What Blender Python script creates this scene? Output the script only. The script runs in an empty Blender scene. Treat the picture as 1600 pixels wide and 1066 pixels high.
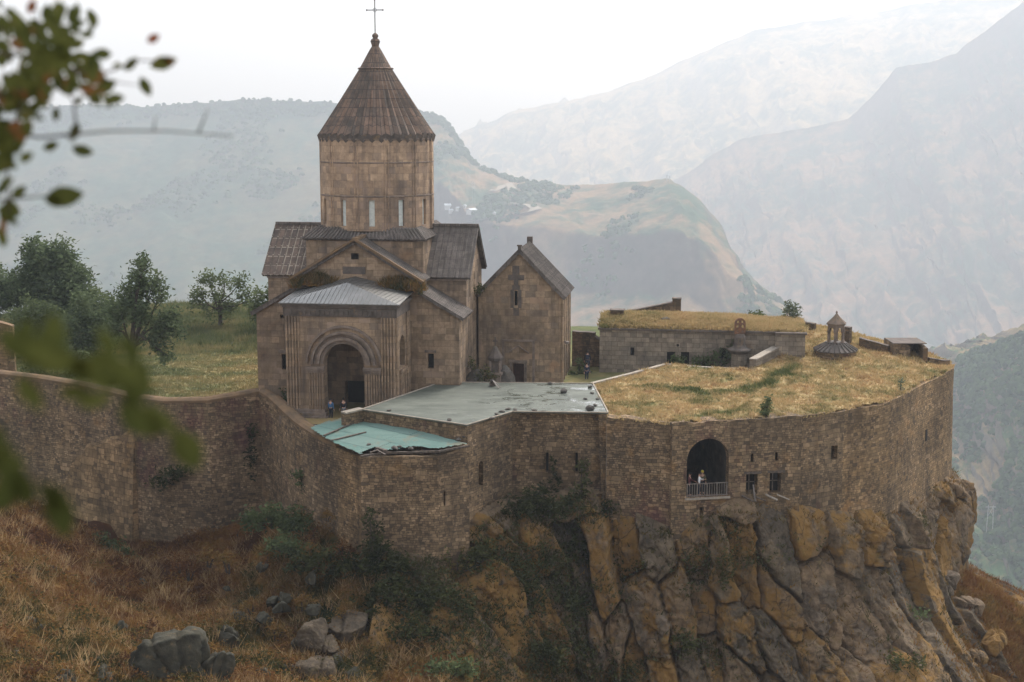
import bpy, bmesh, math, random
import numpy as np
from mathutils import Vector, Matrix
from mathutils.geometry import tessellate_polygon

SC = bpy.context.scene
COL = SC.collection
random.seed(7)
RNG = np.random.default_rng(7)
R = math.radians

# ------------------------------------------------------------------ camera, sky, sun, exposure
F_PX, EYE, PITCH = 2200.0, 24.0, math.atan((533 - 180) / 2200.0)
cam_d = bpy.data.cameras.new('camera')
cam = bpy.data.objects.new('camera', cam_d)
COL.objects.link(cam)
cam.location = (0, 0, EYE)
cam.rotation_euler = (R(90) - PITCH, 0, 0)
cam_d.sensor_width = 36.0
cam_d.lens = 36.0 * F_PX / 1600.0
cam_d.clip_start = 0.1
cam_d.clip_end = 60000
cam_d.dof.use_dof = True
cam_d.dof.focus_distance = 112.0
cam_d.dof.aperture_fstop = 1.8
SC.camera = cam

SUN_EL, SUN_AZ = R(46), R(28)          # azimuth clockwise from +Y
world = bpy.data.worlds.new('World')
SC.world = world
world.use_nodes = True
wn = world.node_tree
bg = wn.nodes['Background']
sky = wn.nodes.new('ShaderNodeTexSky')
sky.sky_type = 'NISHITA'
sky.sun_disc = False
sky.sun_elevation = SUN_EL
sky.sun_rotation = SUN_AZ
sky.altitude = 1500
sky.air_density = 1.0
sky.dust_density = 6.0
sky.ozone_density = 0.6
hsv = wn.nodes.new('ShaderNodeHueSaturation')      # overcast: the blue is mostly hidden by cloud
hsv.inputs['Saturation'].default_value = 0.22
wn.links.new(sky.outputs[0], hsv.inputs['Color'])
wmix = wn.nodes.new('ShaderNodeMix'); wmix.data_type = 'RGBA'; wmix.blend_type = 'MULTIPLY'
wmix.inputs[0].default_value = 1.0; wmix.inputs[7].default_value = (0.975, 1.0, 1.03, 1)   # warm cloud veil
wn.links.new(hsv.outputs[0], wmix.inputs[6])
wn.links.new(wmix.outputs[2], bg.inputs[0])
bg.inputs[1].default_value = 0.15
sun_d = bpy.data.lights.new('sun', 'SUN')
sun_d.energy = 1.5
sun_d.angle = R(14)
sun_d.color = (1.0, 0.96, 0.91)
sun = bpy.data.objects.new('sun', sun_d)
COL.objects.link(sun)
sdir = Vector((math.sin(SUN_AZ) * math.cos(SUN_EL), math.cos(SUN_AZ) * math.cos(SUN_EL), math.sin(SUN_EL)))
sun.rotation_euler = sdir.to_track_quat('Z', 'Y').to_euler()
sun.location = (0, 0, 200)
SC.view_settings.view_transform = 'Standard'
SC.view_settings.look = 'None'
SC.view_settings.exposure = 1.82
SC.view_settings.gamma = 1.0
SC.cycles.volume_bounces = 0
SC.cycles.max_bounces = 6
SC.cycles.diffuse_bounces = 3
SC.cycles.use_denoising = True

# ------------------------------------------------------------------ survey helpers (metres)
TH = R(8)
CT, ST = math.cos(TH), math.sin(TH)
ORG = (-18.076, 110.894)               # front left foot of the church porch

def ray(px, py):
    x = (px - 800) / F_PX; y = -(py - 533) / F_PX
    return (x, math.cos(PITCH) + y * math.sin(PITCH), -math.sin(PITCH) + y * math.cos(PITCH))
def on_z(px, py, z):
    r = ray(px, py); t = (z - EYE) / r[2]
    return Vector((r[0] * t, r[1] * t, z))
def on_y(px, py, Y):
    r = ray(px, py); t = Y / r[1]
    return Vector((r[0] * t, Y, EYE + r[2] * t))
def wpt(u, v, z=0.0):                  # church frame -> world
    return Vector((ORG[0] + u * CT + v * ST, ORG[1] - u * ST + v * CT, z))
def loc2(x, y):
    dx, dy = x - ORG[0], y - ORG[1]
    return dx * CT - dy * ST, dx * ST + dy * CT
def on_seg(px, py, A, B):              # a point on the upright plane through A, B -> (distance along, height)
    r = ray(px, py); d = Vector((B[0] - A[0], B[1] - A[1])); L = d.length; d /= L
    n = Vector((-d.y, d.x)); t = (A[0] * n.x + A[1] * n.y) / (r[0] * n.x + r[1] * n.y)
    return ((r[0] * t - A[0]) * d.x + (r[1] * t - A[1]) * d.y, EYE + r[2] * t)

# ------------------------------------------------------------------ noise
_P = np.random.default_rng(3).permutation(512).astype(np.int64)
_P = np.concatenate([_P, _P, _P])
_G = np.random.default_rng(4).uniform(0, 2 * np.pi, 512)
def perlin(x, y, seed=0):
    x = np.asarray(x, float) + seed * 17.31; y = np.asarray(y, float) + seed * 9.77
    xi = np.floor(x).astype(np.int64); yi = np.floor(y).astype(np.int64)
    xf = x - xi; yf = y - yi
    def g(ix, iy, dx, dy):
        a = _G[_P[(_P[ix % 512] + iy) % 512]]
        return np.cos(a) * dx + np.sin(a) * dy
    u = xf * xf * xf * (xf * (xf * 6 - 15) + 10); v = yf * yf * yf * (yf * (yf * 6 - 15) + 10)
    a = g(xi, yi, xf, yf); b = g(xi + 1, yi, xf - 1, yf); c = g(xi, yi + 1, xf, yf - 1); d = g(xi + 1, yi + 1, xf - 1, yf - 1)
    return ((a * (1 - u) + b * u) * (1 - v) + (c * (1 - u) + d * u) * v) * 1.5
def fbm(x, y, octv=4, seed=0, ridged=False):
    t = 0; amp = 1.0; f = 1.0; s = 0
    for k in range(octv):
        n = perlin(np.asarray(x) * f, np.asarray(y) * f, seed + k * 3)
        if ridged: n = 1 - 2 * np.abs(n)
        t = t + amp * n; s += amp; amp *= 0.5; f *= 2.03
    return t / s
def voronoi(x, y, seed=0):
    rg = np.random.default_rng(seed); tab = rg.random((64, 64, 2))
    xi = np.floor(x).astype(int); yi = np.floor(y).astype(int)
    f1 = np.full(x.shape, 9.0); f2 = np.full(x.shape, 9.0); idx = np.zeros(x.shape, int); cx = np.zeros(x.shape); cy = np.zeros(x.shape)
    for dx in (-1, 0, 1):
        for dy in (-1, 0, 1):
            a, b = xi + dx, yi + dy
            j = tab[a % 64, b % 64]
            px, py = a + 0.1 + 0.8 * j[..., 0], b + 0.1 + 0.8 * j[..., 1]
            d = np.sqrt((x - px) ** 2 + (y - py) ** 2)
            new = d < f1
            f2 = np.where(new, f1, np.minimum(f2, d))
            idx = np.where(new, (a % 64) * 64 + (b % 64), idx); cx = np.where(new, px, cx); cy = np.where(new, py, cy)
            f1 = np.where(new, d, f1)
    return f1, f2, idx, cx, cy
def tps(P, val, Q, smooth=1e-3):       # thin plate interpolation
    P = np.asarray(P, float); val = np.asarray(val, float); Q = np.asarray(Q, float)
    c = P.mean(0); sc = P.std() + 1e-9
    p = (P - c) / sc; q = (Q - c) / sc
    def K(a, b):
        d2 = ((a[:, None, :] - b[None, :, :]) ** 2).sum(-1)
        return d2 * np.log(d2 + 1e-12) * 0.5
    n = len(p)
    A = np.zeros((n + 3, n + 3)); A[:n, :n] = K(p, p) + smooth * np.eye(n)
    A[:n, n] = 1; A[:n, n + 1:] = p; A[n, :n] = 1; A[n + 1:, :n] = p.T
    w = np.linalg.solve(A, np.concatenate([val, np.zeros(3)]))
    out = np.empty(len(q))
    for s in range(0, len(q), 20000):
        qq = q[s:s + 20000]
        out[s:s + 20000] = K(qq, p) @ w[:n] + w[n] + qq @ w[n + 1:]
    return out

# ------------------------------------------------------------------ materials
class Mat:
    def __init__(s, name):
        s.m = bpy.data.materials.new(name); s.m.use_nodes = True
        s.t = s.m.node_tree; s.t.nodes.clear()
        s.out = s.t.nodes.new('ShaderNodeOutputMaterial')
    def n(s, typ, ins=None, **pr):
        nd = s.t.nodes.new('ShaderNode' + typ)
        for k, v in pr.items(): setattr(nd, k, v)
        for k, v in (ins or {}).items():
            sock = nd.inputs[k]
            if isinstance(v, bpy.types.NodeSocket): s.t.links.new(v, sock)
            else:
                if hasattr(sock.default_value, '__len__') and not isinstance(v, (int, float)) and len(sock.default_value) == 4 and len(v) == 3: v = (*v, 1)
                sock.default_value = v
        return nd
    def mix(s, a, b, fac, mode='MIX'):
        nd = s.n('Mix', data_type='RGBA', blend_type=mode)
        for k, v in ((0, fac), (6, a), (7, b)):
            if isinstance(v, bpy.types.NodeSocket): s.t.links.new(v, nd.inputs[k])
            else: nd.inputs[k].default_value = (*v, 1) if hasattr(v, '__len__') and len(v) == 3 else v
        return nd.outputs[2]
    def math(s, op, a, b=0.0, c=None):
        nd = s.n('Math', operation=op)
        for k, v in enumerate((a, b) if c is None else (a, b, c)):
            if isinstance(v, bpy.types.NodeSocket): s.t.links.new(v, nd.inputs[k])
            else: nd.inputs[k].default_value = v
        return nd.outputs[0]
    def ramp(s, fac, stops):
        nd = s.n('ValToRGB', {'Fac': fac})
        e = nd.color_ramp.elements
        while len(e) < len(stops): e.new(0.5)
        for el, (p, c) in zip(e, stops): el.position = p; el.color = (c, c, c, 1) if isinstance(c, (int, float)) else (*c, 1)
        return nd.outputs[0]
    def rng(s, v, a, b, c=0.0, d=1.0):
        nd = s.n('MapRange', {'Value': v, 'From Min': a, 'From Max': b, 'To Min': c, 'To Max': d}); return nd.outputs[0]
    def obj(s, scale=(1, 1, 1)):
        tc = s.n('TexCoord')
        return s.n('Mapping', {'Vector': tc.outputs['Object'], 'Scale': scale}).outputs[0]
    def noise(s, vec, scale, detail=4, rough=0.55, out=0, dist=0.0):
        return s.n('TexNoise', {'Vector': vec, 'Scale': scale, 'Detail': detail, 'Roughness': rough, 'Distortion': dist}).outputs[out]
    def attr(s, name): return s.n('Attribute', attribute_name=name).outputs['Fac']
    def bsdf(s, color, rough=0.9, bump=None, bstr=0.3, bdist=0.05, metal=0.0, spec=0.3, **extra):
        ins = {'Base Color': color, 'Roughness': rough, 'Metallic': metal, 'Specular IOR Level': spec}; ins.update(extra)
        if bump is not None:
            ins['Normal'] = s.n('Bump', {'Height': bump, 'Strength': bstr, 'Distance': bdist}).outputs[0]
        b = s.n('BsdfPrincipled', ins)
        s.t.links.new(b.outputs[0], s.out.inputs[0])
        return s.m

def masonry(name, c1, c2, mort, bw, bh, ms, stain=(0.05, 0.045, 0.04), stain_amt=0.7, lichen=None, lich_amt=0.5, distort=0.05, bstr=0.5, fresh=None, streak=1.0, moss=None, rubble=False):
    M = Mat(name)
    uv = M.n('UVMap', uv_map='UVMap').outputs[0]
    nz = M.n('TexNoise', {'Vector': uv, 'Scale': 0.9 / bh * 0.35, 'Detail': 2}).outputs[1]
    d = M.n('VectorMath', {0: nz, 1: (0.5, 0.5, 0.5)}, operation='SUBTRACT').outputs[0]
    d = M.n('VectorMath', {0: d, 1: (distort * 2, distort, 0)}, operation='MULTIPLY').outputs[0]
    vec = M.n('VectorMath', {0: uv, 1: d}, operation='ADD').outputs[0]
    if rubble:
        def courses(w_, h_, off):
            v_ = M.n('Mapping', {'Vector': vec, 'Location': (off, off * .7, 0)}).outputs[0]
            A_ = M.n('TexBrick', {'Vector': v_, 'Color1': (0, 0, 0), 'Color2': (1, 1, 1), 'Mortar': (0, 0, 0), 'Scale': 1.0, 'Mortar Size': ms, 'Mortar Smooth': 0.6, 'Bias': 0.0, 'Brick Width': w_, 'Row Height': h_}, offset=0.43, offset_frequency=3, squash=0.72, squash_frequency=2)
            return A_.outputs[0], A_.outputs[1]
        ra, ma = courses(bw, bh, 0.0); rb, mb_ = courses(bw * .62, bh * .66, 3.3)
        rc, mc = courses(bw * 1.5, bh * 1.45, 7.1)
        obn = M.noise(M.obj(), 0.5, 3, 0.6)
        sel = M.rng(obn, 0.46, 0.48); sel2 = M.rng(obn, 0.575, 0.59)
        rnd = M.mix(M.mix(ra, rb, sel), rc, sel2)
        mfac = M.mix(M.mix(ma, mb_, sel), mc, sel2)
        rnd = M.n('SeparateColor', {0: rnd}).outputs[0]; mfac = M.n('SeparateColor', {0: mfac}).outputs[0]
        bcol = M.mix(M.mix(c2, c1, M.ramp(rnd, [(0.0, 0.0), (0.55, 0.35), (1.0, 1.0)])), mort, mfac)
    else:
        br = M.n('TexBrick', {'Vector': vec, 'Color1': c1, 'Color2': c2, 'Mortar': mort, 'Scale': 1.0, 'Mortar Size': ms, 'Mortar Smooth': 0.4, 'Bias': 0.0, 'Brick Width': bw, 'Row Height': bh}, offset=0.43, offset_frequency=3, squash=0.75, squash_frequency=2)
        br2 = M.n('TexBrick', {'Vector': vec, 'Color1': (0, 0, 0), 'Color2': (1, 1, 1), 'Mortar': (0.4, 0.4, 0.4), 'Scale': 1.0, 'Mortar Size': 0.0, 'Brick Width': bw, 'Row Height': bh, 'Bias': 0.0}, offset=0.43, offset_frequency=3, squash=0.75, squash_frequency=2)
        bcol, rnd, mfac = br.outputs[0], br2.outputs[0], br.outputs[1]
    o = M.obj()
    # fine and middle grain of the stone
    g = M.noise(o, 2.2, 6, 0.7)
    col = M.mix(bcol, M.ramp(g, [(0.3, 0.55), (0.72, 1.5)]), 0.7, 'MULTIPLY')
    if fresh:                                     # newer, paler replacement blocks
        f = M.math('MULTIPLY', M.rng(rnd, 0.80, 0.9), M.rng(M.noise(o, 0.33, 2), 0.42, 0.6))
        col = M.mix(col, fresh, M.math('MULTIPLY', f, 0.75))
    blk = M.rng(rnd, 0.16, 0.05)
    col = M.mix(col, (stain[0] * 1.4, stain[1] * 1.4, stain[2] * 1.4), M.math('MULTIPLY', blk, 0.55))
    col = M.mix(col, M.ramp(M.noise(o, 0.16, 3, 0.6), [(0.33, 0.68), (0.68, 1.3)]), 0.8 if rubble else 0.4, 'MULTIPLY')
    # weather stains: broad patches and downward streaks
    b = M.noise(o, 0.28, 5, 0.62)
    col = M.mix(col, stain, M.math('MULTIPLY', M.rng(b, 0.47, 0.72), stain_amt))
    st = M.noise(M.obj((1.1, 1.1, 0.09)), 1.0, 5, 0.65)
    col = M.mix(col, stain, M.math('MULTIPLY', M.rng(st, 0.52, 0.74), stain_amt * streak))
    if lichen:
        l = M.noise(o, 0.55, 6, 0.7)
        l = M.math('MULTIPLY', M.rng(l, 0.54, 0.68), M.rng(M.noise(o, 0.11, 2), 0.42, 0.62))
        col = M.mix(col, lichen, M.math('MULTIPLY', l, lich_amt))
    if moss:
        l = M.rng(M.noise(M.obj((1, 1, 0.6)), 0.2, 6, 0.68), 0.58, 0.7)
        col = M.mix(col, moss, M.math('MULTIPLY', l, 0.6))
    h = M.math('ADD', M.math('MULTIPLY', mfac, -1.0), M.math('MULTIPLY', g, 1.2))
    h = M.math('ADD', h, M.math('MULTIPLY', rnd, 0.5))
    return M.bsdf(col, 0.92, h, bstr, 0.06, spec=0.15)

MT = {}
MT['church'] = masonry('church_tuff', (0.378, 0.267, 0.176), (0.179, 0.127, 0.083), (0.095, 0.067, 0.045), 0.92, 0.52, 0.009, (0.055, 0.047, 0.043), 0.75, (0.30, 0.15, 0.06), 0.5, 0.02, 0.35, fresh=(0.36, 0.26, 0.19))
MT['drum'] = masonry('drum_tuff', (0.493, 0.342, 0.225), (0.294, 0.203, 0.135), (0.158, 0.109, 0.074), 0.75, 0.58, 0.008, (0.075, 0.062, 0.058), 0.6, None, 0, 0.02, 0.3, fresh=(0.38, 0.27, 0.20))
MT['chapel'] = masonry('chapel_tuff', (0.367, 0.262, 0.171), (0.173, 0.124, 0.081), (0.089, 0.064, 0.043), 0.85, 0.55, 0.009, (0.06, 0.052, 0.047), 0.7, (0.33, 0.17, 0.08), 0.5, 0.02, 0.35, fresh=(0.40, 0.27, 0.18))
MT['rubble'] = masonry('fortress_rubble', (0.304, 0.207, 0.122), (0.141, 0.099, 0.060), (0.063, 0.046, 0.029), 0.50, 0.26, 0.015, (0.048, 0.039, 0.031), 0.6, (0.27, 0.14, 0.045), 0.55, 0.24, 0.9, fresh=(0.36, 0.25, 0.155), moss=(0.07, 0.015, 0.03), rubble=True)
MT['rubble_dark'] = masonry('dark_rubble', (0.235, 0.153, 0.090), (0.107, 0.073, 0.045), (0.043, 0.031, 0.020), 0.55, 0.28, 0.015, (0.040, 0.034, 0.027), 0.7, (0.20, 0.11, 0.045), 0.4, 0.2, 0.9, moss=(0.05, 0.06, 0.03), rubble=True)  # darker toned rubble for the ruined walls, chimney and roof parapet
MT['rubble_warm'] = masonry('lichen_rubble', (0.377, 0.243, 0.127), (0.173, 0.116, 0.063), (0.073, 0.051, 0.031), 0.50, 0.27, 0.015, (0.055, 0.043, 0.033), 0.65, (0.34, 0.18, 0.07), 0.7, 0.22, 0.9, fresh=(0.36, 0.25, 0.16), streak=1.2, rubble=True)
MT['block_warm'] = masonry('large_lichen_blocks', (0.344, 0.226, 0.122), (0.148, 0.098, 0.053), (0.057, 0.039, 0.027), 0.9, 0.5, 0.015, (0.06, 0.045, 0.03), 0.7, (0.36, 0.20, 0.07), 0.6, 0.2, 0.9, rubble=True)
MT['refectory'] = masonry('refectory_stone', (0.29, 0.235, 0.175), (0.16, 0.13, 0.1), (0.085, 0.07, 0.056), 0.75, 0.42, 0.016, (0.07, 0.06, 0.052), 0.5, (0.28, 0.16, 0.08), 0.4, 0.04, 0.35)

def plain_stone(name, c, c2, scale=1.5, bstr=0.4):
    M = Mat(name); o = M.obj()
    col = M.mix(c, c2, M.rng(M.noise(o, scale, 6, 0.68), 0.35, 0.68))
    col = M.mix(col, (0.24, 0.15, 0.06), M.math('MULTIPLY', M.rng(M.noise(o, scale * 0.8, 5, 0.7, dist=0.4), 0.58, 0.7), 0.5))
    return M.bsdf(col, 0.93, M.noise(o, scale * 5, 5), bstr, 0.05, spec=0.15)
MT['trim'] = plain_stone('carved_stone', (0.25, 0.19, 0.15), (0.10, 0.08, 0.068))
MT['dark_trim'] = plain_stone('dark_carved_stone', (0.14, 0.112, 0.095), (0.07, 0.06, 0.052))
MT['coping'] = plain_stone('coping', (0.20, 0.125, 0.07), (0.105, 0.075, 0.05), 0.9)
MT['pale_edge'] = plain_stone('pale_edge', (0.36, 0.31, 0.25), (0.20, 0.17, 0.14))
MT['khachkar'] = plain_stone('cross_stone', (0.20, 0.10, 0.055), (0.09, 0.06, 0.045), 3)
MT['crag'] = plain_stone('grey_green_crag', (0.068, 0.061, 0.043), (0.026, 0.026, 0.020), 1.3, 1.0)
MT['niche'] = plain_stone('shade_darkened_vault', (0.075, 0.064, 0.054), (0.035, 0.031, 0.027))  # stone colour lowered to paint in the shade inside the arched recess
MT['red_stone'] = plain_stone('red_stone', (0.20, 0.145, 0.105), (0.10, 0.08, 0.065), 2)

def tile_mat(name, a, b, joint, bw, bh, jw, stain):
    M = Mat(name)
    uv = M.n('UVMap', uv_map='UVMap').outputs[0]
    br = M.n('TexBrick', {'Vector': uv, 'Color1': a, 'Color2': b, 'Mortar': joint, 'Scale': 1.0, 'Mortar Size': jw, 'Mortar Smooth': 0.2, 'Brick Width': bw, 'Row Height': bh, 'Bias': 0.0}, offset=0.0)
    o = M.obj()
    g = M.noise(o, 1.6, 6, 0.7)
    col = M.mix(br.outputs[0], M.ramp(g, [(0.3, 0.5), (0.72, 1.5)]), 0.8, 'MULTIPLY')
    col = M.mix(col, stain, M.math('MULTIPLY', M.rng(M.noise(o, 0.5, 5, 0.65), 0.48, 0.68), 0.7))
    h = M.math('ADD', M.math('MULTIPLY', br.outputs[1], -0.8), g)
    return M.bsdf(col, 0.85, h, 0.5, 0.05, spec=0.25)
MT['tiles'] = tile_mat('stone_tiles', (0.15, 0.125, 0.108), (0.095, 0.08, 0.07), (0.06, 0.05, 0.045), 0.48, 1.0, 0.02, (0.07, 0.06, 0.05))
MT['tiles_limed'] = tile_mat('limed_tiles', (0.15, 0.105, 0.08), (0.085, 0.068, 0.058), (0.33, 0.28, 0.22), 0.55, 1.05, 0.042, (0.075, 0.06, 0.05))
MT['tiles_red'] = tile_mat('cone_slabs', (0.21, 0.135, 0.095), (0.105, 0.082, 0.066), (0.06, 0.046, 0.038), 0.4, 0.9, 0.03, (0.062, 0.058, 0.05))

M = Mat('zinc_sheet'); o = M.obj()
MT['zinc'] = M.bsdf(M.mix((0.25, 0.245, 0.235), (0.13, 0.13, 0.125), M.noise(o, 0.9, 4)), 0.38, M.noise(o, 3, 3), 0.15, 0.03, metal=0.75, spec=0.5)
M = Mat('wet_green_roofing'); o = M.obj()
n1 = M.noise(o, 0.22, 5, 0.6)
c = M.mix((0.048, 0.056, 0.043), (0.115, 0.124, 0.10), M.rng(M.noise(M.obj((0.6, 1.3, 1)), 0.55, 7, 0.74), 0.36, 0.66))
seam = M.n('TexBrick', {'Vector': M.obj((0.16, 0.4, 1)), 'Color1': (0, 0, 0), 'Color2': (0, 0, 0), 'Mortar': (1, 1, 1), 'Scale': 1.0, 'Mortar Size': 0.006, 'Brick Width': 1.0, 'Row Height': 0.45}).outputs[0]
c = M.mix(c, (0.08, 0.09, 0.07), M.math('MULTIPLY', seam, 0.6))
wet = M.rng(M.noise(M.obj((0.45, 1.0, 1)), 0.9, 8, 0.75, dist=0.8), 0.50, 0.56)
pud = M.math('MULTIPLY', wet, M.math('MULTIPLY', M.rng(M.noise(o, 0.16, 2), 0.40, 0.5), M.rng(M.n('SeparateXYZ', {0: o}).outputs[0], -6.0, 0.0)))
c = M.mix(c, (0.06, 0.07, 0.06), M.math('MULTIPLY', pud, 0.35))
MT['wet_roof'] = M.bsdf(c, M.rng(pud, 0.0, 1.0, 0.72, 0.05), M.math('MULTIPLY', M.noise(M.obj((1, 2.5, 1)), 1.4, 3), M.rng(pud, 0, 1, 1.0, 0.5)), 0.35, 0.06, spec=0.32)
M = Mat('teal_corrugated'); o = M.obj()
c = M.mix((0.065, 0.14, 0.118), (0.115, 0.19, 0.16), M.rng(M.noise(M.obj((0.5, 2.2, 1)), 0.8, 5, 0.7), 0.35, 0.65))
c = M.mix((0.055, 0.10, 0.085), M.mix(c, (0.16, 0.215, 0.185), M.math('MULTIPLY', M.attr('tint'), 0.6)), M.rng(M.attr('seam'), 0.0, 0.1))
c = M.mix(c, (0.13, 0.07, 0.035), M.math('MULTIPLY', M.rng(M.noise(o, 2.2, 6, 0.75), 0.6, 0.7), 0.6))
c = M.mix(c, (0.17, 0.15, 0.10), M.math('MULTIPLY', M.rng(M.noise(o, 0.5, 5, 0.6), 0.56, 0.64), 0.75))
MT['teal'] = M.bsdf(c, 0.55, spec=0.25)
def flat_mat(name, a, b=None, rough=0.7, sc=4, **kw):
    M = Mat(name); o = M.obj()
    col = M.mix(a, b or tuple(x * 0.6 for x in a), M.rng(M.noise(o, sc, 4), 0.35, 0.65))
    return M.bsdf(col, rough, **kw)
MT['dark'] = flat_mat('dark_opening', (0.018, 0.016, 0.015), rough=0.9)
MT['glass'] = flat_mat('window_glass', (0.03, 0.035, 0.035), rough=0.12, spec=0.6)
MT['pale_pane'] = flat_mat('pale_window_sheet', (0.72, 0.76, 0.72), (0.55, 0.60, 0.57), rough=0.25, spec=0.5)
MT['door'] = flat_mat('old_door_wood', (0.075, 0.035, 0.024), rough=0.6)
MT['wood'] = flat_mat('weathered_board', (0.12, 0.09, 0.07), (0.05, 0.04, 0.032), sc=6)
MT['iron'] = flat_mat('grey_rail', (0.20, 0.17, 0.145), (0.12, 0.10, 0.09), rough=0.5)
MT['cross'] = flat_mat('cross_metal', (0.10, 0.095, 0.09), rough=0.35, metal=0.6)
MT['boulder'] = plain_stone('loose_stone', (0.12, 0.105, 0.09), (0.05, 0.045, 0.04), 3)
MT['white_wall'] = flat_mat('whitewash', (0.55, 0.55, 0.54), (0.4, 0.4, 0.4))
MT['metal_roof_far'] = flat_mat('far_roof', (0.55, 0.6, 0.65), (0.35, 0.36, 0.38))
MT['pylon'] = flat_mat('pylon_steel', (0.45, 0.46, 0.46), rough=0.5)

def leaf_mat(name, dark, light, accent=None):
    M = Mat(name)
    t = M.attr('tint')
    stops = [(0.0, dark), (0.75, light)] + ([(1.0, accent)] if accent else [])
    col = M.ramp(t, stops)
    d = M.n('BsdfDiffuse', {'Color': col}); tr = M.n('BsdfTranslucent', {'Color': col})
    mx = M.n('MixShader', {0: 0.3, 1: d.outputs[0], 2: tr.outputs[0]})
    M.t.links.new(mx.outputs[0], M.out.inputs[0])
    return M.m
MT['leaf_deep'] = leaf_mat('leaf_deep', (0.034, 0.052, 0.028), (0.125, 0.155, 0.078))
MT['leaf_mid'] = leaf_mat('leaf_mid', (0.048, 0.064, 0.030), (0.13, 0.155, 0.07))
MT['leaf_grey'] = leaf_mat('leaf_grey', (0.07, 0.085, 0.055), (0.17, 0.19, 0.12))
MT['leaf_cliff'] = leaf_mat('leaf_cliff', (0.020, 0.026, 0.011), (0.085, 0.088, 0.036), (0.20, 0.15, 0.055))
MT['leaf_near'] = leaf_mat('leaf_near', (0.028, 0.036, 0.012), (0.092, 0.100, 0.030), (0.17, 0.055, 0.03))
MT['far_tree'] = leaf_mat('far_tree', (0.024, 0.052, 0.022), (0.085, 0.135, 0.052))
def grass_mat(name, stops):
    M = Mat(name)
    col = M.ramp(M.attr('tint'), stops)
    d = M.n('BsdfDiffuse', {'Color': col}); tr = M.n('BsdfTranslucent', {'Color': col})
    mx = M.n('MixShader', {0: 0.35, 1: d.outputs[0], 2: tr.outputs[0]})
    M.t.links.new(mx.outputs[0], M.out.inputs[0])
    return M.m
STRAW = [(0.0, (0.07, 0.085, 0.03)), (0.24, (0.14, 0.14, 0.055)), (0.42, (0.29, 0.225, 0.105)), (0.68, (0.45, 0.325, 0.165)), (0.85, (0.34, 0.215, 0.105)), (1.0, (0.18, 0.11, 0.06))]
RUST = [(0.0, (0.028, 0.037, 0.015)), (0.25, (0.078, 0.067, 0.025)), (0.48, (0.211, 0.122, 0.041)), (0.70, (0.172, 0.081, 0.030)), (1.0, (0.078, 0.037, 0.021))]
LAWN = [(0.0, (0.075, 0.095, 0.042)), (0.35, (0.15, 0.155, 0.070)), (0.65, (0.27, 0.215, 0.10)), (1.0, (0.38, 0.27, 0.13))]
MT['straw'] = grass_mat('straw_grass', STRAW)
MT['rust'] = grass_mat('rust_grass', RUST)
MT['lawn'] = grass_mat('lawn_grass', LAWN)
def ground_mat(name, stops, k=0.8):
    M = Mat(name)
    o = M.obj()
    t = M.math('ADD', M.attr('tint'), M.math('MULTIPLY', M.math('SUBTRACT', M.noise(o, 1.3, 6, 0.7), 0.5), 0.55))
    col = M.ramp(t, [(p, tuple(x * k for x in c)) for p, c in stops])
    return M.bsdf(col, 1.0, M.noise(o, 4, 6, 0.7), 0.8, 0.15, spec=0.05)
MT['straw_ground'] = ground_mat('straw_ground', STRAW)
MT['rust_ground'] = ground_mat('rust_ground', RUST, 0.7)
MT['lawn_ground'] = ground_mat('lawn_ground', LAWN)

M = Mat('cliff_rock'); o = M.obj()
cl = M.attr('cell')
base = M.ramp(cl, [(0.0, (0.070, 0.056, 0.043)), (0.35, (0.125, 0.094, 0.063)), (0.7, (0.175, 0.118, 0.070)), (1.0, (0.115, 0.093, 0.072))])
g = M.noise(o, 1.1, 8, 0.72)
base = M.mix(base, M.ramp(g, [(0.3, 0.3), (0.7, 1.7)]), 0.85, 'MULTIPLY')
li = M.math('ADD', M.noise(o, 0.85, 8, 0.74), M.math('MULTIPLY', M.math('SUBTRACT', M.attr('lichen'), 0.5), 0.50))
base = M.mix(base, (0.235, 0.128, 0.034), M.math('MULTIPLY', M.rng(li, 0.50, 0.63), 0.8))
base = M.mix(base, (0.16, 0.13, 0.045), M.math('MULTIPLY', M.rng(M.noise(o, 0.9, 7, 0.75), 0.56, 0.68), 0.5))
base = M.mix(base, (0.035, 0.031, 0.027), M.math('MULTIPLY', M.rng(M.noise(M.obj((1, 1, 0.16)), 0.8, 6, 0.7), 0.53, 0.70), 0.6))
base = M.mix(base, (0.22, 0.21, 0.18), M.math('MULTIPLY', M.rng(M.noise(o, 2.6, 5, 0.75), 0.64, 0.72), 0.4))
dv_ = M.n('VectorMath', {0: M.obj((1, 1, .6)), 1: M.n('VectorMath', {0: M.noise(o, 0.9, 4, 0.6, out=1), 3: 0.55}, operation='SCALE').outputs[0]}, operation='ADD').outputs[0]
ck = M.n('TexVoronoi', {'Vector': dv_, 'Scale': 0.95}, feature='DISTANCE_TO_EDGE').outputs['Distance']
ck = M.math('MULTIPLY', M.rng(ck, 0.045, 0.0), M.rng(M.noise(o, 0.6, 3), 0.42, 0.6))
base = M.mix(base, (0.028, 0.024, 0.02), M.math('MULTIPLY', ck, 0.75))
MT['rock'] = M.bsdf(base, 0.95, M.math('ADD', M.noise(o, 2.4, 9, 0.75), M.math('MULTIPLY', M.noise(o, 0.8, 4), 1.5)), 0.9, 0.25, spec=0.12)
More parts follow.
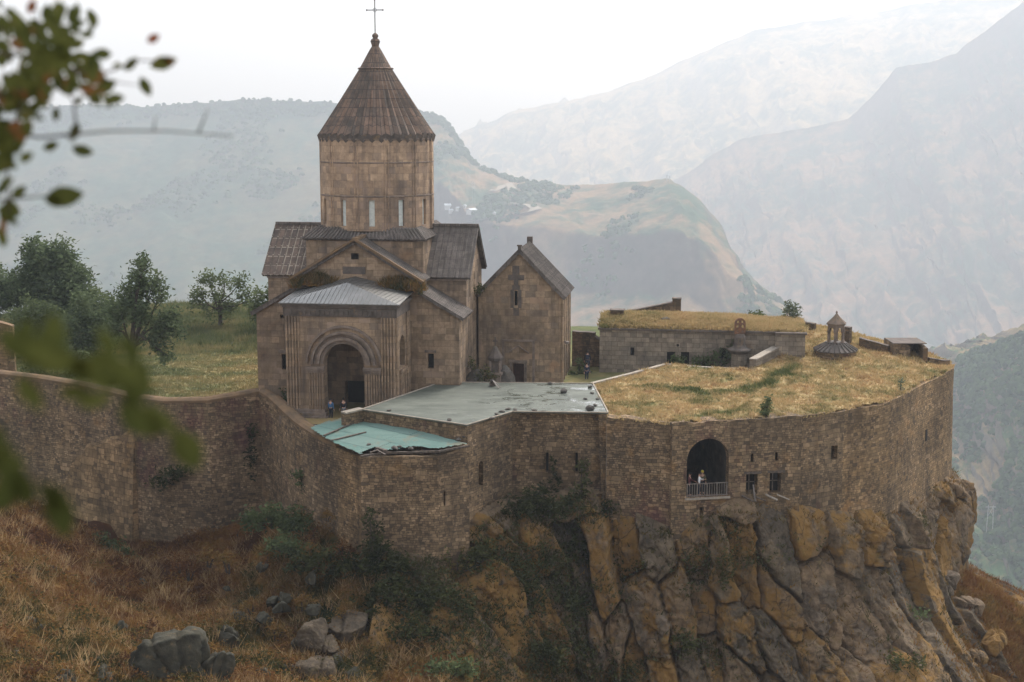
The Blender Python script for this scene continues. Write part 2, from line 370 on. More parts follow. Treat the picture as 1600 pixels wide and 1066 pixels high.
def mountain_mat(name, veg, grass, rock, east=None, sc=1.0):
    M = Mat(name); o = M.obj()
    geo = M.n('NewGeometry')
    nz = M.n('SeparateXYZ', {0: geo.outputs['Normal']}).outputs[2]
    a = M.noise(o, 0.004 * sc, 9, 0.68)
    b = M.noise(o, 0.016 * sc, 8, 0.70)
    c = M.mix(grass, veg, M.rng(M.math('ADD', M.math('MULTIPLY', a, 0.6), M.math('MULTIPLY', b, 0.4)), 0.44, 0.56))
    if east:                       # wooded in the west, bare and dry in the east
        X_ = M.n('SeparateXYZ', {0: M.n('TexCoord').outputs['Object']}).outputs[0]
        k_ = M.rng(M.math('ADD', X_, M.math('MULTIPLY', a, 600.0)), east[0], east[1])
        c = M.mix(M.mix(veg, c, 0.3), c, k_)
    c = M.mix(c, rock, M.math('MULTIPLY', M.rng(M.math('ADD', nz, M.math('MULTIPLY', b, 0.35)), 0.93, 0.70), 0.9))
    c = M.mix(c, M.ramp(M.noise(o, 0.05 * sc, 6, 0.7), [(0.3, 0.55), (0.7, 1.4)]), 0.7, 'MULTIPLY')
    return M.bsdf(c, 1.0, spec=0.0)
MT['hill'] = mountain_mat('plateau_hill', (0.045, 0.078, 0.047), (0.23, 0.15, 0.085), (0.075, 0.06, 0.055), east=(-350, 150))
MT['mount_right'] = mountain_mat('right_mountain', (0.055, 0.075, 0.06), (0.24, 0.155, 0.105), (0.12, 0.092, 0.085), sc=0.8)
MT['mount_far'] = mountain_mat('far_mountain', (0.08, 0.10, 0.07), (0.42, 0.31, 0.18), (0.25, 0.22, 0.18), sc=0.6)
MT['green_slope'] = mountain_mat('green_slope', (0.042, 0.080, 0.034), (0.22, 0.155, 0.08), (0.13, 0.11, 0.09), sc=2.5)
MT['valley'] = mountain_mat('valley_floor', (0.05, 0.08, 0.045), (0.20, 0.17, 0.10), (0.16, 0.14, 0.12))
MT['road'] = flat_mat('pale_road', (0.30, 0.25, 0.19), (0.24, 0.20, 0.15), rough=1.0)
MT['path'] = flat_mat('gravel_path', (0.15, 0.135, 0.12), (0.10, 0.09, 0.08), rough=1.0)
MT['court'] = ground_mat('court_earth', [(0, (0.13, 0.12, 0.06)), (0.5, (0.20, 0.16, 0.10)), (1, (0.24, 0.20, 0.15))], 1.0)
MT['bark'] = flat_mat('bark', (0.075, 0.058, 0.045), (0.035, 0.028, 0.022), rough=1.0)
MT['skin'] = flat_mat('skin', (0.42, 0.25, 0.18), (0.38, 0.22, 0.16))
MT['hair'] = flat_mat('hair', (0.02, 0.015, 0.012))
def cloth(n, c): MT[n] = flat_mat(n, c, tuple(x * 0.8 for x in c), 0.9)
cloth('blue_cloth', (0.05, 0.13, 0.25)); cloth('dark_cloth', (0.022, 0.024, 0.032)); cloth('navy_cloth', (0.028, 0.035, 0.06)); cloth('white_cloth', (0.75, 0.75, 0.76))
cloth('maroon_cloth', (0.10, 0.03, 0.035)); cloth('olive_cloth', (0.10, 0.09, 0.05)); cloth('yellow_cloth', (0.55, 0.42, 0.06)); cloth('grey_cloth', (0.16, 0.16, 0.17))

# ------------------------------------------------------------------ mesh builders
class MB:
    def __init__(s): s.v = []; s.d = {}; s.f = []; s.uv = []
    def vi(s, p):
        k = (round(p[0], 4), round(p[1], 4), round(p[2], 4))
        if k not in s.d: s.d[k] = len(s.v); s.v.append(k)
        return s.d[k]
    def face(s, pts, uv=None):
        ids = [s.vi(p) for p in pts]
        if len(set(ids)) < 3: return
        if len(set(ids)) < len(ids):
            keep = [i for i in range(len(ids)) if ids[i] != ids[i - 1]]
            ids = [ids[i] for i in keep]; pts = [pts[i] for i in keep]
            if uv: uv = [uv[i] for i in keep]
            if len(ids) < 3: return
        if uv is None:
            a = [Vector(p) for p in pts]
            n = Vector((0, 0, 0))
            for i in range(1, len(a) - 1): n += (a[i] - a[0]).cross(a[i + 1] - a[0])
            if n.length < 1e-12: return
            n.normalize()
            if abs(n.z) > 0.97: t, b = Vector((1, 0, 0)), Vector((0, 1, 0))
            else:
                t = Vector((-n.y, n.x, 0)).normalized(); b = n.cross(t)
            uv = [(p.dot(t), p.dot(b)) for p in a]
        s.f.append(ids); s.uv.append(uv)
    def box(s, a, b):
        x0, y0, z0 = a; x1, y1, z1 = b
        P = lambda i, j, k: (x1 if i else x0, y1 if j else y0, z1 if k else z0)
        for q in (((0,0,0),(1,0,0),(1,0,1),(0,0,1)), ((1,1,0),(0,1,0),(0,1,1),(1,1,1)), ((0,1,0),(0,0,0),(0,0,1),(0,1,1)), ((1,0,0),(1,1,0),(1,1,1),(1,0,1)), ((0,0,1),(1,0,1),(1,1,1),(0,1,1)), ((0,1,0),(1,1,0),(1,0,0),(0,0,0))):
            s.face([P(*c) for c in q])
    def prism(s, poly, ext, uvs=None):            # poly: list of 3D points (counterclockwise seen against ext), ext: extrusion vector
        e = Vector(ext); a = [Vector(p) for p in poly]; b = [p + e for p in a]
        s.face(list(reversed(b)) if False else [*a][::-1]); s.face(b)
        n = len(a)
        for i in range(n): s.face([a[i], a[(i + 1) % n], b[(i + 1) % n], b[i]])
    def bar(s, A, B, w, h, up=(0, 0, 1)):         # a square bar from A to B
        A = Vector(A); B = Vector(B); d = (B - A).normalized(); u = Vector(up)
        sd = d.cross(u)
        if sd.length < 1e-4: sd = d.cross(Vector((1, 0, 0)))
        sd.normalize(); u = sd.cross(d)
        c = [A - sd * w / 2 - u * h / 2, A + sd * w / 2 - u * h / 2, A + sd * w / 2 + u * h / 2, A - sd * w / 2 + u * h / 2]
        s.prism(c, B - A)
    def tube(s, pts, rad, n=8, cap=True):
        rings = []
        prev = None
        for i, p in enumerate(pts):
            p = Vector(p)
            d = (Vector(pts[min(i + 1, len(pts) - 1)]) - Vector(pts[max(i - 1, 0)])).normalized()
            a = d.cross(Vector((0, 0, 1)))
            if a.length < 0.05: a = d.cross(Vector((0, 1, 0)))
            a.normalize(); b = a.cross(d)
            r = rad[i] if hasattr(rad, '__len__') else rad
            rings.append([p + (a * math.cos(t) + b * math.sin(t)) * r for t in [2 * math.pi * k / n for k in range(n)]])
        for i in range(len(rings) - 1):
            for k in range(n): s.face([rings[i][k], rings[i][(k + 1) % n], rings[i + 1][(k + 1) % n], rings[i + 1][k]])
        if cap: s.face(rings[-1]); s.face(rings[0][::-1])
    def lathe(s, prof, c=(0, 0, 0), n=24, a0=0.0, a1=2 * math.pi):
        full = abs(a1 - a0 - 2 * math.pi) < 1e-6
        for i in range(len(prof) - 1):
            (r0, z0), (r1, z1) = prof[i], prof[i + 1]
            for k in range(n):
                t0 = a0 + (a1 - a0) * k / n; t1 = a0 + (a1 - a0) * (k + 1) / n
                P = lambda r, t, z: (c[0] + r * math.cos(t), c[1] + r * math.sin(t), c[2] + z)
                rm = max(r0, r1); l = math.hypot(r1 - r0, z1 - z0)
                s.face([P(r0, t0, z0), P(r0, t1, z0), P(r1, t1, z1), P(r1, t0, z1)], [(t0 * rm, z0), (t1 * rm, z0), (t1 * rm, z0 + l), (t0 * rm, z0 + l)])
    def slope(s, e0, e1, t1, t0, th, ribs=0.0, rw=0.13, rh=0.08, skip=()):   # roof plane: eave e0-e1, top t0-t1
        e0, e1, t1, t0 = map(Vector, (e0, e1, t1, t0))
        n = (e1 - e0).cross(t0 - e0).normalized()
        if n.z < 0: n = -n
        top = [e0, e1, t1, t0]; bot = [p - n * th for p in top]
        L = (e1 - e0).length; S = (t0 - e0).length
        uvq = [(0, 0), (L, 0), (L, S), (0, S)]
        s.face(top, uvq); s.face(bot[::-1])
        for i in range(4): s.face([bot[i], bot[(i + 1) % 4], top[(i + 1) % 4], top[i]])
        if ribs:
            k = int(L / ribs)
            for i in range(k + 1):
                f = min(1, i * ribs / L)
                a = e0.lerp(e1, f); b = t0.lerp(t1, f)
                s.bar(a + n * rh * 0.35, b + n * rh * 0.35, rw, rh, n)
    def build(s, name, mat, parent=None, smooth=False):
        me = bpy.data.meshes.new(name)
        me.from_pydata(s.v, [], s.f)
        ul = me.uv_layers.new(name='UVMap')
        flat = [c for f in s.uv for p in f for c in p]
        ul.data.foreach_set('uv', flat)
        if smooth: me.polygons.foreach_set('use_smooth', [True] * len(me.polygons))
        me.materials.append(MT[mat])
        me.update()
        o = bpy.data.objects.new(name, me); COL.objects.link(o)
        if parent: o.parent = parent
        return o

def npmesh(name, V, F, mat, parent=None, attrs=None, smooth=False, uv=None):
    V = np.asarray(V, np.float32); F = np.asarray(F, np.int32)
    me = bpy.data.meshes.new(name)
    k = F.shape[1]
    me.vertices.add(len(V)); me.vertices.foreach_set('co', V.ravel())
    me.loops.add(F.size); me.loops.foreach_set('vertex_index', F.ravel())
    me.polygons.add(len(F)); me.polygons.foreach_set('loop_start', np.arange(0, F.size, k, dtype=np.int32))
    if smooth: me.polygons.foreach_set('use_smooth', np.ones(len(F), bool))
    for n, a in (attrs or {}).items():
        at = me.attributes.new(n, 'FLOAT', 'POINT'); at.data.foreach_set('value', np.asarray(a, np.float32).ravel())
    if uv is not None:
        ul = me.uv_layers.new(name='UVMap'); ul.data.foreach_set('uv', np.asarray(uv, np.float32)[F.ravel()].ravel())
    me.materials.append(MT[mat])
    me.update(calc_edges=True); me.validate()
    o = bpy.data.objects.new(name, me); COL.objects.link(o)
    if parent: o.parent = parent
    return o
def gridmesh(name, X, Y, Z, mat, attrs=None, keep=None, smooth=True, parent=None, uv=None, flip=False):
    n, m = X.shape
    V = np.stack([X, Y, Z], -1).reshape(-1, 3)
    I = np.arange(n * m).reshape(n, m)
    F = np.stack([I[:-1, :-1], I[1:, :-1], I[1:, 1:], I[:-1, 1:]], -1).reshape(-1, 4)
    if flip: F = F[:, ::-1]
    if keep is not None:
        k = keep.reshape(-1); F = F[k[F].all(1)]
        used = np.zeros(len(V), bool); used[F.ravel()] = True
        mp = np.cumsum(used) - 1
        F = mp[F]; V = V[used]
        attrs = {a: np.asarray(b).reshape(-1)[used] for a, b in (attrs or {}).items()}
        if uv is not None: uv = uv[used]
    return npmesh(name, V, F, mat, parent, attrs, smooth, uv)

def thing(name, label, cat, loc=(0, 0, 0), rotz=0.0, group=None):
    o = bpy.data.objects.new(name, None); COL.objects.link(o)
    o.location = loc; o.rotation_euler = (0, 0, rotz)
    o.empty_display_size = 0.5
    return tag(o, label, cat, group)
def tag(o, label, cat, group=None):
    o['label'] = label; o['category'] = cat
    if 'kind' not in o.keys(): o['kind'] = 'thing'
    if group: o['group'] = group
    return o
def struct(o, label=None):
    o['kind'] = 'structure'
    return o
def stuff(o, label, cat):
    o['kind'] = 'stuff'; return tag(o, label, cat)

def arch(a0, a1, b0, bs, n=14):        # arched opening: sides up to bs, then a half circle
    r = (a1 - a0) / 2; c = (a0 + a1) / 2
    return [(a0, b0), (a1, b0)] + [(c + r * math.cos(t), bs + r * math.sin(t)) for t in [math.pi * k / n for k in range(n + 1)]]
def rect(a0, a1, b0, b1): return [(a0, b0), (a1, b0), (a1, b1), (a0, b1)]
def facade(mb, outer, holes, org, ux, nrm, depth=0.4, depths=None):
    """wall face with openings; every opening gets reveals going in"""
    org = Vector(org); ux = Vector(ux).normalized(); nrm = Vector(nrm).normalized()
    P = lambda q, d=0.0: org + ux * q[0] + Vector((0, 0, q[1])) - nrm * d
    loops = [outer] + list(holes)
    flat = [q for l in loops for q in l]
    tris = tessellate_polygon([[Vector((q[0], q[1], 0)) for q in l] for l in loops])
    for t in tris:
        a, b, c = (flat[i] for i in t)
        pts = [P(a), P(b), P(c)]
        if (pts[1] - pts[0]).cross(pts[2] - pts[0]).dot(nrm) < 0: pts.reverse(); a, c = c, a
        mb.face(pts, [a, b, c])
    for k, h in enumerate(holes):
        d = depths[k] if depths else depth
        for i in range(len(h)):
            p, q = h[i], h[(i + 1) % len(h)]
            mb.face([P(p), P(q), P(q, d), P(p, d)])
def pane(poly, org, ux, nrm, depth):
    mb = MB(); org = Vector(org); ux = Vector(ux).normalized(); nrm = Vector(nrm).normalized()
    pts = [org + ux * q[0] + Vector((0, 0, q[1])) - nrm * depth for q in poly]
    if (pts[1] - pts[0]).cross(pts[2] - pts[0]).dot(nrm) < 0: pts.reverse()
    mb.prism(pts[::1], -nrm * 0.06) if False else mb.prism([p - nrm * 0.08 for p in pts], nrm * 0.08)
    return mb

# ------------------------------------------------------------------ vegetation builders
def leafcloud(C, nleaf, spread, size, rg, tint=None, flat=0.6):
    """C: clump centres (n,3); returns verts, quads, tint per vertex"""
    n = len(C)
    P = np.repeat(C, nleaf, 0) + rg.normal(0, 1, (n * nleaf, 3)) * np.asarray(spread)
    t = np.repeat(rg.random(n) if tint is None else tint, nleaf) * 0.75 + rg.random(n * nleaf) * 0.25
    N = len(P)
    a = rg.normal(0, 1, (N, 3)); a[:, 2] *= flat; a /= np.linalg.norm(a, axis=1, keepdims=True) + 1e-9
    b = np.cross(a, rg.normal(0, 1, (N, 3))); b /= np.linalg.norm(b, axis=1, keepdims=True) + 1e-9
    s = (1.25 * size * rg.uniform(0.6, 1.35, N))[:, None]
    V = np.stack([P - a * s, P + b * s * 0.45, P + a * s, P - b * s * 0.45], 1).reshape(-1, 3)
    F = np.arange(4 * N).reshape(N, 4)
    return V, F, np.repeat(t, 4)
def lobes_clumps(lobes, per, rg):
    out = []
    for (x, y, z, rx, rz) in lobes:
        k = max(4, int(2.3 * per * rx * rx * rz ** 0.5))
        d = rg.normal(0, 1, (k, 3)); d /= np.linalg.norm(d, axis=1, keepdims=True)
        r = rg.random(k) ** 0.33
        q = d * r[:, None] * (1 + 0.22 * rg.normal(0, 1, (k, 1)))
        out.append(np.array([x, y, z]) + q * np.array([rx, rx, rz]))
    return np.concatenate(out)
def bush(name, label, lobes, mat='leaf_cliff', loc=(0, 0, 0), per=9, nleaf=16, size=0.14, spread=0.22, cat='bush', group=None, seed=0, stems=True, tint=None):
    rg = np.random.default_rng(seed + 100)
    r = thing(name, label, cat, loc, 0, group)
    C = lobes_clumps(lobes, per, rg)
    V, F, t = leafcloud(C, nleaf, spread, size, rg)
    if tint is not None: t = np.clip(t * tint[1] + tint[0], 0, 1)
    npmesh('foliage', V, F, mat, r, {'tint': t})
    if stems:
        mb = MB()
        for (x, y, z, rx, rz) in lobes[:4]:
            mb.tube([(x * 0.3, y * 0.3, -0.5), (x * 0.7, y * 0.7, z * 0.5), (x, y, z)], [0.07, 0.05, 0.02], 6)
        mb.build('stem', 'bark', r)
    return r
def tree(name, label, loc, trunk_h, trunk_r, lobes, mat, per=4, nleaf=26, size=0.2, spread=0.42, seed=0, lean=0.0, group=None):
    rg = np.random.default_rng(seed + 500)
    r = thing(name, label, 'tree', loc, 0, group)
    mb = MB()
    top = Vector((lean, 0, trunk_h))
    pts = [(0, 0, -0.6), (0.05, 0, trunk_h * 0.3), (lean * 0.4, 0.05, trunk_h * 0.65), tuple(top)]
    mb.tube(pts, [trunk_r * 1.25, trunk_r, trunk_r * 0.8, trunk_r * 0.55], 9)
    for i, (x, y, z, rx, rz) in enumerate(lobes):
        f = 0.45 + 0.5 * rg.random()
        a = Vector((lean * f, 0, trunk_h * f)); b = Vector((x, y, z)); m = a.lerp(b, 0.5) + Vector((rg.normal(0, .2), rg.normal(0, .2), 0.2 * rg.normal()))
        mb.tube([a, m, b], [trunk_r * 0.5, trunk_r * 0.3, trunk_r * 0.1], 6)
        for q in range(3):
            d = Vector((rg.normal(0, 1), rg.normal(0, 1), rg.normal(0.2, 0.7))).normalized()
            mb.tube([m.lerp(b, 0.5), b + Vector((d.x * rx * 0.7, d.y * rx * 0.7, d.z * rz * 0.7))], [trunk_r * 0.16, trunk_r * 0.04], 5)
    mb.build('trunk', 'bark', r)
    C = lobes_clumps(lobes, per, rg)
    V, F, t = leafcloud(C, nleaf, spread, size, rg)
    npmesh('crown', V, F, mat, r, {'tint': t})
    return r
def tufts(name, P, h, tint, mat, blades=5, width=0.06, seed=0, lean=0.5):
    rg = np.random.default_rng(seed)
    n = len(P); N = n * blades
    B = np.repeat(P, blades, 0) + np.c_[rg.normal(0, 0.13, (N, 2)), np.zeros(N)]
    H = np.repeat(h, blades) * rg.uniform(0.5, 1.2, N)
    a = rg.uniform(0, 2 * np.pi, N)
    wv = np.stack([np.cos(a), np.sin(a), np.zeros(N)], 1) * (width * rg.uniform(0.6, 1.4, N))[:, None]
    ln = rg.normal(0, lean, (N, 2)) * H[:, None]
    T = B + np.c_[ln, H]
    B[:, 2] -= 0.06
    V = np.stack([B - wv, B + wv, T], 1).reshape(-1, 3)
    F = np.arange(3 * N).reshape(N, 3)
    t = np.repeat(np.clip(np.repeat(tint, blades) + rg.normal(0, 0.07, N), 0, 1), 3)
    return npmesh(name, V, F, mat, None, {'tint': t})
def in_poly(x, y, poly):
    c = np.zeros(x.shape, bool); n = len(poly)
    for i in range(n):
        x0, y0 = poly[i][:2]; x1, y1 = poly[(i + 1) % n][:2]
        m = ((y0 > y) != (y1 > y)) & (x < (x1 - x0) * (y - y0) / (y1 - y0 + 1e-12) + x0)
        c ^= m
    return c
def seg_dist(x, y, pts):
    d = np.full(np.shape(x), 1e9)
    for (x0, y0), (x1, y1) in zip(pts[:-1], pts[1:]):
        L2 = (x1 - x0) ** 2 + (y1 - y0) ** 2 + 1e-9
        t = np.clip(((x - x0) * (x1 - x0) + (y - y0) * (y1 - y0)) / L2, 0, 1)
        d = np.minimum(d, np.hypot(x - x0 - t * (x1 - x0), y - y0 - t * (y1 - y0)))
    return d

#=====MARK_SETTING
# ================================================================== far setting
def mountain(name, mat, ridge, run, zb, nt=320, nw=140, amp=40.0, prof=None, seed=1, back=0.35, rough=1.0, ridge_noise=6.0, gully=2.2):
    """ridge: (px, py, distance) sightings of the crest; the slope falls from it towards the viewer and behind"""
    R3 = np.array([on_y(a, b, d) for a, b, d in ridge])
    s = np.concatenate([[0], np.cumsum(np.linalg.norm(np.diff(R3, axis=0), axis=1))])
    ss = np.linspace(0, s[-1], nt)
    rx, ry, rz = (np.interp(ss, s, R3[:, k]) for k in range(3))
    rz = rz + ridge_noise * fbm(ss / (ridge_noise * 9), ss * 0 + seed, 5, seed)
    w = np.concatenate([-np.linspace(back, 0, 18)[:-1], np.linspace(0, 1, nw) ** 1.15])
    W, S = np.meshgrid(w, ss, indexing='ij')
    RX, RY, RZ = rx[None, :], ry[None, :], rz[None, :]
    f = prof(np.clip(W, 0, 1), S / s[-1]) if prof else np.clip(W, 0, 1) ** 0.9
    drop = (RZ - zb) * f
    drop = np.where(W < 0, -W * (RZ - zb) * 0.9, drop)
    a = np.clip(np.abs(W) * 6, 0, 1)
    L = s[-1]
    gl = fbm(S / L * 9 * gully / 2.2, W * 1.6 + seed, 5, seed, ridged=True)
    rn = fbm(S / L * 34, W * 12, 5, seed + 5)
    r2 = fbm(S / L * 90, W * 40, 4, seed + 8)
    Zc = RZ - drop + a * (amp * gl + amp * 0.35 * rn * rough + amp * 0.24 * r2 * rough)
    dirx = RX / np.hypot(RX, RY); diry = RY / np.hypot(RX, RY)
    X = RX - dirx * W * run * 0.35 + a * amp * 0.5 * rn
    Y = RY - diry * W * run + a * amp * 0.9 * gl
    return struct(gridmesh(name, X, Y, Zc, mat, flip=True)), (X, Y, Zc, W, S / L)

def prof_hill(W, S):
    # left: one long even slope; right: shelf, cliff band, then slope
    e = W ** 0.85
    shelf = np.interp(W, [0, .12, .26, .36, .44, .52, .60, 1], [0, .07, .16, .26, .58, .66, .72, 1.0])
    k = np.clip((S - 0.50) / 0.14, 0, 1)
    return e * (1 - k) + shelf * k
hillA, GA = mountain('plateau_hill', 'hill', [(-260, 176, 4160), (-150, 170, 4160), (0, 168, 4080), (130, 164, 4000), (240, 166, 4000), (360, 157, 3920), (500, 158, 3840), (600, 169, 3760), (655, 174, 3680), (690, 182, 3600), (712, 212, 3520), (735, 250, 3440), (780, 274, 3320), (830, 283, 3240), (880, 290, 3200), (960, 286, 3080), (1045, 280, 2960), (1068, 292, 2920), (1098, 318, 2880), (1125, 348, 2840), (1142, 395, 2800), (1172, 434, 2760), (1208, 462, 2680), (1240, 515, 2640), (1290, 600, 2600)], 1200, -450, 460, 220, 21, prof_hill, 2, ridge_noise=8)
mountain('right_mountain', 'mount_right', [(1000, 340, 5820), (1062, 280, 5736), (1110, 245, 5652), (1160, 216, 5567), (1240, 203, 5483), (1330, 186, 5399), (1372, 140, 5314), (1400, 108, 5272), (1440, 98, 5230), (1495, 84, 5145), (1540, 48, 5061), (1600, 0, 4977), (1680, -30, 4892), (1800, -60, 4808)], 2300, -700, 360, 170, 70, lambda W, S: W ** 0.8, 5, ridge_noise=14, gully=2.8)
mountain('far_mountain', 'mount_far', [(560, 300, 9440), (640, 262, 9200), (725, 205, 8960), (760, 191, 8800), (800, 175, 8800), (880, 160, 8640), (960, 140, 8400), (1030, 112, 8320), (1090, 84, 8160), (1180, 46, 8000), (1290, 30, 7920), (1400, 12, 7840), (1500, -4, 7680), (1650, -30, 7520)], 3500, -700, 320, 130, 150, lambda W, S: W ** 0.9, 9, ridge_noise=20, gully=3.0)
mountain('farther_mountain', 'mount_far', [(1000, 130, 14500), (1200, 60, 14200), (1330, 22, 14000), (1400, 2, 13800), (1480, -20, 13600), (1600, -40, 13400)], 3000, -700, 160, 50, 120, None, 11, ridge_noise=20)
greenB, GB = mountain('green_slope', 'green_slope', [(1380, 640, 1632), (1440, 615, 1618), (1480, 578, 1598), (1502, 556, 1564), (1540, 543, 1530), (1570, 536, 1496), (1600, 522, 1462), (1660, 500, 1428), (1760, 470, 1360), (1900, 430, 1292)], 800, -430, 260, 160, 19, lambda W, S: W ** 1.0, 14, ridge_noise=5, gully=3)
# valley floor: one sheet out to the horizon
k = 28000
npm = gridmesh('valley_floor', *np.meshgrid(np.linspace(-k, k, 40), np.linspace(-4000, 2 * k, 40), indexing='xy'), np.full((40, 40), -720.0), 'valley', smooth=False)
struct(npm)

def far_crowns(name, label, G, n, rmin, rmax, dens, mat='far_tree', seed=1):
    """wooded ground far away: thousands of lumpy leaf heads on the slope"""
    X, Y, Z, W, S = G
    rg = np.random.default_rng(seed)
    w0 = np.arange(X.shape[0])[W[:, 0] >= 0]
    i = rg.integers(w0[0], X.shape[0] - 1, n * 4); j = rg.integers(0, X.shape[1] - 1, n * 4)
    fu, fv = rg.random(n * 4), rg.random(n * 4)
    def at(A): return (A[i, j] * (1 - fu) + A[i + 1, j] * fu) * (1 - fv) + (A[i, j + 1] * (1 - fu) + A[i + 1, j + 1] * fu) * fv
    x, y, z, w, s = at(X), at(Y), at(Z), at(W), at(S)
    k = dens(x, y, z, w, s, rg)
    idx = np.flatnonzero(k)[:n]
    x, y, z = x[idx], y[idx], z[idx]
    n = len(x)
    r = rg.uniform(rmin, rmax, n)
    m = 26
    d = rg.normal(0, 1, (n, m, 3)); d /= np.linalg.norm(d, axis=2, keepdims=True); d[..., 2] = np.abs(d[..., 2]) * 1.1
    C = np.stack([x, y, z], 1)[:, None, :] + d * r[:, None, None] * rg.uniform(0.7, 1.15, (n, m, 1))
    C = C.reshape(-1, 3); rr = np.repeat(r, m)
    nn = d.reshape(-1, 3)
    a = np.cross(nn, rg.normal(0, 1, nn.shape)); a /= np.linalg.norm(a, axis=1, keepdims=True) + 1e-9
    b = np.cross(nn, a)
    sz = (rr * 0.46)[:, None]
    V = np.stack([C - a * sz, C - b * sz, C + a * sz, C + b * sz], 1).reshape(-1, 3)
    F = np.arange(4 * n * m).reshape(-1, 4)
    t = np.repeat(np.repeat(rg.random(n), m) * 0.8 + rg.random(n * m) * 0.2, 4)
    return stuff(npmesh(name, V, F, mat, None, {'tint': t}), label, 'woodland')
def d_green(x, y, z, w, s, rg):
    return (fbm(x / 130, y / 130, 3, 21) + 0.35 + 0.25 * fbm(x / 28, y / 28, 2, 5) > rg.random(len(x)) * 0.5) & (w < 0.98)
far_crowns('woodland', 'hazy green woodland covering the far slope to the right of the fortress', GB, 7000, 2.2, 5.2, d_green, seed=3)
def d_hill(x, y, z, w, s, rg):
    crest = (w < 0.05) & (s < 0.72) & (rg.random(len(x)) < 0.8)
    face = (fbm(x / 260, y / 260, 3, 4) > 0.12) & (w < 0.8) & (w > .03) & (rg.random(len(x)) < 0.55)
    return crest | face
far_crowns('plateau_woodland', 'pale bushes and trees scattered over the hazy plateau hill', GA, 6000, 3.6, 8, d_hill, seed=5)

from mathutils.bvhtree import BVHTree
def on_hill(px, py, o=hillA):
    me = o.data
    if 'bvh' not in on_hill.__dict__: on_hill.bvh = {}
    if o.name not in on_hill.bvh:
        on_hill.bvh[o.name] = BVHTree.FromPolygons([v.co[:] for v in me.vertices], [p.vertices[:] for p in me.polygons])
    hit = on_hill.bvh[o.name].ray_cast(Vector((0, 0, EYE)), Vector(ray(px, py)))
    return hit[0]
# winding road on the shelf of the plateau hill
def road_strip(name, pts, width):
    q = [on_hill(a, b) for a, b in pts]; q = [p for p in q if p]
    mb = MB(); L = []
    for i, p in enumerate(q):
        d = (q[min(i + 1, len(q) - 1)] - q[max(i - 1, 0)]); d.z = 0; d.normalize()
        n = Vector((-d.y, d.x, 0)) * width / 2
        L.append((p + n + Vector((0, 0, 3)), p - n + Vector((0, 0, 3))))
    for a, b in zip(L[:-1], L[1:]): mb.face([a[0], a[1], b[1], b[0]])
    return struct(mb.build(name, 'road'))
road_strip('road', [(720, 352), (745, 347), (770, 342), (800, 338), (825, 333), (838, 328), (830, 323), (812, 320), (800, 319)], 26)
road_strip('upper_road', [(770, 300), (785, 293), (795, 288), (800, 296), (801, 304)], 20)
# far village
hv = [(700, 326, 1.3, 'pale blue roofed village house, largest of the far cluster beside the church roof'), (705, 332, 0.9, 'white village house just below the largest far house'),
      (716, 328, .8, 'small reddish roofed village house in the far cluster'), (737, 333, 1.2, 'long low white village shed between the far cluster and the road bend'), (726, 324, .7, 'tiny white village house above the long low shed'), (772, 336, .8, 'lone tiny white house nearest the road bend on the far shelf')]
for i, (a, b, k, lab) in enumerate(hv):
    p = on_hill(a, b)
    if not p: continue
    t = thing('village_house', lab, 'house', p, 0.3 * i, 'houses of the far village')
    w, d, h = 11 * k * (1.8 if i == 3 else 1), 9 * k, 5.5 * k
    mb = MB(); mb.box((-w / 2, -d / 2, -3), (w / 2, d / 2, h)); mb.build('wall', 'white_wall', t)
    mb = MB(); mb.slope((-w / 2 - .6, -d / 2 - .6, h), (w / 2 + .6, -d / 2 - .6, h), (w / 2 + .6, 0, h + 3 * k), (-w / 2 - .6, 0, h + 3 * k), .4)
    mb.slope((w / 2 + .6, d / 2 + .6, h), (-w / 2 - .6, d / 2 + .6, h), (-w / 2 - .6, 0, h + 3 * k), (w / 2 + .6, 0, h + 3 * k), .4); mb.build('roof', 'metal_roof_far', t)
def pylon(lab, p, h, w):
    t = thing('pylon', lab, 'pylon', p)
    mb = MB()
    for sx in (-1, 1):
        mb.bar((sx * w, 0, -2), (sx * w * .75, 0, h), w * .16, w * .16, (0, 1, 0))
    mb.build('leg', 'pylon', t)
    mb = MB(); mb.bar((-w * 1.6, 0, h * .93), (w * 1.6, 0, h * .93), w * .18, w * .18); mb.bar((-w * .8, 0, h * .6), (w * .75, 0, h * .92), w * .1, w * .1); mb.bar((w * .8, 0, h * .6), (-w * .75, 0, h * .92), w * .1, w * .1)
    mb.build('crossarm', 'pylon', t)
p = on_hill(1546, 832, greenB)
if p: pylon('thin twin legged power pylon on the green slope right of the cliff', p, 26, 3.0)
p = on_hill(740, 322)
if p: pylon('pale twin pole power pylon beside the far village houses', p, 52, 3.2)
p = on_hill(1044, 283)
if p:
    t = thing('lookout_tower', 'tiny lookout hut on the tip of the far promontory crest', 'tower', p)
    mb = MB()
    for sx in (-1, 1):
        for sy in (-1, 1): mb.bar((sx * 3, sy * 3, -3), (sx * 3, sy * 3, 11), 1.2, 1.2)
    mb.build('post', 'pylon', t); mb = MB(); mb.lathe([(5, 11), (5, 12), (0.1, 16)], n=4); mb.build('roof', 'metal_roof_far', t)

# air: one closed box round everything, the sky outside it
mb = MB(); mb.box((-30000, -5000, -740), (30000, 20000, 1500))
MT['haze'] = None
M = Mat('haze_air')
pv = M.n('VolumePrincipled', {'Color': (0.76, 0.85, 0.96), 'Absorption Color': (0.40, 0.40, 0.44), 'Density': 0.00024, 'Anisotropy': 0.3})
M.t.links.new(pv.outputs[0], M.out.inputs[1]); MT['haze'] = M.m
hz = mb.build('haze', 'haze'); stuff(hz, 'pale blue summer haze filling the gorge air', 'haze')
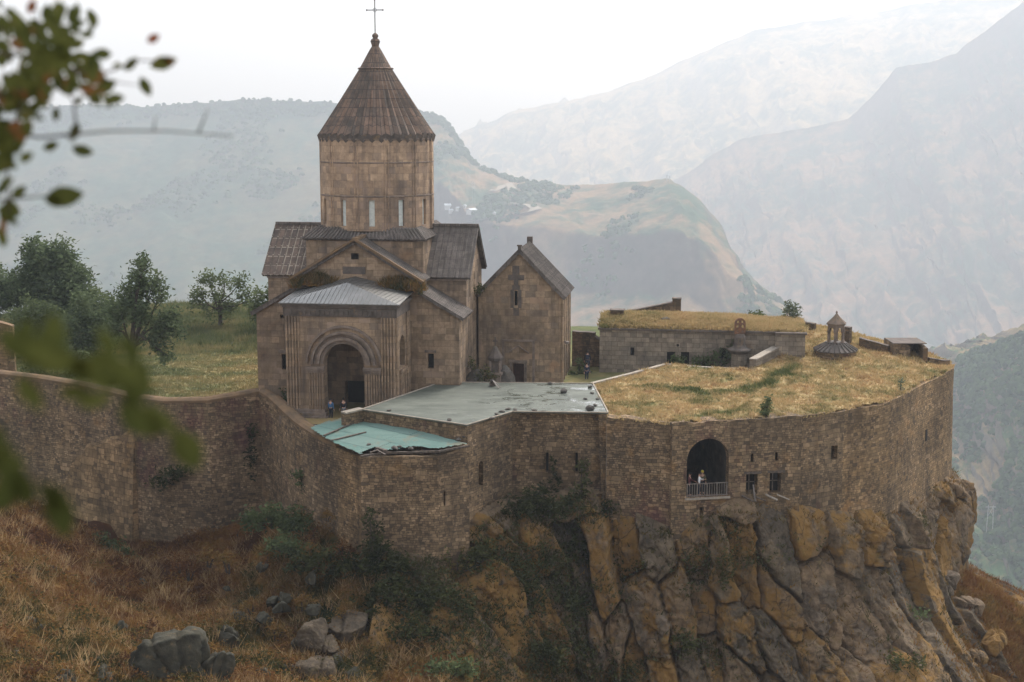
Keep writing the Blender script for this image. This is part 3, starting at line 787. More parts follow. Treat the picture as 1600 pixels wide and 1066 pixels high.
#=====MARK_NEAR
# ================================================================== fortress plan (metres)
FW = [on_z(948, 655, 1.6), on_z(1048, 660, 1.6), on_z(1250, 652, 1.6), on_z(1320, 642, 1.6), on_z(1385, 630, 1.6), on_z(1440, 602, 1.7), on_z(1491, 573, 1.8)]
RB = dict(l=on_z(568, 640, 2), bl=on_z(690, 598, 2), br=on_z(925, 600, 2), fr=on_z(948, 645, 2), notch=on_z(800, 643, 2), fm=on_z(730, 664, 2), le=on_z(540, 645, 2))

def jag(A, B, za, zb, amp=0.09, step=0.55, seed=0):
    """uneven top line of an old wall between two stations (0 and the length)"""
    L = (Vector(B[:2]) - Vector(A[:2])).length
    n = max(1, int(L / step)); rg = random.Random(seed)
    return [(L * i / n, za + (zb - za) * i / n + (rg.uniform(-amp, amp) if 0 < i < n else 0)) for i in range(n + 1)]
def wall_piece(mb, A, B, zb, za, zt, thick, holes=(), depths=None, inner=True, seed=0, amp=0.09, ends=True):
    """one straight stretch of wall with its own thickness, from A to B (outside on the right hand of B->A)"""
    A = Vector((A[0], A[1], 0)); B = Vector((B[0], B[1], 0)); d = (B - A).normalized(); L = (B - A).length
    nrm = Vector((d.y, -d.x, 0))
    top = jag(A, B, za, zt, amp, seed=seed)
    outer = [(0, zb), (L, zb)] + top[::-1]
    facade(mb, outer, list(holes), A, d, nrm, 0.5, depths)
    for (a, z0), (b, z1) in zip(top[:-1], top[1:]):
        p, q = A + d * a, A + d * b; o = -nrm * thick
        mb.face([(p.x, p.y, z0), (q.x, q.y, z1), (q.x + o.x, q.y + o.y, z1), (p.x + o.x, p.y + o.y, z0)])
        if inner: mb.face([(q.x + o.x, q.y + o.y, z1), (q.x + o.x, q.y + o.y, zb), (p.x + o.x, p.y + o.y, zb), (p.x + o.x, p.y + o.y, z0)])
    if ends:
        for P, z in ((A, za), (B, zt)):
            o = -nrm * thick
            mb.face([(P.x, P.y, zb), (P.x, P.y, z), (P.x + o.x, P.y + o.y, z), (P.x + o.x, P.y + o.y, zb)])
    return A, d, nrm
def wall_panes(parent, name, holes, depths, A, d, nrm, mat='dark'):
    for h, dp in zip(holes, depths): pane(h, A, d, nrm, dp).build(name, mat, parent)
def seg_hole(px0, px1, py0, py1, A, B, arched=False, n=8):
    a0, z1 = on_seg(px0, py0, A, B); a1, _ = on_seg(px1, py0, A, B); _, z0 = on_seg((px0 + px1) / 2, py1, A, B)
    if arched: return arch(a0, a1, z0, z1 - (a1 - a0) / 2, n)
    return rect(a0, a1, z0, z1)

# ---------- right fortress wall
t = thing('fortress_wall', 'long brown rubble fortress wall with arched balcony opening above the cliff', 'fortress wall')
ZB = -13.0
mb = MB()
wall_piece(mb, FW[0], FW[1], ZB, 1.75, 1.55, 1.2, seed=1)
holes_s = [seg_hole(1030 - 12, 1030 - 6, 772, 779, FW[0], FW[1])]
mb.build('wall', 'rubble', t)
# arched bay stands 0.45 m proud of its neighbours
d = (Vector(FW[2][:2]) - Vector(FW[1][:2])).normalized(); nn = Vector((d.y, -d.x))
A2 = Vector((FW[1].x, FW[1].y)) + nn * 0.45; B2 = Vector((FW[2].x, FW[2].y)) + nn * 0.45
h_arch = seg_hole(1074, 1140, 687, 776, A2, B2, True, 18)
h_win = [seg_hole(1173, 1178, 709, 722, A2, B2, True), seg_hole(1211, 1216, 707, 720, A2, B2, True),
         seg_hole(1166, 1184, 741, 772, A2, B2), seg_hole(1203, 1221, 739, 770, A2, B2),
         seg_hole(1093, 1100, 793, 805, A2, B2), seg_hole(1122, 1127, 792, 803, A2, B2)]
mb = MB()
hd = [.7] + [0.45, 0.45, 0.7, 0.7, 0.4, 0.4]
AA, dd, nv = wall_piece(mb, A2, B2, ZB, 1.6, 1.75, 1.5, [h_arch] + h_win, hd, inner=False, seed=2)
mb.build('arched_bay', 'rubble', t)
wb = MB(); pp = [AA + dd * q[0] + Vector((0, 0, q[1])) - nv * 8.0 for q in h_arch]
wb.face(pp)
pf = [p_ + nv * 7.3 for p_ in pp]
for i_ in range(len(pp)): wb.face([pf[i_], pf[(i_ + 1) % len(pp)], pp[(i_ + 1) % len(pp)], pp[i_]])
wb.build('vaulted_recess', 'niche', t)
wall_panes(t, 'window', h_win, hd[1:], AA, dd, nv)
# voussoir ring of the big arch
mb = MB()
c0 = (h_arch[0][0] + h_arch[1][0]) / 2; r0 = (h_arch[1][0] - h_arch[0][0]) / 2; zs = h_arch[2][1]
pr = []
for k in range(19):
    a = math.pi * k / 18
    pr.append((c0 + (r0 + .02) * math.cos(a), zs + (r0 + .02) * math.sin(a), c0 + (r0 + .42) * math.cos(a), zs + (r0 + .42) * math.sin(a)))
Q = lambda a, z, o: AA + dd * a + Vector((0, 0, z)) + nv * o
for p, q in zip(pr[:-1], pr[1:]):
    mb.face([Q(p[0], p[1], .04), Q(p[2], p[3], .04), Q(q[2], q[3], .04), Q(q[0], q[1], .04)], [(p[0], p[1]), (p[2], p[3]), (q[2], q[3]), (q[0], q[1])])
    mb.face([Q(p[2], p[3], .04), Q(p[2], p[3], -.05), Q(q[2], q[3], -.05), Q(q[2], q[3], .04)])
mb.build('arch_ring', 'rubble', t)
# window frames and broken timber sills of the two square windows
for k in (2, 3):
    h = h_win[k]; a0, a1, z0, z1 = h[0][0], h[1][0], h[0][1], h[2][1]
    mb = MB()
    mb.bar(Q(a0 - .18, z1 + .08, .03), Q(a1 + .25, z1 + .08, .03), .16, .16)
    mb.bar(Q((a0 + a1) / 2 - .12, z0 - .1, -.3), Q((a0 + a1) / 2 - .12, z1, -.3), .07, .07, nv)
    mb.bar(Q(a0, (z0 + z1) / 2 + .1, -.3), Q(a1, (z0 + z1) / 2 + .1, -.3), .06, .06)
    mb.build('window_frame', 'wood', t)
    mb = MB(); mb.bar(Q(a0 - .35, z0 - .05, .12), Q(a0 + .45, z0 - .42, .55), .28, .07); mb.bar(Q(a1 - .35, z0 - .1, .15), Q(a1 + .5, z0 - .45, .5), .22, .06)
    mb.build('broken_sill', 'wood' if k == 2 else 'pale_edge', t)
mb = MB(); ax = h_win[2][1][0]; mb.bar(Q(ax - .3, h_win[2][0][1] - .45, .45), Q(ax - .38, h_win[2][0][1] + .75, .1), .09, .09, nv); mb.build('leaning_board', 'iron', t)
mb = MB(); wall_piece(mb, FW[2], FW[3], ZB, 1.7, 1.6, 1.2, [seg_hole(1299, 1309, 697, 718, FW[2], FW[3])], [0.6], seed=3, ends=False)
hA = seg_hole(1299, 1309, 697, 718, FW[2], FW[3])
p_ = [(FW[2].x, FW[2].y), (FW[3].x, FW[3].y)]
Av = Vector((FW[2].x, FW[2].y, 0)); dv = (Vector((FW[3].x, FW[3].y, 0)) - Av).normalized()
pane(hA, Av, dv, Vector((dv.y, -dv.x, 0)), .6).build('window', 'dark', t)
mb.build('wall', 'rubble', t)
# the curved corner: smooth plan through the surveyed stations
def catmull(pts, n=6):
    out = []
    P = [pts[0]] + list(pts) + [pts[-1]]
    for i in range(1, len(P) - 2):
        for k in range(n):
            s = k / n
            a, b, c, e = P[i - 1], P[i], P[i + 1], P[i + 2]
            out.append(0.5 * ((2 * b) + (c - a) * s + (2 * a - 5 * b + 4 * c - e) * s * s + (3 * b - a - 3 * c + e) * s ** 3))
    out.append(P[-2]); return out
back = [Vector((39.2, 130.5, 1.6)), Vector((36.5, 139, 1.8)), Vector((28, 148, 2.5))]
curve = catmull([Vector(FW[3]), Vector(FW[4]), Vector(FW[5]), Vector(FW[6]), *back], 7)
mb = MB(); s_acc = 0.0; rgj = random.Random(5)
tops = [p.z + rgj.uniform(-.05, .05) for p in curve]
norms = []
for i in range(len(curve)):
    dd_ = (curve[min(i + 1, len(curve) - 1)] - curve[max(i - 1, 0)]); dd_.z = 0; dd_.normalize(); norms.append(Vector((dd_.y, -dd_.x, 0)))
for i in range(len(curve) - 1):
    p, q = curve[i], curve[i + 1]; L = (q - p).length
    zl = [ZB, -6, -3, 0]
    for z0, z1 in zip(zl, zl[1:] + [None]):
        za, zb_ = (z1, z1) if z1 is not None else (tops[i], tops[i + 1])
        kb_ = {id(p): min(1, i / 10), id(q): min(1, (i + 1) / 10)}
        of0 = lambda z: max(0, -z) * 0.03
        P = lambda c, nrm_, z: (c.x + nrm_.x * of0(z) * kb_[id(c)], c.y + nrm_.y * of0(z) * kb_[id(c)], z)
        mb.face([P(p, norms[i], z0), P(q, norms[i + 1], z0), P(q, norms[i + 1], zb_), P(p, norms[i], za)], [(s_acc, z0), (s_acc + L, z0), (s_acc + L, zb_), (s_acc, za)])
    a, b = p - norms[i] * 1.3, q - norms[i + 1] * 1.3
    mb.face([(p.x, p.y, tops[i]), (q.x, q.y, tops[i + 1]), (b.x, b.y, tops[i + 1]), (a.x, a.y, tops[i])])
    mb.face([(b.x, b.y, tops[i + 1]), (b.x, b.y, ZB), (a.x, a.y, ZB), (a.x, a.y, tops[i])])
    s_acc += L
mb.build('curved_wall', 'rubble_warm', t)
# small slits in the curved part
for px, py0, py1 in ((1402, 688, 705), (1446, 672, 688), (1475, 688, 702)):
    j = min(range(len(curve) - 1), key=lambda i: abs(0.5 * (curve[i].x + curve[i + 1].x) - on_y(px, py0, curve[i].y).x))
    p, q = curve[j], curve[j + 1]
    h = seg_hole(px - 1.5, px + 1.5, py0, py1, p, q)
    dv = (q - p); dv.z = 0; dv.normalize(); n_ = Vector((dv.y, -dv.x, 0))
    mb = MB(); pts = [Vector((p.x, p.y, 0)) + dv * a + Vector((0, 0, z)) + n_ * (max(0, -z) * .03 + .02) for a, z in h]
    mb.prism([x - n_ * .3 for x in pts], n_ * .31); mb.build('slit_window', 'dark', t)

# ---------- balcony railing and floor in the arch
g = thing('balcony_railing', 'grey metal railing across the arched opening of the fortress wall', 'railing')
a0, a1, zf = h_arch[0][0], h_arch[1][0], h_arch[0][1]
mb = MB(); mb.bar(Q(a0 + .02, zf + 1.0, -.08), Q(a1 - .02, zf + 1.0, -.08), .06, .06); mb.bar(Q(a0 + .02, zf + .08, -.08), Q(a1 - .02, zf + .08, -.08), .05, .05); mb.build('rail', 'iron', g)
for i in range(17):
    a = a0 + .1 + (a1 - a0 - .2) * i / 16
    mb = MB(); mb.bar(Q(a, zf, -.08), Q(a, zf + 1.0, -.08), .07 if i % 4 == 0 else .035, .07 if i % 4 == 0 else .035, nv); mb.build('baluster', 'iron', g)
ARCHQ, ARCH_Z, ARCH_A = Q, zf, (a0, a1)
mb = MB(); mb.bar(Q(a0 - .1, zf - .1, .06), Q(a1 + .1, zf - .1, .06), .3, .12); mb.build('sill', 'pale_edge', t)

# ---------- flat roofed building behind the front wall
b = thing('flat_roofed_building', 'stone building with wet green flat roof and slit windows above the bushes', 'building')
c1, c2, c3, c4, c5 = RB['fm'], RB['notch'], RB['fr'], RB['br'], RB['bl']
mb = MB()
h1 = [seg_hole(748, 755, 722, 760, c1, c2, True)]
A_, d_, n_ = wall_piece(mb, c1, c2, ZB, 1.9, 1.9, .6, h1, [.6], seed=6, amp=.03); wall_panes(b, 'slit_window', h1, [.6], A_, d_, n_)
h2 = [seg_hole(796, 800, 689, 700, c2, c3, True), seg_hole(853, 857, 707, 738, c2, c3, True), seg_hole(899, 903, 707, 739, c2, c3, True)]
A_, d_, n_ = wall_piece(mb, c2, c3, ZB, 1.9, 1.9, .6, h2, [.5] * 3, seed=7, amp=.03); wall_panes(b, 'slit_window', h2, [.5] * 3, A_, d_, n_)
for k, hh in enumerate(h2[1:] + h1):      # pale stone lintels over the slits
    pass
le = RB['le']; l_ = RB['l']
wall_piece(mb, l_, c1, ZB, 1.9, 1.9, .5, seed=8, amp=.02)
wall_piece(mb, c3, c4, -3, 1.9, 1.9, .4, amp=.02); wall_piece(mb, c4, c5, -1, 1.9, 1.9, .4, amp=.02); wall_piece(mb, c5, l_, -1, 1.9, 1.9, .4, amp=.02)
mb.build('wall', 'rubble', b)
roof_poly = [l_, c1, c2, c3, c4, c5]
cen = sum((Vector(p) for p in roof_poly), Vector()) / 6
mb = MB(); ov = [Vector((p.x, p.y, 2.0)) + (Vector((p.x - cen.x, p.y - cen.y, 0)).normalized() * .12) for p in roof_poly]
tris = tessellate_polygon([[Vector((p.x, p.y, 0)) for p in ov]])
for tr in tris: mb.face([ov[i] for i in tr] if (ov[tr[1]] - ov[tr[0]]).cross(ov[tr[2]] - ov[tr[0]]).z > 0 else [ov[i] for i in tr][::-1])
for i in range(6):
    p, q = ov[i], ov[(i + 1) % 6]; dz = Vector((0, 0, -.09)); mb.face([p + dz, q + dz, q, p])
mb.build('flat_roof', 'wet_roof', b)
mb = MB()
for i in range(6):
    p, q = ov[i], ov[(i + 1) % 6]; mb.bar(p + Vector((0, 0, .03)), q + Vector((0, 0, .03)), .1, .07)
mb.build('roof_edging', 'pale_edge', b)
w = thing('parapet_wall', 'short stone parapet beside the flat green roof in front of the church porch', 'wall')
mb = MB(); wall_piece(mb, (le.x, le.y), (l_.x, l_.y), -4, 1.85, 1.95, .55, seed=4, amp=.02); mb.build('wall', 'rubble', w)
mb = MB(); dv = (Vector(l_) - Vector(le)).normalized(); nx = Vector((-dv.y, dv.x, 0)); mb.bar(Vector((le.x, le.y, 1.95)) + nx * .27, Vector((l_.x, l_.y, 2.03)) + nx * .27, .66, .12); mb.build('coping', 'pale_edge', w)

# ---------- stones lying on roofs
def stone(name, label, p, sx, sy, sz, seed, mat='boulder', cat='stone', group=None, rot=0, cuts=26, bev=0.12):
    rg = random.Random(seed); bm = bmesh.new()
    for k in range(cuts):
        v = Vector((rg.gauss(0, 1), rg.gauss(0, 1), rg.gauss(0, 1))).normalized()
        v = v * rg.uniform(.8, 1.1); bm.verts.new((v.x * sx, v.y * sy, v.z * sz + sz * .55))
    r = bmesh.ops.convex_hull(bm, input=bm.verts)
    bmesh.ops.delete(bm, geom=[g_ for g_ in r['geom_interior'] if isinstance(g_, bmesh.types.BMVert)], context='VERTS')
    bmesh.ops.bevel(bm, geom=list(bm.edges), offset=min(sx, sy, sz) * bev, segments=1, affect='EDGES', profile=.5)
    me = bpy.data.meshes.new(name); bm.to_mesh(me); bm.free(); me.materials.append(MT[mat])
    for n_a in ('cell', 'lichen'):
        at = me.attributes.new(n_a, 'FLOAT', 'POINT'); at.data.foreach_set('value', [rg.random()] * 1 * len(me.vertices) if False else np.full(len(me.vertices), rg.random(), np.float32))
    o = bpy.data.objects.new(name, me); COL.objects.link(o); o.location = p; o.rotation_euler = (0, 0, rot)
    return tag(o, label, cat, group)
SG = 'stones weighing down the flat green roof'
roof_st = [(880, 614, .34, 'large dark stone alone on the wet part of the green roof'), (922, 605, .30, 'dark stone by the back corner of the green roof beside the dry grass'), (925, 615, .24, 'flat stone near the grass edge, second from the back corner of the green roof'),
           (915, 624, .22, 'flat dark slab in the row left of the roof edge by the grass'), (934, 624, .22, 'dark stone touching the green roof edge beside the dry grass'), (930, 634, .25, 'thin slab near the front grass corner of the green roof'),
           (922, 641, .36, 'dark rubble lump at the front right corner of the green roof'), (768, 655, .3, 'flattish stone leftmost in the row along the angled roof edge'), (776, 648, .26, 'dark stone second in the row along the angled roof edge'),
           (784, 644, .26, 'dark stone third in the row along the angled roof edge'), (794, 640, .24, 'stone at the inner bend of the green roof edge'), (805, 641, .26, 'flat slab just right of the bend of the green roof edge'),
           (834, 642, .26, 'thin slab at the middle of the front green roof edge'), (608, 642, .22, 'small stone by the back left edge of the green roof near the porch'), (702, 657, .26, 'small stone near the low front left corner of the green roof'),
           (860, 600, .26, 'reddish stone on the back edge of the green roof below the chapel')]
for i, (px, py, s, lab) in enumerate(roof_st):
    p = on_z(px, py, 2.02); stone('roof_stone', lab, p, s * 1.1, s * .7, s * (.75 if i in (0, 6) else .4), i + 1, group=SG, rot=i)
# rusty pipe end with a bent spout on the back edge of the roof
p = on_z(770, 604, 2.02)
t = thing('bent_spout', 'broken rusty spout with a pale bent end on the back edge of the green roof', 'spout', p)
mb = MB(); mb.tube([(-.1, .3, .1), (-.05, .1, .45), (.0, -.05, .55)], [.14, .16, .1], 8); mb.box((-.28, .1, 0), (.22, .5, .3)); mb.build('bracket', 'wood', t)
mb = MB(); mb.tube([(.0, 0, .5), (.25, -.5, .25), (.5, -1.2, .08)], [.05, .05, .04], 6); mb.tube([(.1, 0, .45), (.4, -.45, .25), (.62, -1.0, .1)], [.04, .04, .03], 6); mb.build('spout', 'iron', t)

# ---------- teal roofed shed
sh = thing('metal_roofed_shed', 'rubble shed under rusty teal corrugated roofing below the church porch', 'shed')
q1, q2, q3, q4, q5 = on_z(482, 668, .8), on_z(545, 652, 1.0), on_z(733, 692, .95), on_z(685, 710, .35), on_z(563, 712, .35)
q25 = on_z(585, 655, 1.0)
mb = MB()
wall_piece(mb, q5, q4, ZB - 2, .2, .2, .5, seed=11, amp=.05)
wall_piece(mb, q4, q3, ZB - 2, .2, .75, .5, [seg_hole(693, 696, 768, 790, q4, q3)], [.4], seed=12, amp=.03)
mb.build('wall', 'rubble', sh)
A_ = Vector((q4.x, q4.y, 0)); d_ = (Vector((q3.x, q3.y, 0)) - A_).normalized()
pane(seg_hole(693, 696, 768, 790, q4, q3), A_, d_, Vector((d_.y, -d_.x, 0)), .4).build('slit_window', 'dark', sh)
# corrugated sheets follow a sloping plane fitted to the corners
import numpy.linalg as la
cs = np.array([[*q1], [*q2], [*q3], [*q4], [*q5]]); ABC = la.lstsq(np.c_[cs[:, :2], np.ones(5)], cs[:, 2], rcond=None)[0]
zt = lambda x, y: ABC[0] * x + ABC[1] * y + ABC[2]
fall = Vector((0.78, -0.62)).normalized(); acr = Vector((fall.y * -1, fall.x))
poly_t = [q1 + Vector((0, 0, 0)), Vector(on_z(520, 692, .6)), Vector(on_z(563, 713, .3)), Vector(on_z(590, 703, .4)), Vector(on_z(600, 708, .4)), Vector(on_z(650, 704, .4)), q4, q3, Vector(on_z(612, 664, .95)), q2]
pl2 = [(p.x, p.y) for p in poly_t]
us = np.arange(-16, 16, .05); vs = np.arange(-16, 16, .25)
U_, V_ = np.meshgrid(us, vs, indexing='ij'); cxp = np.mean(pl2, 0)
Xg = cxp[0] + fall.x * V_ + acr.x * U_; Yg = cxp[1] + fall.y * V_ + acr.y * U_
kp = in_poly(Xg, Yg, pl2)
sheet = np.floor((U_ + 40) / 1.9); row = np.floor((V_ + 40 + (sheet % 2) * .7) / 4.1)
Zg = zt(Xg, Yg) + .10 + .028 * np.sin(U_ * 2 * np.pi / .2) + .03 * (sheet % 2) + .03 * (row % 2)
su = ((U_ + 40) / 1.9) % 1; sv_ = ((V_ + 40 + (sheet % 2) * .7) / 4.1) % 1
gridmesh('corrugated_roof', Xg, Yg, Zg, 'teal', {'tint': (np.sin(sheet * 12.9 + row * 78.2) * 43.7) % 1, 'seam': np.minimum(np.minimum(su, 1 - su) * 1.9, np.minimum(sv_, 1 - sv_) * 4.1)}, keep=kp, parent=sh)
mb = MB()
for p, q in ((q4, q3), (Vector(on_z(600, 708, .4)), q4), (q5, Vector(on_z(600, 708, .4)))):
    mb.bar((p.x, p.y, zt(p.x, p.y) - .03), (q.x, q.y, zt(q.x, q.y) - .03), .14, .14)
mb.build('eave_beam', 'wood', sh)
def board(label, a, b, w=.16, h=.07, lift=.2):
    A = on_z(*a, .7); B = on_z(*b, .7); o = MB()
    o.bar((0, 0, 0), (B.x - A.x, B.y - A.y, zt(B.x, B.y) - zt(A.x, A.y)), w, h)
    ob = o.build('plank', 'wood'); ob.location = (A.x, A.y, zt(A.x, A.y) + lift)
    tag(ob, label, 'plank', 'planks lying on the teal roof')
board('long dark plank lying across the teal roof near its upper end', (506, 682), (566, 665))
board('long brown plank lying lower across the teal roof above the wall corner', (518, 688), (572, 680))
board('short thick dark plank near the ragged front edge of the teal roof', (588, 699), (604, 703), .24, .16)
board('thin grey stick at the ragged front edge of the teal roof', (578, 704), (592, 701), .12, .06)
board('short slanting stick on the front edge of the teal roof', (590, 702), (602, 707), .1, .06)
for i, (px, py, s, lab) in enumerate([(568, 659, .3, 'pale stone lump at the upper end of the teal roof'), (576, 694, .2, 'small dark stone on the teal roof just right of the wall corner'), (617, 700, .32, 'cluster of dark stone on the middle front edge of the teal roof'), (642, 701, .22, 'small stone right of the middle front edge of the teal roof'), (716, 693, .26, 'dark stone near the right corner of the teal roof'), (726, 690, .26, 'dark stone on the very right corner of the teal roof'), (624, 698, .2, 'small brown stone behind the cluster on the teal roof front edge')]):
    p = on_z(px, py, .7); p.z = zt(p.x, p.y) + .12
    stone('roof_stone', lab, p, s * 1.1, s * .8, s * .5, 40 + i, group='stones weighing down the teal roof', rot=i)

# ---------- curtain wall on the left, with the coping that steps down in a curve
cw = thing('curtain_wall', 'long rubble curtain wall with brown coping curving down from church to shed', 'fortress wall')
CWT = [on_z(-160, 560, 1.4), on_z(0, 585, 1.2), on_z(60, 592, 1.1), on_z(120, 602, 1.0), on_z(208, 622, .8), on_z(255, 628, .8), on_z(325, 627, 1.0), on_z(370, 619, 1.2), on_z(405, 613, 1.4), on_z(420, 622, 1.1), on_z(440, 641, .75), on_z(462, 661, .5), on_z(490, 680, .25), on_z(508, 689, .12), on_z(525, 696, .05), on_z(545, 694, .1), on_z(560, 689, .2)]
mb = MB()
s_acc = 0
for i in range(len(CWT) - 1):
    p, q = CWT[i], CWT[i + 1]; L = (Vector(q[:2]) - Vector(p[:2])).length
    dv = (Vector((q.x, q.y, 0)) - Vector((p.x, p.y, 0))).normalized(); n_ = Vector((dv.y, -dv.x, 0)) * -.9
    zb = ZB - 6
    mb.face([(p.x, p.y, zb), (q.x, q.y, zb), (q.x, q.y, q.z), (p.x, p.y, p.z)], [(s_acc, zb), (s_acc + L, zb), (s_acc + L, q.z), (s_acc, p.z)])
    a, c = p + n_, q + n_
    mb.face([(c.x, c.y, zb), (a.x, a.y, zb), (a.x, a.y, p.z), (c.x, c.y, q.z)], [(s_acc + L, zb), (s_acc, zb), (s_acc, p.z), (s_acc + L, q.z)])
    mb.face([p, q, (c.x, c.y, q.z), (a.x, a.y, p.z)])
    s_acc += L
p, q = CWT[-1], CWT[-2]
mb.face([(p.x, p.y, ZB), (p.x + .3, p.y + 1.0, ZB), (p.x + .3, p.y + 1.0, p.z), (p.x, p.y, p.z)])
mb.build('wall', 'rubble', cw)
mb = MB()
for i in range(len(CWT) - 1):
    p, q = CWT[i], CWT[i + 1]
    dv = (Vector((q.x, q.y, 0)) - Vector((p.x, p.y, 0))).normalized(); n_ = Vector((dv.y, -dv.x, 0))
    pro = [(.06, -.12), (.07, .08), (-.15, .24), (-.45, .30), (-.75, .24), (-.97, .08), (-.96, -.12)]
    for (o0, z0), (o1, z1) in zip(pro[:-1], pro[1:]):
        mb.face([p + n_ * o0 + Vector((0, 0, z0)), q + n_ * o0 + Vector((0, 0, z0)), q + n_ * o1 + Vector((0, 0, z1)), p + n_ * o1 + Vector((0, 0, z1))])
p = CWT[-1]; mb.box((p.x - .1, p.y - .1, p.z - .1), (p.x + .15, p.y + .9, p.z + .22))
mb.build('coping', 'coping', cw)
# battered repair with a straight right edge
mb = MB(); P1, P2 = on_z(70, 594, 1.1), on_z(208, 622, .8)
dv = (Vector((P2.x, P2.y, 0)) - Vector((P1.x, P1.y, 0))).normalized(); n_ = Vector((dv.y, -dv.x, 0))
P0 = Vector((P1.x, P1.y, 0)); L = (Vector((P2.x, P2.y, 0)) - P0).length
ztop = on_y(208, 690, P2.y).z
tp = [(0, ztop - 7.5), (L * .12, ztop - 5.6), (L * .2, ztop - 5.0), (L * .27, ztop - 3.1), (L * .4, ztop - 2.2), (L * .46, ztop - 1.3), (L * .6, ztop - .9), (L * .74, ztop - .2), (L * .86, ztop + .1), (L * .93, ztop + .6), (L, ztop + .5)]
for (a, za), (c, zc) in zip(tp[:-1], tp[1:]):
    zb = ZB - 6
    f = lambda s_, z_, zt_: P0 + dv * s_ + n_ * (.12 + (zt_ - z_) * .07) + Vector((0, 0, z_))
    mb.face([f(a, zb, za), f(c, zb, zc), f(c, zc, zc), f(a, za, za)], [(a, zb), (c, zb), (c, zc), (a, za)])
    mb.face([f(a, za, za), f(c, zc, zc), P0 + dv * c + Vector((0, 0, zc + .25)), P0 + dv * a + Vector((0, 0, za + .25))])
mb.face([f(L, zb, zc), P0 + dv * L + Vector((0, 0, zb)), P0 + dv * L + Vector((0, 0, zc + .2)), f(L, zc, zc)])
mb.build('battered_facing', 'block_warm', cw)
# tall corner block between curtain wall and shed
cb = thing('corner_bastion', 'stone corner bastion between the curtain wall and the teal roofed shed', 'fortress wall')
e1, e2, e3 = CWT[-3], on_z(562, 712, .1), on_z(563, 712, .1)
mb = MB(); wall_piece(mb, (e1.x + .02, e1.y - .06), (e2.x + .9, e2.y - .25), ZB - 4, -.12, -.2, .8, seed=15, amp=.03); mb.build('wall', 'rubble_warm', cb)
#=====MARK_CHURCH
# ================================================================== main church (own frame: u right, v away, z up)
ch = thing('monastery_church', 'tall brown tuff church with ribbed conical dome and arched porch', 'church', (*ORG, 0), -TH)
FR, RT, LF, BK = Vector((0, -1, 0)), Vector((1, 0, 0)), Vector((-1, 0, 0)), Vector((0, 1, 0))
UX, VX = Vector((1, 0, 0)), Vector((0, 1, 0))
CU, CV = 4.6, 13.0
# nave and aisles
mb = MB()
w_holes = [rect(3.5, 5.2, 0, 2.15), rect(-1.92, -1.5, 2.95, 4.25), rect(10.52, 11.05, 3.35, 4.6), rect(-1.95, -1.65, 7.3, 7.6), rect(4.2, 4.85, 12.3, 12.8)]
gable = [(-4.0, 0), (13.2, 0), (13.2, 7.6), (9.72, 9.75), (9.72, 10.72), (CU, 13.62), (-.52, 10.72), (-.52, 9.85), (-4.0, 7.75)]
facade(mb, gable, w_holes, (0, 5, 0), UX, FR, depths=[.9, .5, .5, .4, .12])
facade(mb, rect(5, 9, 0, 7.6), [], (13.2, 0, 0), VX, RT); facade(mb, rect(5, 9, 0, 7.7), [], (-4.0, 0, 0), VX, LF)
mb.face([(9.72, 5, 9.7), (9.72, 9, 9.7), (9.72, 9, 10.7), (9.72, 5, 10.7)]); mb.face([(-.52, 9, 9.8), (-.52, 5, 9.8), (-.52, 5, 10.7), (-.52, 9, 10.7)])
mb.build('nave_wall', 'church', ch)
for h, d_, m_, nm in ((w_holes[0], .9, 'dark', 'doorway'), (w_holes[1], .5, 'dark', 'window'), (w_holes[2], .5, 'dark', 'window'), (w_holes[3], .4, 'dark', 'window')):
    pane(h, (0, 5, 0), UX, FR, d_).build(nm, m_, ch)
mb = MB(); mb.box((3.5, 4.93, 11.1), (5.4, 5.0, 11.7)); mb.build('dark_panel', 'dark_trim', ch)
for a_, b_ in (((-2.15, 4.9, 4.35), (-1.3, 5.0, 4.6)), ((10.3, 4.9, 4.7), (11.25, 5.0, 4.9))): mb = MB(); mb.box(a_, b_); mb.build('window_hood', 'trim', ch)
mb = MB()
mb.slope((-1.0, 4.65, 10.55), (-1.0, 8.2, 10.55), (CU, 8.2, 13.95), (CU, 4.65, 13.95), .28)
mb.slope((10.2, 8.2, 10.55), (10.2, 4.65, 10.55), (CU, 4.65, 13.95), (CU, 8.2, 13.95), .28, .5, .12, .05)
mb.build('west_roof', 'tiles', ch)
mb = MB(); mb.bar((CU, 4.6, 13.98), (CU, 8.3, 14.02), .4, .22); mb.bar((-1.1, 4.62, 10.55), (CU, 4.62, 14.0), .2, .3, (0, -1, 0)); mb.bar((CU, 4.62, 14.0), (10.3, 4.62, 10.55), .2, .3, (0, -1, 0)); mb.build('gable_coping', 'coping', ch)
mb = MB()
mb.slope((13.65, 9.05, 7.65), (13.65, 4.7, 7.65), (9.6, 4.7, 10.0), (9.6, 9.05, 10.0), .28, .5, .12, .05)
mb.build('aisle_roof', 'tiles', ch)
mb = MB(); mb.slope((-4.45, 4.7, 7.75), (-4.45, 9.05, 7.75), (-.4, 9.05, 10.1), (-.4, 4.7, 10.1), .28, .5, .12, .05); mb.build('aisle_roof', 'tiles', ch)
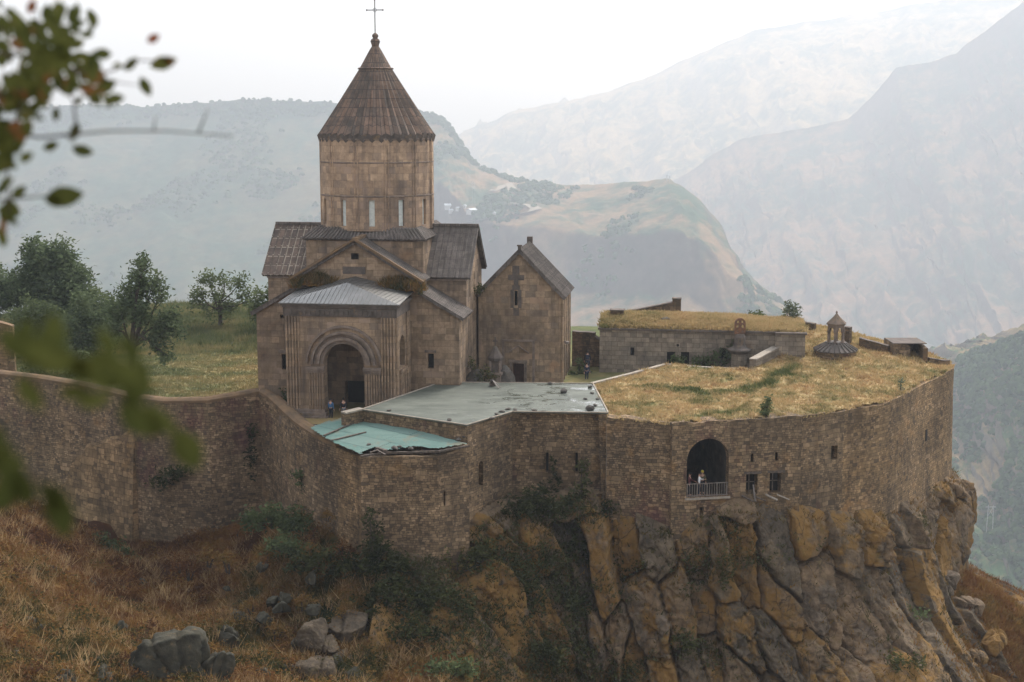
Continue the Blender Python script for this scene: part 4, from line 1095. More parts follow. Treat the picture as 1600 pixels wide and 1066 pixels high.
# transept
mb = MB()
TE, TR_ = 10.55, 14.35
facade(mb, rect(-4.2, 13.1, 0, TE), [], (0, 9, 0), UX, FR); facade(mb, rect(-4.2, 13.1, 0, TE), [], (0, 17, 0), UX, BK)
tg = [(9, 0), (17, 0), (17, TE), (13, TR_), (9, TE)]
slit = rect(12.75, 13.2, 8.0, 10.6)
facade(mb, tg, [slit, rect(10.6, 10.95, 8.6, 11.3)], (13.1, 0, 0), VX, RT, .4); facade(mb, tg, [slit], (-4.2, 0, 0), VX, LF, .4)
mb.build('transept_wall', 'church', ch)
pane(slit, (13.1, 0, 0), VX, RT, .4).build('window', 'dark', ch); pane(rect(10.6, 10.95, 8.6, 11.3), (13.1, 0, 0), VX, RT, .4).build('window', 'dark', ch)
def transept_roof(u0, u1, mat, nm, back=True):
    mb = MB()
    mb.slope((u0, 8.65, TE - .05), (u1, 8.65, TE - .05), (u1, 13, TR_ + .2), (u0, 13, TR_ + .2), .22, .52, .1, .06)
    mb.slope((u1, 17.35, TE - .05), (u0, 17.35, TE - .05), (u0, 13, TR_ + .2), (u1, 13, TR_ + .2), .22, .52, .1, .06)
    mb.build(nm, mat, ch)
transept_roof(-4.6, -.4, 'tiles_limed', 'limed_transept_roof')
transept_roof(9.6, 13.5, 'tiles', 'transept_roof')
for u0_, u1_ in ((-4.6, -.3), (9.45, 13.4)):
    mb = MB(); u = u0_
    while u < u1_: mb.box((u, 12.8, TR_ + .12), (min(u + 1.16, 13.5), 13.2, TR_ + .36)); u += 1.22
    mb.build('ridge_tiles', 'tiles', ch)
for a_, b_ in (((-4.25, 8.86, TE - .35), (-.6, 9.0, TE - .12)), ((9.75, 8.86, TE - .35), (13.2, 9.0, TE - .12))): mb = MB(); mb.box(a_, b_); mb.build('eaves_cornice', 'trim', ch)
# east arm
mb = MB(); facade(mb, [(-.5, 0), (9.7, 0), (9.7, 10.6), (CU, 13.6), (-.5, 10.6)], [], (0, 24, 0), UX, BK); facade(mb, rect(17, 24, 0, 10.6), [], (9.7, 0, 0), VX, RT); facade(mb, rect(17, 24, 0, 10.6), [], (-.5, 0, 0), VX, LF); mb.build('east_wall', 'church', ch)
mb = MB(); mb.slope((-.9, 17.8, 10.5), (-.9, 24.3, 10.5), (CU, 24.3, 13.9), (CU, 17.8, 13.9), .25); mb.slope((10.1, 24.3, 10.5), (10.1, 17.8, 10.5), (CU, 17.8, 13.9), (CU, 24.3, 13.9), .25); mb.build('east_roof', 'tiles', ch)
# square base of the drum with its tiled skirt
mb = MB()
for a, n_, o_ in ((UX, FR, (-.45, 7.95, 0)), (UX, BK, (-.45, 18.05, 0)), (VX, RT, (9.65, 7.95, 0)), (VX, LF, (-.45, 7.95, 0))): facade(mb, rect(0, 10.1, 7, 13.75), [], o_, a, n_)
mb.build('drum_base', 'church', ch)
mb = MB(); e = 5.3; zb, zt_ = 13.72, 14.62; r_ = 4.3
for k in range(4):
    a = k * math.pi / 2
    Rm = Matrix.Rotation(a, 3, 'Z'); P = lambda x, y, z: Rm @ Vector((x, y, 0)) + Vector((CU, CV, z))
    mb.slope(P(-e, -e, zb), P(e, -e, zb), P(r_, -r_, zt_), P(-r_, -r_, zt_), .18, .34, .14, .10)
mb.build('drum_skirt_roof', 'tiles', ch)
# drum with twelve tall windows
RD, Z0, Z1 = 4.9, 14.35, 22.3
dr = MB(); wz0, wz1 = 14.75, 16.95; hw = .052
cent = [R(7.4 + 30 * k) for k in range(12)]
for k in range(12):
    c0 = cent[k]; c1 = c0 + R(30)
    P = lambda a, z, r=RD: (CU + r * math.sin(a), CV - r * math.cos(a), z)
    def quad(a, b, z, zz, r=RD): dr.face([P(a, z, r), P(b, z, r), P(b, zz, r), P(a, zz, r)], [(a * RD, z), (b * RD, z), (b * RD, zz), (a * RD, zz)])
    quad(c0 - hw, c0 + hw, Z0, wz0); quad(c0 - hw, c0 + hw, wz1, Z1)
    n_ = 5
    for i in range(n_):
        a = c0 + hw + (c1 - hw - c0 - hw) * i / n_; b_ = c0 + hw + (c1 - hw - c0 - hw) * (i + 1) / n_
        for z, zz in ((Z0, wz0), (wz0, wz1), (wz1, Z1)): quad(a, b_, z, zz)
    ri = RD - .27
    dr.face([P(c0 - hw, wz0), P(c0 - hw, wz0, ri), P(c0 - hw, wz1, ri), P(c0 - hw, wz1)]); dr.face([P(c0 + hw, wz0, ri), P(c0 + hw, wz0), P(c0 + hw, wz1), P(c0 + hw, wz1, ri)])
    dr.face([P(c0 - hw, wz0), P(c0 + hw, wz0), P(c0 + hw, wz0, ri), P(c0 - hw, wz0, ri)]); dr.face([P(c0 - hw, wz1, ri), P(c0 + hw, wz1, ri), P(c0 + hw, wz1), P(c0 - hw, wz1)])
drum = dr.build('drum', 'drum', ch)
for k in range(12):
    c0 = cent[k]; ri = RD - .25; w_ = MB()
    P = lambda a, z, r: (CU + r * math.sin(a), CV - r * math.cos(a), z)
    w_.face([P(c0 - hw, wz0, ri), P(c0 + hw, wz0, ri), P(c0 + hw, wz1, ri), P(c0 - hw, wz1, ri)])
    w_.face([P(c0 + hw, wz0, ri - .05), P(c0 - hw, wz0, ri - .05), P(c0 - hw, wz1, ri - .05), P(c0 + hw, wz1, ri - .05)])
    w_.build('drum_window', 'pale_pane', drum)
    w_ = MB(); w_.lathe([(0.30, -.12), (.36, 0), (.30, .05)], n=8) if False else None
for z, r_, h_ in ((17.25, .05, .09), (20.05, .04, .08), (22.0, .06, .1)):
    mb = MB(); mb.lathe([(RD - .02, -h_), (RD + r_, -h_ * .5), (RD + r_, h_ * .5), (RD - .02, h_)], (CU, CV, z), 48); mb.build('string_course', 'trim', drum)
# shallow blind colonnettes between the windows
mb = MB()
for k in range(12):
    a = cent[k] + R(15)
    for s_ in (-.03, .03):
        x, y = CU + (RD + .01) * math.sin(a + s_), CV - (RD + .01) * math.cos(a + s_)
        mb.tube([(x, y, Z0), (x, y, 22.0)], .055, 6, cap=False)
mb.build('colonnette', 'drum', drum)
# pleated conical roof with zigzag eaves
NP = 40; RC, ZC, ZT = 5.08, 22.35, 30.25
mb = MB()
prof = [(1.0, 0.0), (.62, .36), (.27, .71), (.10, .905), (.055, .95)]
def cone_pt(k, f, fold, zadd=0.0):
    a = math.pi * k / NP
    rr = RC * f; out = (k % 2 == 0)
    rr = rr * (1 if out else 1 - fold)
    return (CU + rr * math.sin(a), CV - rr * math.cos(a))
lv = []
for f, h in prof:
    ring = []
    for k in range(2 * NP):
        x, y = cone_pt(k, f, 0.07 if f > .3 else .03)
        z = ZC + (ZT - ZC) * h + (.17 * (1 if k % 2 else 0) - .04 if f == 1.0 else 0)
        ring.append((x, y, z))
    lv.append(ring)
sl = math.hypot(RC, ZT - ZC)
for i in range(len(lv) - 1):
    for k in range(2 * NP):
        k2 = (k + 1) % (2 * NP)
        s0, s1 = prof[i][1] * sl, prof[i + 1][1] * sl
        u0, u1 = k * .4, (k + 1) * .4
        mb.face([lv[i][k], lv[i][k2], lv[i + 1][k2], lv[i + 1][k]], [(u0, s0), (u1, s0), (u1, s1), (u0, s1)])
mb.face(lv[-1])
cone = mb.build('cone_roof', 'tiles_red', ch)
mb = MB(); mb.lathe([(RC * .30 + .0, 0), (RC * .305, .08), (RC * .285, .14)], (CU, CV, ZC + (ZT - ZC) * .70), 40); mb.build('collar_band', 'tiles_red', cone)
# scalloped cornice under the eaves
mb = MB()
lo, hi = [], []
for k in range(2 * NP):
    a = math.pi * k / NP
    z_lo = 21.95 if k % 2 == 0 else 22.3
    lo.append((CU + (RD + .04) * math.sin(a), CV - (RD + .04) * math.cos(a), z_lo - .25)); hi.append((CU + (RC + (.03 if k % 2 == 0 else -.14)) * math.sin(a), CV - (RC + (.03 if k % 2 == 0 else -.14)) * math.cos(a), ZC + (.16 if k % 2 else -.05)))
for k in range(2 * NP):
    k2 = (k + 1) % (2 * NP); mb.face([lo[k], lo[k2], hi[k2], hi[k]])
mb.build('zigzag_cornice', 'dark_trim', cone)
mb = MB(); mb.lathe([(.30, -.45), (.34, -.2), (.42, 0), (.36, .18), (.2, .3), (.28, .45), (.26, .58), (.1, .72), (.02, .76)], (CU, CV, ZC + (ZT - ZC) * .95 + .35), 16)
fin = mb.build('finial', 'tiles_red', cone, smooth=True)
zc_ = ZC + (ZT - ZC) * .95 + 1.05
mb = MB()
mb.tube([(CU, CV, zc_), (CU, CV, zc_ + 2.75)], .045, 6)
mb.tube([(CU - .68, CV, zc_ + 1.95), (CU + .68, CV, zc_ + 1.95)], .045, 6)
for x, z in ((-.7, 1.95), (.7, 1.95), (0, 2.8)): mb.lathe([(.001, -.11), (.10, 0), (.001, .11)], (CU + x, CV, zc_ + z), 8)
for i in range(16):
    a0_, a1_ = 2 * math.pi * i / 16, 2 * math.pi * (i + 1) / 16
    mb.bar((CU + .16 * math.cos(a0_), CV, zc_ + 1.95 + .16 * math.sin(a0_)), (CU + .16 * math.cos(a1_), CV, zc_ + 1.95 + .16 * math.sin(a1_)), .03, .03, (0, 1, 0))
mb.build('roof_cross', 'cross', cone)
# porch
PZ = 9.3
mb = MB()
o_arch = arch(3.1, 6.4, 0, 4.45, 18)
facade(mb, rect(0, 9, 0, PZ), [o_arch], (0, 0, 0), UX, FR, 1.1)
s_arch = arch(1.35, 3.2, 3.95, 5.6, 12)
facade(mb, rect(0, 5, 0, PZ), [s_arch], (9, 0, 0), VX, RT, .7); facade(mb, rect(0, 5, 0, PZ), [s_arch], (0, 0, 0), VX, LF, .7)
# inner faces give the walls their thickness
facade(mb, rect(.7, 8.3, 0, PZ), [o_arch], (0, 1.1, 0), UX, BK, .0)
facade(mb, rect(1.1, 5, 0, PZ), [s_arch], (8.3, 0, 0), VX, LF, 0); facade(mb, rect(1.1, 5, 0, PZ), [s_arch], (.7, 0, 0), VX, RT, 0)
mb.face([(.7, 1.1, 7.2), (8.3, 1.1, 7.2), (8.3, 5, 7.2), (.7, 5, 7.2)])
po = mb.build('porch', 'church', ch)
mb = MB(); mb.box((-.28, -.28, PZ - .18), (9.28, 5.0, PZ)); mb.box((-.16, -.16, PZ - .36), (9.16, 5.0, PZ - .2)); mb.build('cornice', 'dark_trim', po)
mb = MB(); mb.box((-.1, -.1, 8.25), (9.1, -.005, 8.9)); mb.box((9.005, -.1, 8.25), (9.1, 5.0, 8.9)); mb.box((-.1, -.1, 8.25), (-.005, 5, 8.9))
rg_ = random.Random(3)
for i in range(22):
    a = .35 + i * .385; mb.box((a, -.17, 8.36 + .06 * (i % 2)), (a + .25, -.1, 8.78 - .05 * (i % 3)))
mb.build('carved_frieze', 'dark_trim', po)
# moulded arch rings
mb = MB()
ca, cz = 4.75, 4.45
steps = [(1.66, 1.92, .05), (1.95, 2.2, .30), (2.24, 2.42, .14), (2.45, 2.64, .34), (2.92, 3.12, .16)]
for r0_, r1_, d_ in steps:
    for k in range(28):
        t0_, t1_ = math.pi * k / 28, math.pi * (k + 1) / 28
        p = lambda r, t_, y: (ca + r * math.cos(t_), y, cz + r * math.sin(t_))
        mb.face([p(r0_, t0_, -d_), p(r1_, t0_, -d_), p(r1_, t1_, -d_), p(r0_, t1_, -d_)]); mb.face([p(r1_, t0_, -d_), p(r1_, t0_, 0), p(r1_, t1_, 0), p(r1_, t1_, -d_)]); mb.face([p(r0_, t0_, 0), p(r0_, t0_, -d_), p(r0_, t1_, -d_), p(r0_, t1_, 0)])
mb.build('arch_moulding', 'trim', po)
for a0_, a1_ in ((1.75, 3.1), (6.4, 7.75)):
    mb = MB(); mb.box((a0_ - .05, -.28, 4.0), (a1_ + .06, .2, 4.22)); mb.box((a0_, -.2, 3.84), (a1_ + .02, .2, 4.0)); mb.box((a0_ + .08, -.14, 3.7), (a1_, .2, 3.84)); mb.build('capital', 'trim', po)
    mb = MB()
    n_ = 6
    for i in range(n_):
        u_ = a0_ + .2 + (a1_ - a0_ - .3) * i / (n_ - 1); mb.tube([(u_, -.1, .75), (u_, -.1, 3.72)], .075, 8)
    mb.build('fluted_pier', 'church', po)
for a0_, a1_ in ((.1, 1.15), (7.85, 8.9)):
    mb = MB()
    for i in range(5):
        u_ = a0_ + .04 + (a1_ - a0_ - .08) * i / 4; mb.tube([(u_, -.08, .75), (u_, -.08, 8.25)], .085, 8)
    mb.build('fluted_pilaster', 'church', po)
mb = MB()
for v_ in (.15, .4, 3.9, 4.15, 4.4, 4.7): mb.tube([(9.07, v_, .5), (9.07, v_, 8.25)], .09, 8)
mb.box((8.95, 1.1, 3.55), (9.2, 3.45, 3.85)); mb.tube([(9.02, 1.3, .5), (9.02, 1.3, 3.6)], .12, 8); mb.tube([(9.02, 3.25, .5), (9.02, 3.25, 3.6)], .12, 8)
mb.build('side_pilaster', 'church', po)
mb = MB(); mb.box((-.45, -.75, -.4), (3.5, .1, .25)); mb.box((-.3, -.5, .25), (3.35, .1, .5)); mb.box((-.15, -.28, .5), (3.2, .1, .75)); mb.build('stepped_base', 'trim', po); mb = MB(); mb.box((6.2, -.5, -.4), (9.4, .1, .5)); mb.box((6.3, -.28, .5), (9.2, .1, .75)); mb.box((9.0, -.3, -.4), (9.4, 5, .5)); mb.build('stepped_base', 'trim', po)
mb = MB(); mb.box((7.35, -.06, 2.65), (7.95, .0, 3.28)); mb.build('plaque', 'dark_trim', po)
# zinc roof: hip in front, two slopes behind, standing seams
A_, Bc = (4.55, 2.3, 10.7), (4.55, 4.95, 10.9)
F0, F1, B0, B1 = (-.4, -.36, PZ + .03), (9.4, -.36, PZ + .03), (-.4, 4.95, 9.75), (9.4, 4.95, 9.75)
mb = MB(); mb.face([F0, F1, A_]); mb.face([F0, A_, Bc, B0]); mb.face([F1, B1, Bc, A_]); mb.face([F0, (F0[0], F0[1], PZ - .04), (F1[0], F1[1], PZ - .04), F1]); mb.face([F1, (9.4, -.36, PZ - .04), (9.4, 4.95, 9.68), B1]); mb.face([F0, B0, (-.4, 4.95, 9.68), (-.4, -.36, PZ - .04)])
def zr(u, v):
    def pl(a, b, c):
        n_ = (Vector(b) - Vector(a)).cross(Vector(c) - Vector(a)); return a[2] - (n_.x * (u - a[0]) + n_.y * (v - a[1])) / n_.z
    return min(pl(F0, F1, A_), pl(F0, A_, Bc) if u <= 4.55 else pl(F1, Bc, A_))
u = -.3
while u < 9.4:
    brk = [-.36 + i * .25 for i in range(22)]
    pv_ = [(u + .09 * (v_ + .36), v_) for v_ in brk if v_ <= 4.9]
    pv_ = [(min(a, 9.38), b_, zr(min(a, 9.38), b_) + .015) for a, b_ in pv_]
    for p, q in zip(pv_[:-1], pv_[1:]): mb.bar(p, q, .045, .05)
    u += .36
mb.build('metal_roof', 'zinc', po)
mb = MB(); mb.box((-.1, -.2, -.3), (9.1, 5, .06)); mb.build('porch_floor', 'pale_edge', po)

# ================================================================== gabled chapel beside the church
cp = thing('gabled_chapel', 'small gabled tuff chapel with dark cross relief and brown door', 'chapel', (*ORG, 0), -TH)
V0, V1, UA, UB, UM = 14.0, 20.6, 13.3, 20.75, 17.0
EZ, AZ = 8.55, 12.25
mb = MB()
dh = rect(16.35, 17.35, -.3, 2.35); wh = rect(16.5, 16.78, 7.5, 8.8)
out = [(UA, -1), (UB, -1), (UB, EZ), (UM, AZ), (UA, EZ + .15)]
facade(mb, out, [dh, wh], (0, V0, 0), UX, FR, depths=[.35, .35])
facade(mb, out, [], (0, V1, 0), UX, BK); facade(mb, rect(V0, V1, -1, EZ), [], (UB, 0, 0), VX, RT); facade(mb, rect(V0, V1, -1, EZ), [], (UA, 0, 0), VX, LF)
mb.build('wall', 'chapel', cp)
dd_ = pane(dh, (0, V0, 0), UX, FR, .35).build('door', 'door', cp)
mb = MB()
for i in range(1, 5): mb.box((16.35 + i * .2 - .01, V0 + .30, .3), (16.35 + i * .2 + .01, V0 + .345, 2.3))
mb.build('plank_groove', 'dark', dd_)
pane(wh, (0, V0, 0), UX, FR, .35).build('window', 'dark', cp)
mb = MB(); mb.slope((UB + .35, V1 + .3, EZ - .25), (UB + .35, V0 - .35, EZ - .25), (UM, V0 - .35, AZ + .3), (UM, V1 + .3, AZ + .3), .3, .42, .1, .05)
mb.slope((UA - .3, V0 - .35, EZ - .1), (UA - .3, V1 + .3, EZ - .1), (UM, V1 + .3, AZ + .3), (UM, V0 - .35, AZ + .3), .3, .42, .1, .05)
rf = mb.build('roof', 'tiles', cp)
mb = MB(); mb.box((UM - .14, V0 - .45, AZ + .15), (UM + .14, V0 - .15, AZ + .6)); mb.box((UM - .22, V0 - .48, AZ + .5), (UM + .22, V0 - .12, AZ + .62)); mb.build('finial', 'dark_trim', rf)
mb = MB(); mb.box((UM - .24, V1 - .1, AZ + .1), (UM + .24, V1 + .35, AZ + .75)); mb.build('finial', 'dark_trim', rf)
# cross relief of dark stone, window frame, portal with little gable
mb = MB(); mb.box((16.32, V0 - .05, 10.2), (16.95, V0 - .003, 11.0)); mb.box((15.95, V0 - .05, 9.75), (17.35, V0 - .003, 10.2)); mb.box((16.45, V0 - .05, 9.0), (16.85, V0 - .003, 9.75)); mb.build('cross_relief', 'dark_trim', cp)
mb = MB(); mb.box((16.15, V0 - .06, 7.3), (16.45, V0 - .003, 8.9)); mb.box((16.83, V0 - .06, 7.3), (17.12, V0 - .003, 8.9)); mb.box((16.3, V0 - .06, 8.9), (16.98, V0 - .003, 9.3)); mb.box((16.4, V0 - .06, 6.6), (16.9, V0 - .003, 7.3)); mb.build('window_frame', 'dark_trim', cp)
mb = MB(); mb.box((16.1, V0 - .1, -.3), (16.33, V0 - .003, 2.55)); mb.box((17.37, V0 - .1, -.3), (17.6, V0 - .003, 2.55)); mb.box((16.05, V0 - .14, 2.4), (17.65, V0 - .004, 2.65)); mb.box((15.4, V0 - .08, -.3), (15.6, V0 - .003, 4.3)); mb.box((18.1, V0 - .08, -.3), (18.3, V0 - .003, 4.3)); mb.box((15.4, V0 - .1, 4.3), (18.3, V0 - .003, 4.48)); mb.bar((15.9, V0 - .06, 3.3), (16.85, V0 - .06, 3.95), .1, .14, (0, -1, 0)); mb.bar((16.85, V0 - .06, 3.95), (17.8, V0 - .06, 3.3), .1, .14, (0, -1, 0))
mb.build('door_frame', 'trim', cp)
mb = MB(); mb.box((19.4, V0 - .05, 5.6), (20.3, V0 - .003, 7.6)); mb.box((17.9, V0 - .04, 6.3), (18.8, V0 - .003, 6.9)); mb.build('facing_slab', 'chapel', cp)
mb = MB()
for v_ in (14.15, 15.6, 17.2, 18.8, 20.4): mb.tube([(UB, v_, -.5), (UB, v_, EZ - .35)], .09, 6)
mb.tube([(UB, V0, -.5), (UB, V0, EZ - .3)], .12, 8)
mb.build('colonnette', 'chapel', cp)
mb = MB(); mb.box((UB, 14.6, 4.2), (UB + .3, 14.75, 4.35)); mb.box((UB + .2, 14.5, 4.1), (UB + .5, 14.85, 4.3)); mb.build('wall_lamp', 'iron', cp)

# small roofed stone shrine on the rubble in front of the chapel
p = wpt(15.5, 9.4, 1.2)
s_ = thing('stone_shrine', 'small carved stone shrine with pointed cap and cross before the chapel', 'shrine', p, -TH)
mb = MB(); mb.box((-.5, -.5, -1.2), (.5, .5, 1.0)); mb.box((-.62, -.62, 1.0), (.62, .62, 1.2)); mb.build('plinth', 'trim', s_)
for x in (-.4, .4):
    for y in (-.4, .4): mb = MB(); mb.tube([(x, y, 1.2), (x, y, 2.2)], .12, 8); mb.build('column', 'trim', s_)
mb = MB(); mb.lathe([(.62, 2.2), (.66, 2.35), (.70, 2.45), (.5, 2.75), (.2, 3.3), (.06, 3.45)], n=8); mb.build('cap', 'dark_trim', s_)
mb = MB(); mb.box((-.05, -.04, 3.4), (.05, .04, 4.2)); mb.box((-.22, -.04, 3.8), (.22, .04, 3.92)); mb.build('cross', 'dark_trim', s_)
mb = MB(); mb.box((-.36, -.36, 1.2), (.36, .36, 2.2)); mb.build('core', 'dark_trim', s_)

# ================================================================== refectory with grass roof
rf_ = thing('grass_roofed_building', 'long low stone building with dry grass growing on its flat roof', 'building', (*ORG, 0), -TH)
RV = 18.5; ru0, ru1, ru2 = 23.66, 39.3, 41.9
RZ = 4.85
def rh(px0, px1, py0, py1): 
    r0_ = [];
    A = wpt(0, RV); B = wpt(10, RV)
    a0_, z1_ = on_seg(px0, py0, A, B); a1_, _ = on_seg(px1, py0, A, B); _, z0_ = on_seg(px0, py1, A, B)
    return rect(a0_, a1_, z0_, z1_)
holes = [rh(985, 991, 543, 556), rh(1042, 1055, 550, 570), rh(1064, 1077, 550, 570)]
A = wpt(0, RV); B = wpt(10, RV)
ax, az = on_seg(1059, 540, A, B); bx, bz = on_seg(1131, 553, A, B)
holes.append([(ax + .14 * math.cos(t_), az + .14 * math.sin(t_)) for t_ in [2 * math.pi * k / 10 for k in range(10)]])
holes.append(arch(bx - .4, bx + .4, bz - .5, bz + .1, 8))
mb = MB(); facade(mb, rect(ru0, ru1, -1, RZ), holes, (0, RV, 0), UX, FR, .45)
facade(mb, rect(RV, RV + 8, -1, RZ), [], (ru0, 0, 0), VX, LF); facade(mb, rect(RV, RV + 8, -1, RZ), [], (ru2, 0, 0), VX, RT)
facade(mb, rect(ru1, ru2, -1, RZ), [], (0, RV - .5, 0), UX, FR); facade(mb, rect(RV - .5, RV, -1, RZ), [], (ru1, 0, 0), VX, LF); facade(mb, rect(ru0, ru2, -1, RZ), [], (0, RV + 8, 0), UX, BK)
facade(mb, rect(RV - .5, RV, -1, RZ), [], (ru2, 0, 0), VX, RT)
mb.build('wall', 'refectory', rf_)
for h, m_ in zip(holes, ('dark', 'dark', 'dark', 'dark', 'glass')): pane(h, (0, RV, 0), UX, FR, .45).build('window', m_, rf_)
mb = MB(); mb.box((ru0 - .15, RV - .18, RZ), (ru1, RV + .5, RZ + .16)); mb.box((ru1, RV - .68, RZ - .02), (ru2 + .15, RV + .5, RZ + .14)); mb.box((ru0 - .15, RV + .5, RZ), (ru0 + .4, RV + 8, RZ + .16)); mb.build('cornice', 'dark_trim', rf_)
gu, gv = np.meshgrid(np.linspace(ru0, ru2, 90), np.linspace(RV + .02, RV + 8, 40), indexing='ij')
def roofz(u, v):
    s = (u - ru0) / (ru1 - ru0)
    hh = np.interp(s, [0, .02, .3, .8, 1.0, 1.3], [.4, .7, .8, .6, .25, .1])
    return RZ + .16 + hh * np.sin(np.clip((v - RV) / 8, 0, 1) * np.pi) ** .9 * .95 + .16 * fbm(u / 1.1, v / 1.1, 4, 6)
gz = roofz(gu, gv)
gtint = np.clip(.58 + .4 * fbm(gu / 2.6, gv / 1.4, 4, 31) - .18 * np.clip(1 - (gu - ru0) / 6, 0, 1), 0, 1)
gridmesh('grass_roof', gu, gv, gz, 'straw_ground', {'tint': gtint}, parent=rf_)
GR = []   # grass tufts are collected and built as mown and wild grass further down
n_ = 9000; uu = RNG.uniform(ru0, ru2, n_); vv = RNG.uniform(RV + .05, RV + 7.9, n_)
px_ = np.array([ORG[0] + uu * CT + vv * ST, ORG[1] - uu * ST + vv * CT, roofz(uu, vv)]).T
tt = np.clip(.58 + .4 * fbm(uu / 2.6, vv / 1.4, 4, 31) - .18 * np.clip(1 - (uu - ru0) / 6, 0, 1), 0, 1)
stuff(tufts('roof_grass', px_, RNG.uniform(.15, .38, n_), tt, 'straw', 6, .055, 2, .8), 'dry straw grass growing on the long low building', 'grass')
for i, (u_, v_, w_, h_, lab) in enumerate([(25.0, 22, 1.2, 1.5, 'squat chimney block at the left end of the grass roof'), ]):
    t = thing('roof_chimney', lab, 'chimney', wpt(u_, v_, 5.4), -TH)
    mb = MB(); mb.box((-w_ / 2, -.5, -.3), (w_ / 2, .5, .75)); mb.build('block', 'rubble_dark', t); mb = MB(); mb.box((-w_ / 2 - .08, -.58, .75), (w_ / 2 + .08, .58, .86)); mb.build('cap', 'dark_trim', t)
t = thing('roof_parapet', 'low broken parapet sloping up along the back of the grass roof', 'parapet', wpt(26.2, 24.5, 5.2), -TH)
mb = MB(); mb.prism([(0, 0, 0), (4.6, 0, 0), (4.6, 0, 1.75), (3.8, 0, 1.75), (3.8, 0, 1.35), (0, 0, .55)], (0, .8, 0)); mb.build('wall', 'rubble_dark', t)
mb = MB(); mb.bar((-.05, .4, .58), (3.8, .4, 1.42), .9, .1); mb.box((3.75, -.05, 1.75), (4.65, .85, 1.85)); mb.build('coping', 'dark_trim', t)
o = stone('roof_stone', 'small flat stone lying in the grass on the long building roof', wpt(29.6, 20.5, float(roofz(np.array(29.6), np.array(20.5)))), .5, .3, .2, 77)
# pillar monument in front of it
pv_ = on_y(1155, 560, 123.3)
t = thing('pillar_monument', 'tall octagonal stone pillar with a carved rounded cross stone on top', 'monument', (pv_.x, pv_.y, 0))
mb = MB(); mb.lathe([(.78, 0.2), (.72, 1.0), (.70, 3.15)], n=8); mb.build('shaft', 'refectory', t)
mb = MB(); mb.lathe([(.70, 3.1), (.95, 3.25), (1.1, 3.42), (1.08, 3.52), (.72, 3.62), (.52, 3.9), (.5, 4.6), (.36, 4.9)], n=8); mb.build('capital', 'dark_trim', t)
cr = MB(); oc = [(-.48, 0), (.48, 0), (.48, .95)] + [(.48 * math.cos(a), .95 + .48 * math.sin(a)) for a in [math.pi * k / 10 for k in range(1, 10)]] + [(-.48, .95)]
hl = [[(s * .10, .62), (s * .32, .52), (s * .34, .72), (s * .16, .88)] for s in (-1, 1)] + [[(s * .10, 1.0), (s * .30, .96), (s * .26, 1.16), (s * .1, 1.22)] for s in (-1, 1)] + [[(s * .08, .18), (s * .3, .16), (s * .22, .36)] for s in (-1, 1)]
facade(cr, oc, hl, (0, -.13, 0), UX, FR, .26); facade(cr, oc, hl, (0, .13, 0), UX, BK, .0)
for p, q in zip(oc, oc[1:] + oc[:1]): cr.face([(p[0], -.13, p[1]), (q[0], -.13, q[1]), (q[0], .13, q[1]), (p[0], .13, p[1])])
o = cr.build('cross_stone', 'khachkar', t); o.location = (0, 0, 4.85)
#=====MARK_GROUND
# ================================================================== ground inside the walls
def ground(name, poly, ctrl, mat, step, tintf, amp=.06, seed=0, extra=None):
    xs = [p[0] for p in poly]; ys = [p[1] for p in poly]
    gx, gy = np.meshgrid(np.arange(min(xs) - .01, max(xs) + step, step), np.arange(min(ys) - .01, max(ys) + step, step), indexing='ij')
    C = np.array([[*c] for c in ctrl])
    f = lambda x, y: tps(C[:, :2], C[:, 2], np.c_[np.ravel(x), np.ravel(y)], .02).reshape(np.shape(x)) + amp * fbm(np.asarray(x) / 2.2, np.asarray(y) / 2.2, 4, seed) + (extra(x, y) if extra else 0)
    k = in_poly(gx, gy, poly)
    gz = f(gx, gy)
    o = gridmesh(name, gx, gy, gz, mat, {'tint': tintf(gx, gy)}, keep=k)
    struct(o)
    return o, f
TC = [(950, 655, 1.55), (1048, 658, 1.66), (1150, 655, 1.72), (1250, 650, 1.74), (1320, 640, 1.68), (1385, 628, 1.66), (1440, 600, 1.74), (1488, 574, 1.8), (925, 600, 1.9), (985, 585, 2.1), (1040, 570, 2.25), (1100, 575, 2.25), (1168, 577, 2.3), (1232, 546, 3.1), (1262, 524, 3.7), (1305, 556, 2.85), (1262, 556, 2.75), (1290, 511, 4.3), (1340, 537, 3.55), (1390, 550, 2.95), (1450, 566, 2.2), (1100, 610, 1.9), (1200, 608, 2.15), (1000, 630, 1.72), (1300, 600, 2.15), (1400, 590, 2.0), (1180, 585, 2.35), (1110, 590, 2.2), (1050, 588, 2.15)]
tctrl = [tuple(on_z(a, b, z)) for a, b, z in TC] + [(30, 140, 3.2), (36, 135, 1.8), (24, 145, 3.4), (28, 150, 2.0)]
rr = wpt(41.9, 18.0); rr2 = wpt(41.9, 26.5)
TPOLY = [(p.x, p.y) for p in [FW[0] + Vector((0, .12, 0)), FW[1] + Vector((0, -.2, 0)), FW[2] + Vector((-.1, -.2, 0)), *[c - n_ * .12 for c, n_ in zip(curve, norms)]]] + [(20, 152), (rr2.x, rr2.y), (rr.x, rr.y)] + [tuple(on_z(a, b, z)[:2]) for a, b, z in ((1232, 546, 3.1), (1170, 578, 2.3), (1100, 575, 2.25), (1040, 570, 2.25), (985, 585, 2.1), (930, 600, 1.9))]
swale = [tuple(on_z(a, b, 2.0)[:2]) for a, b in ((1008, 602), (1060, 608), (1120, 615), (1160, 614), (1200, 600), (1240, 580))]
bank = [tuple(on_z(a, b, 1.75)[:2]) for a, b in ((1060, 650), (1100, 648), (1130, 646))]
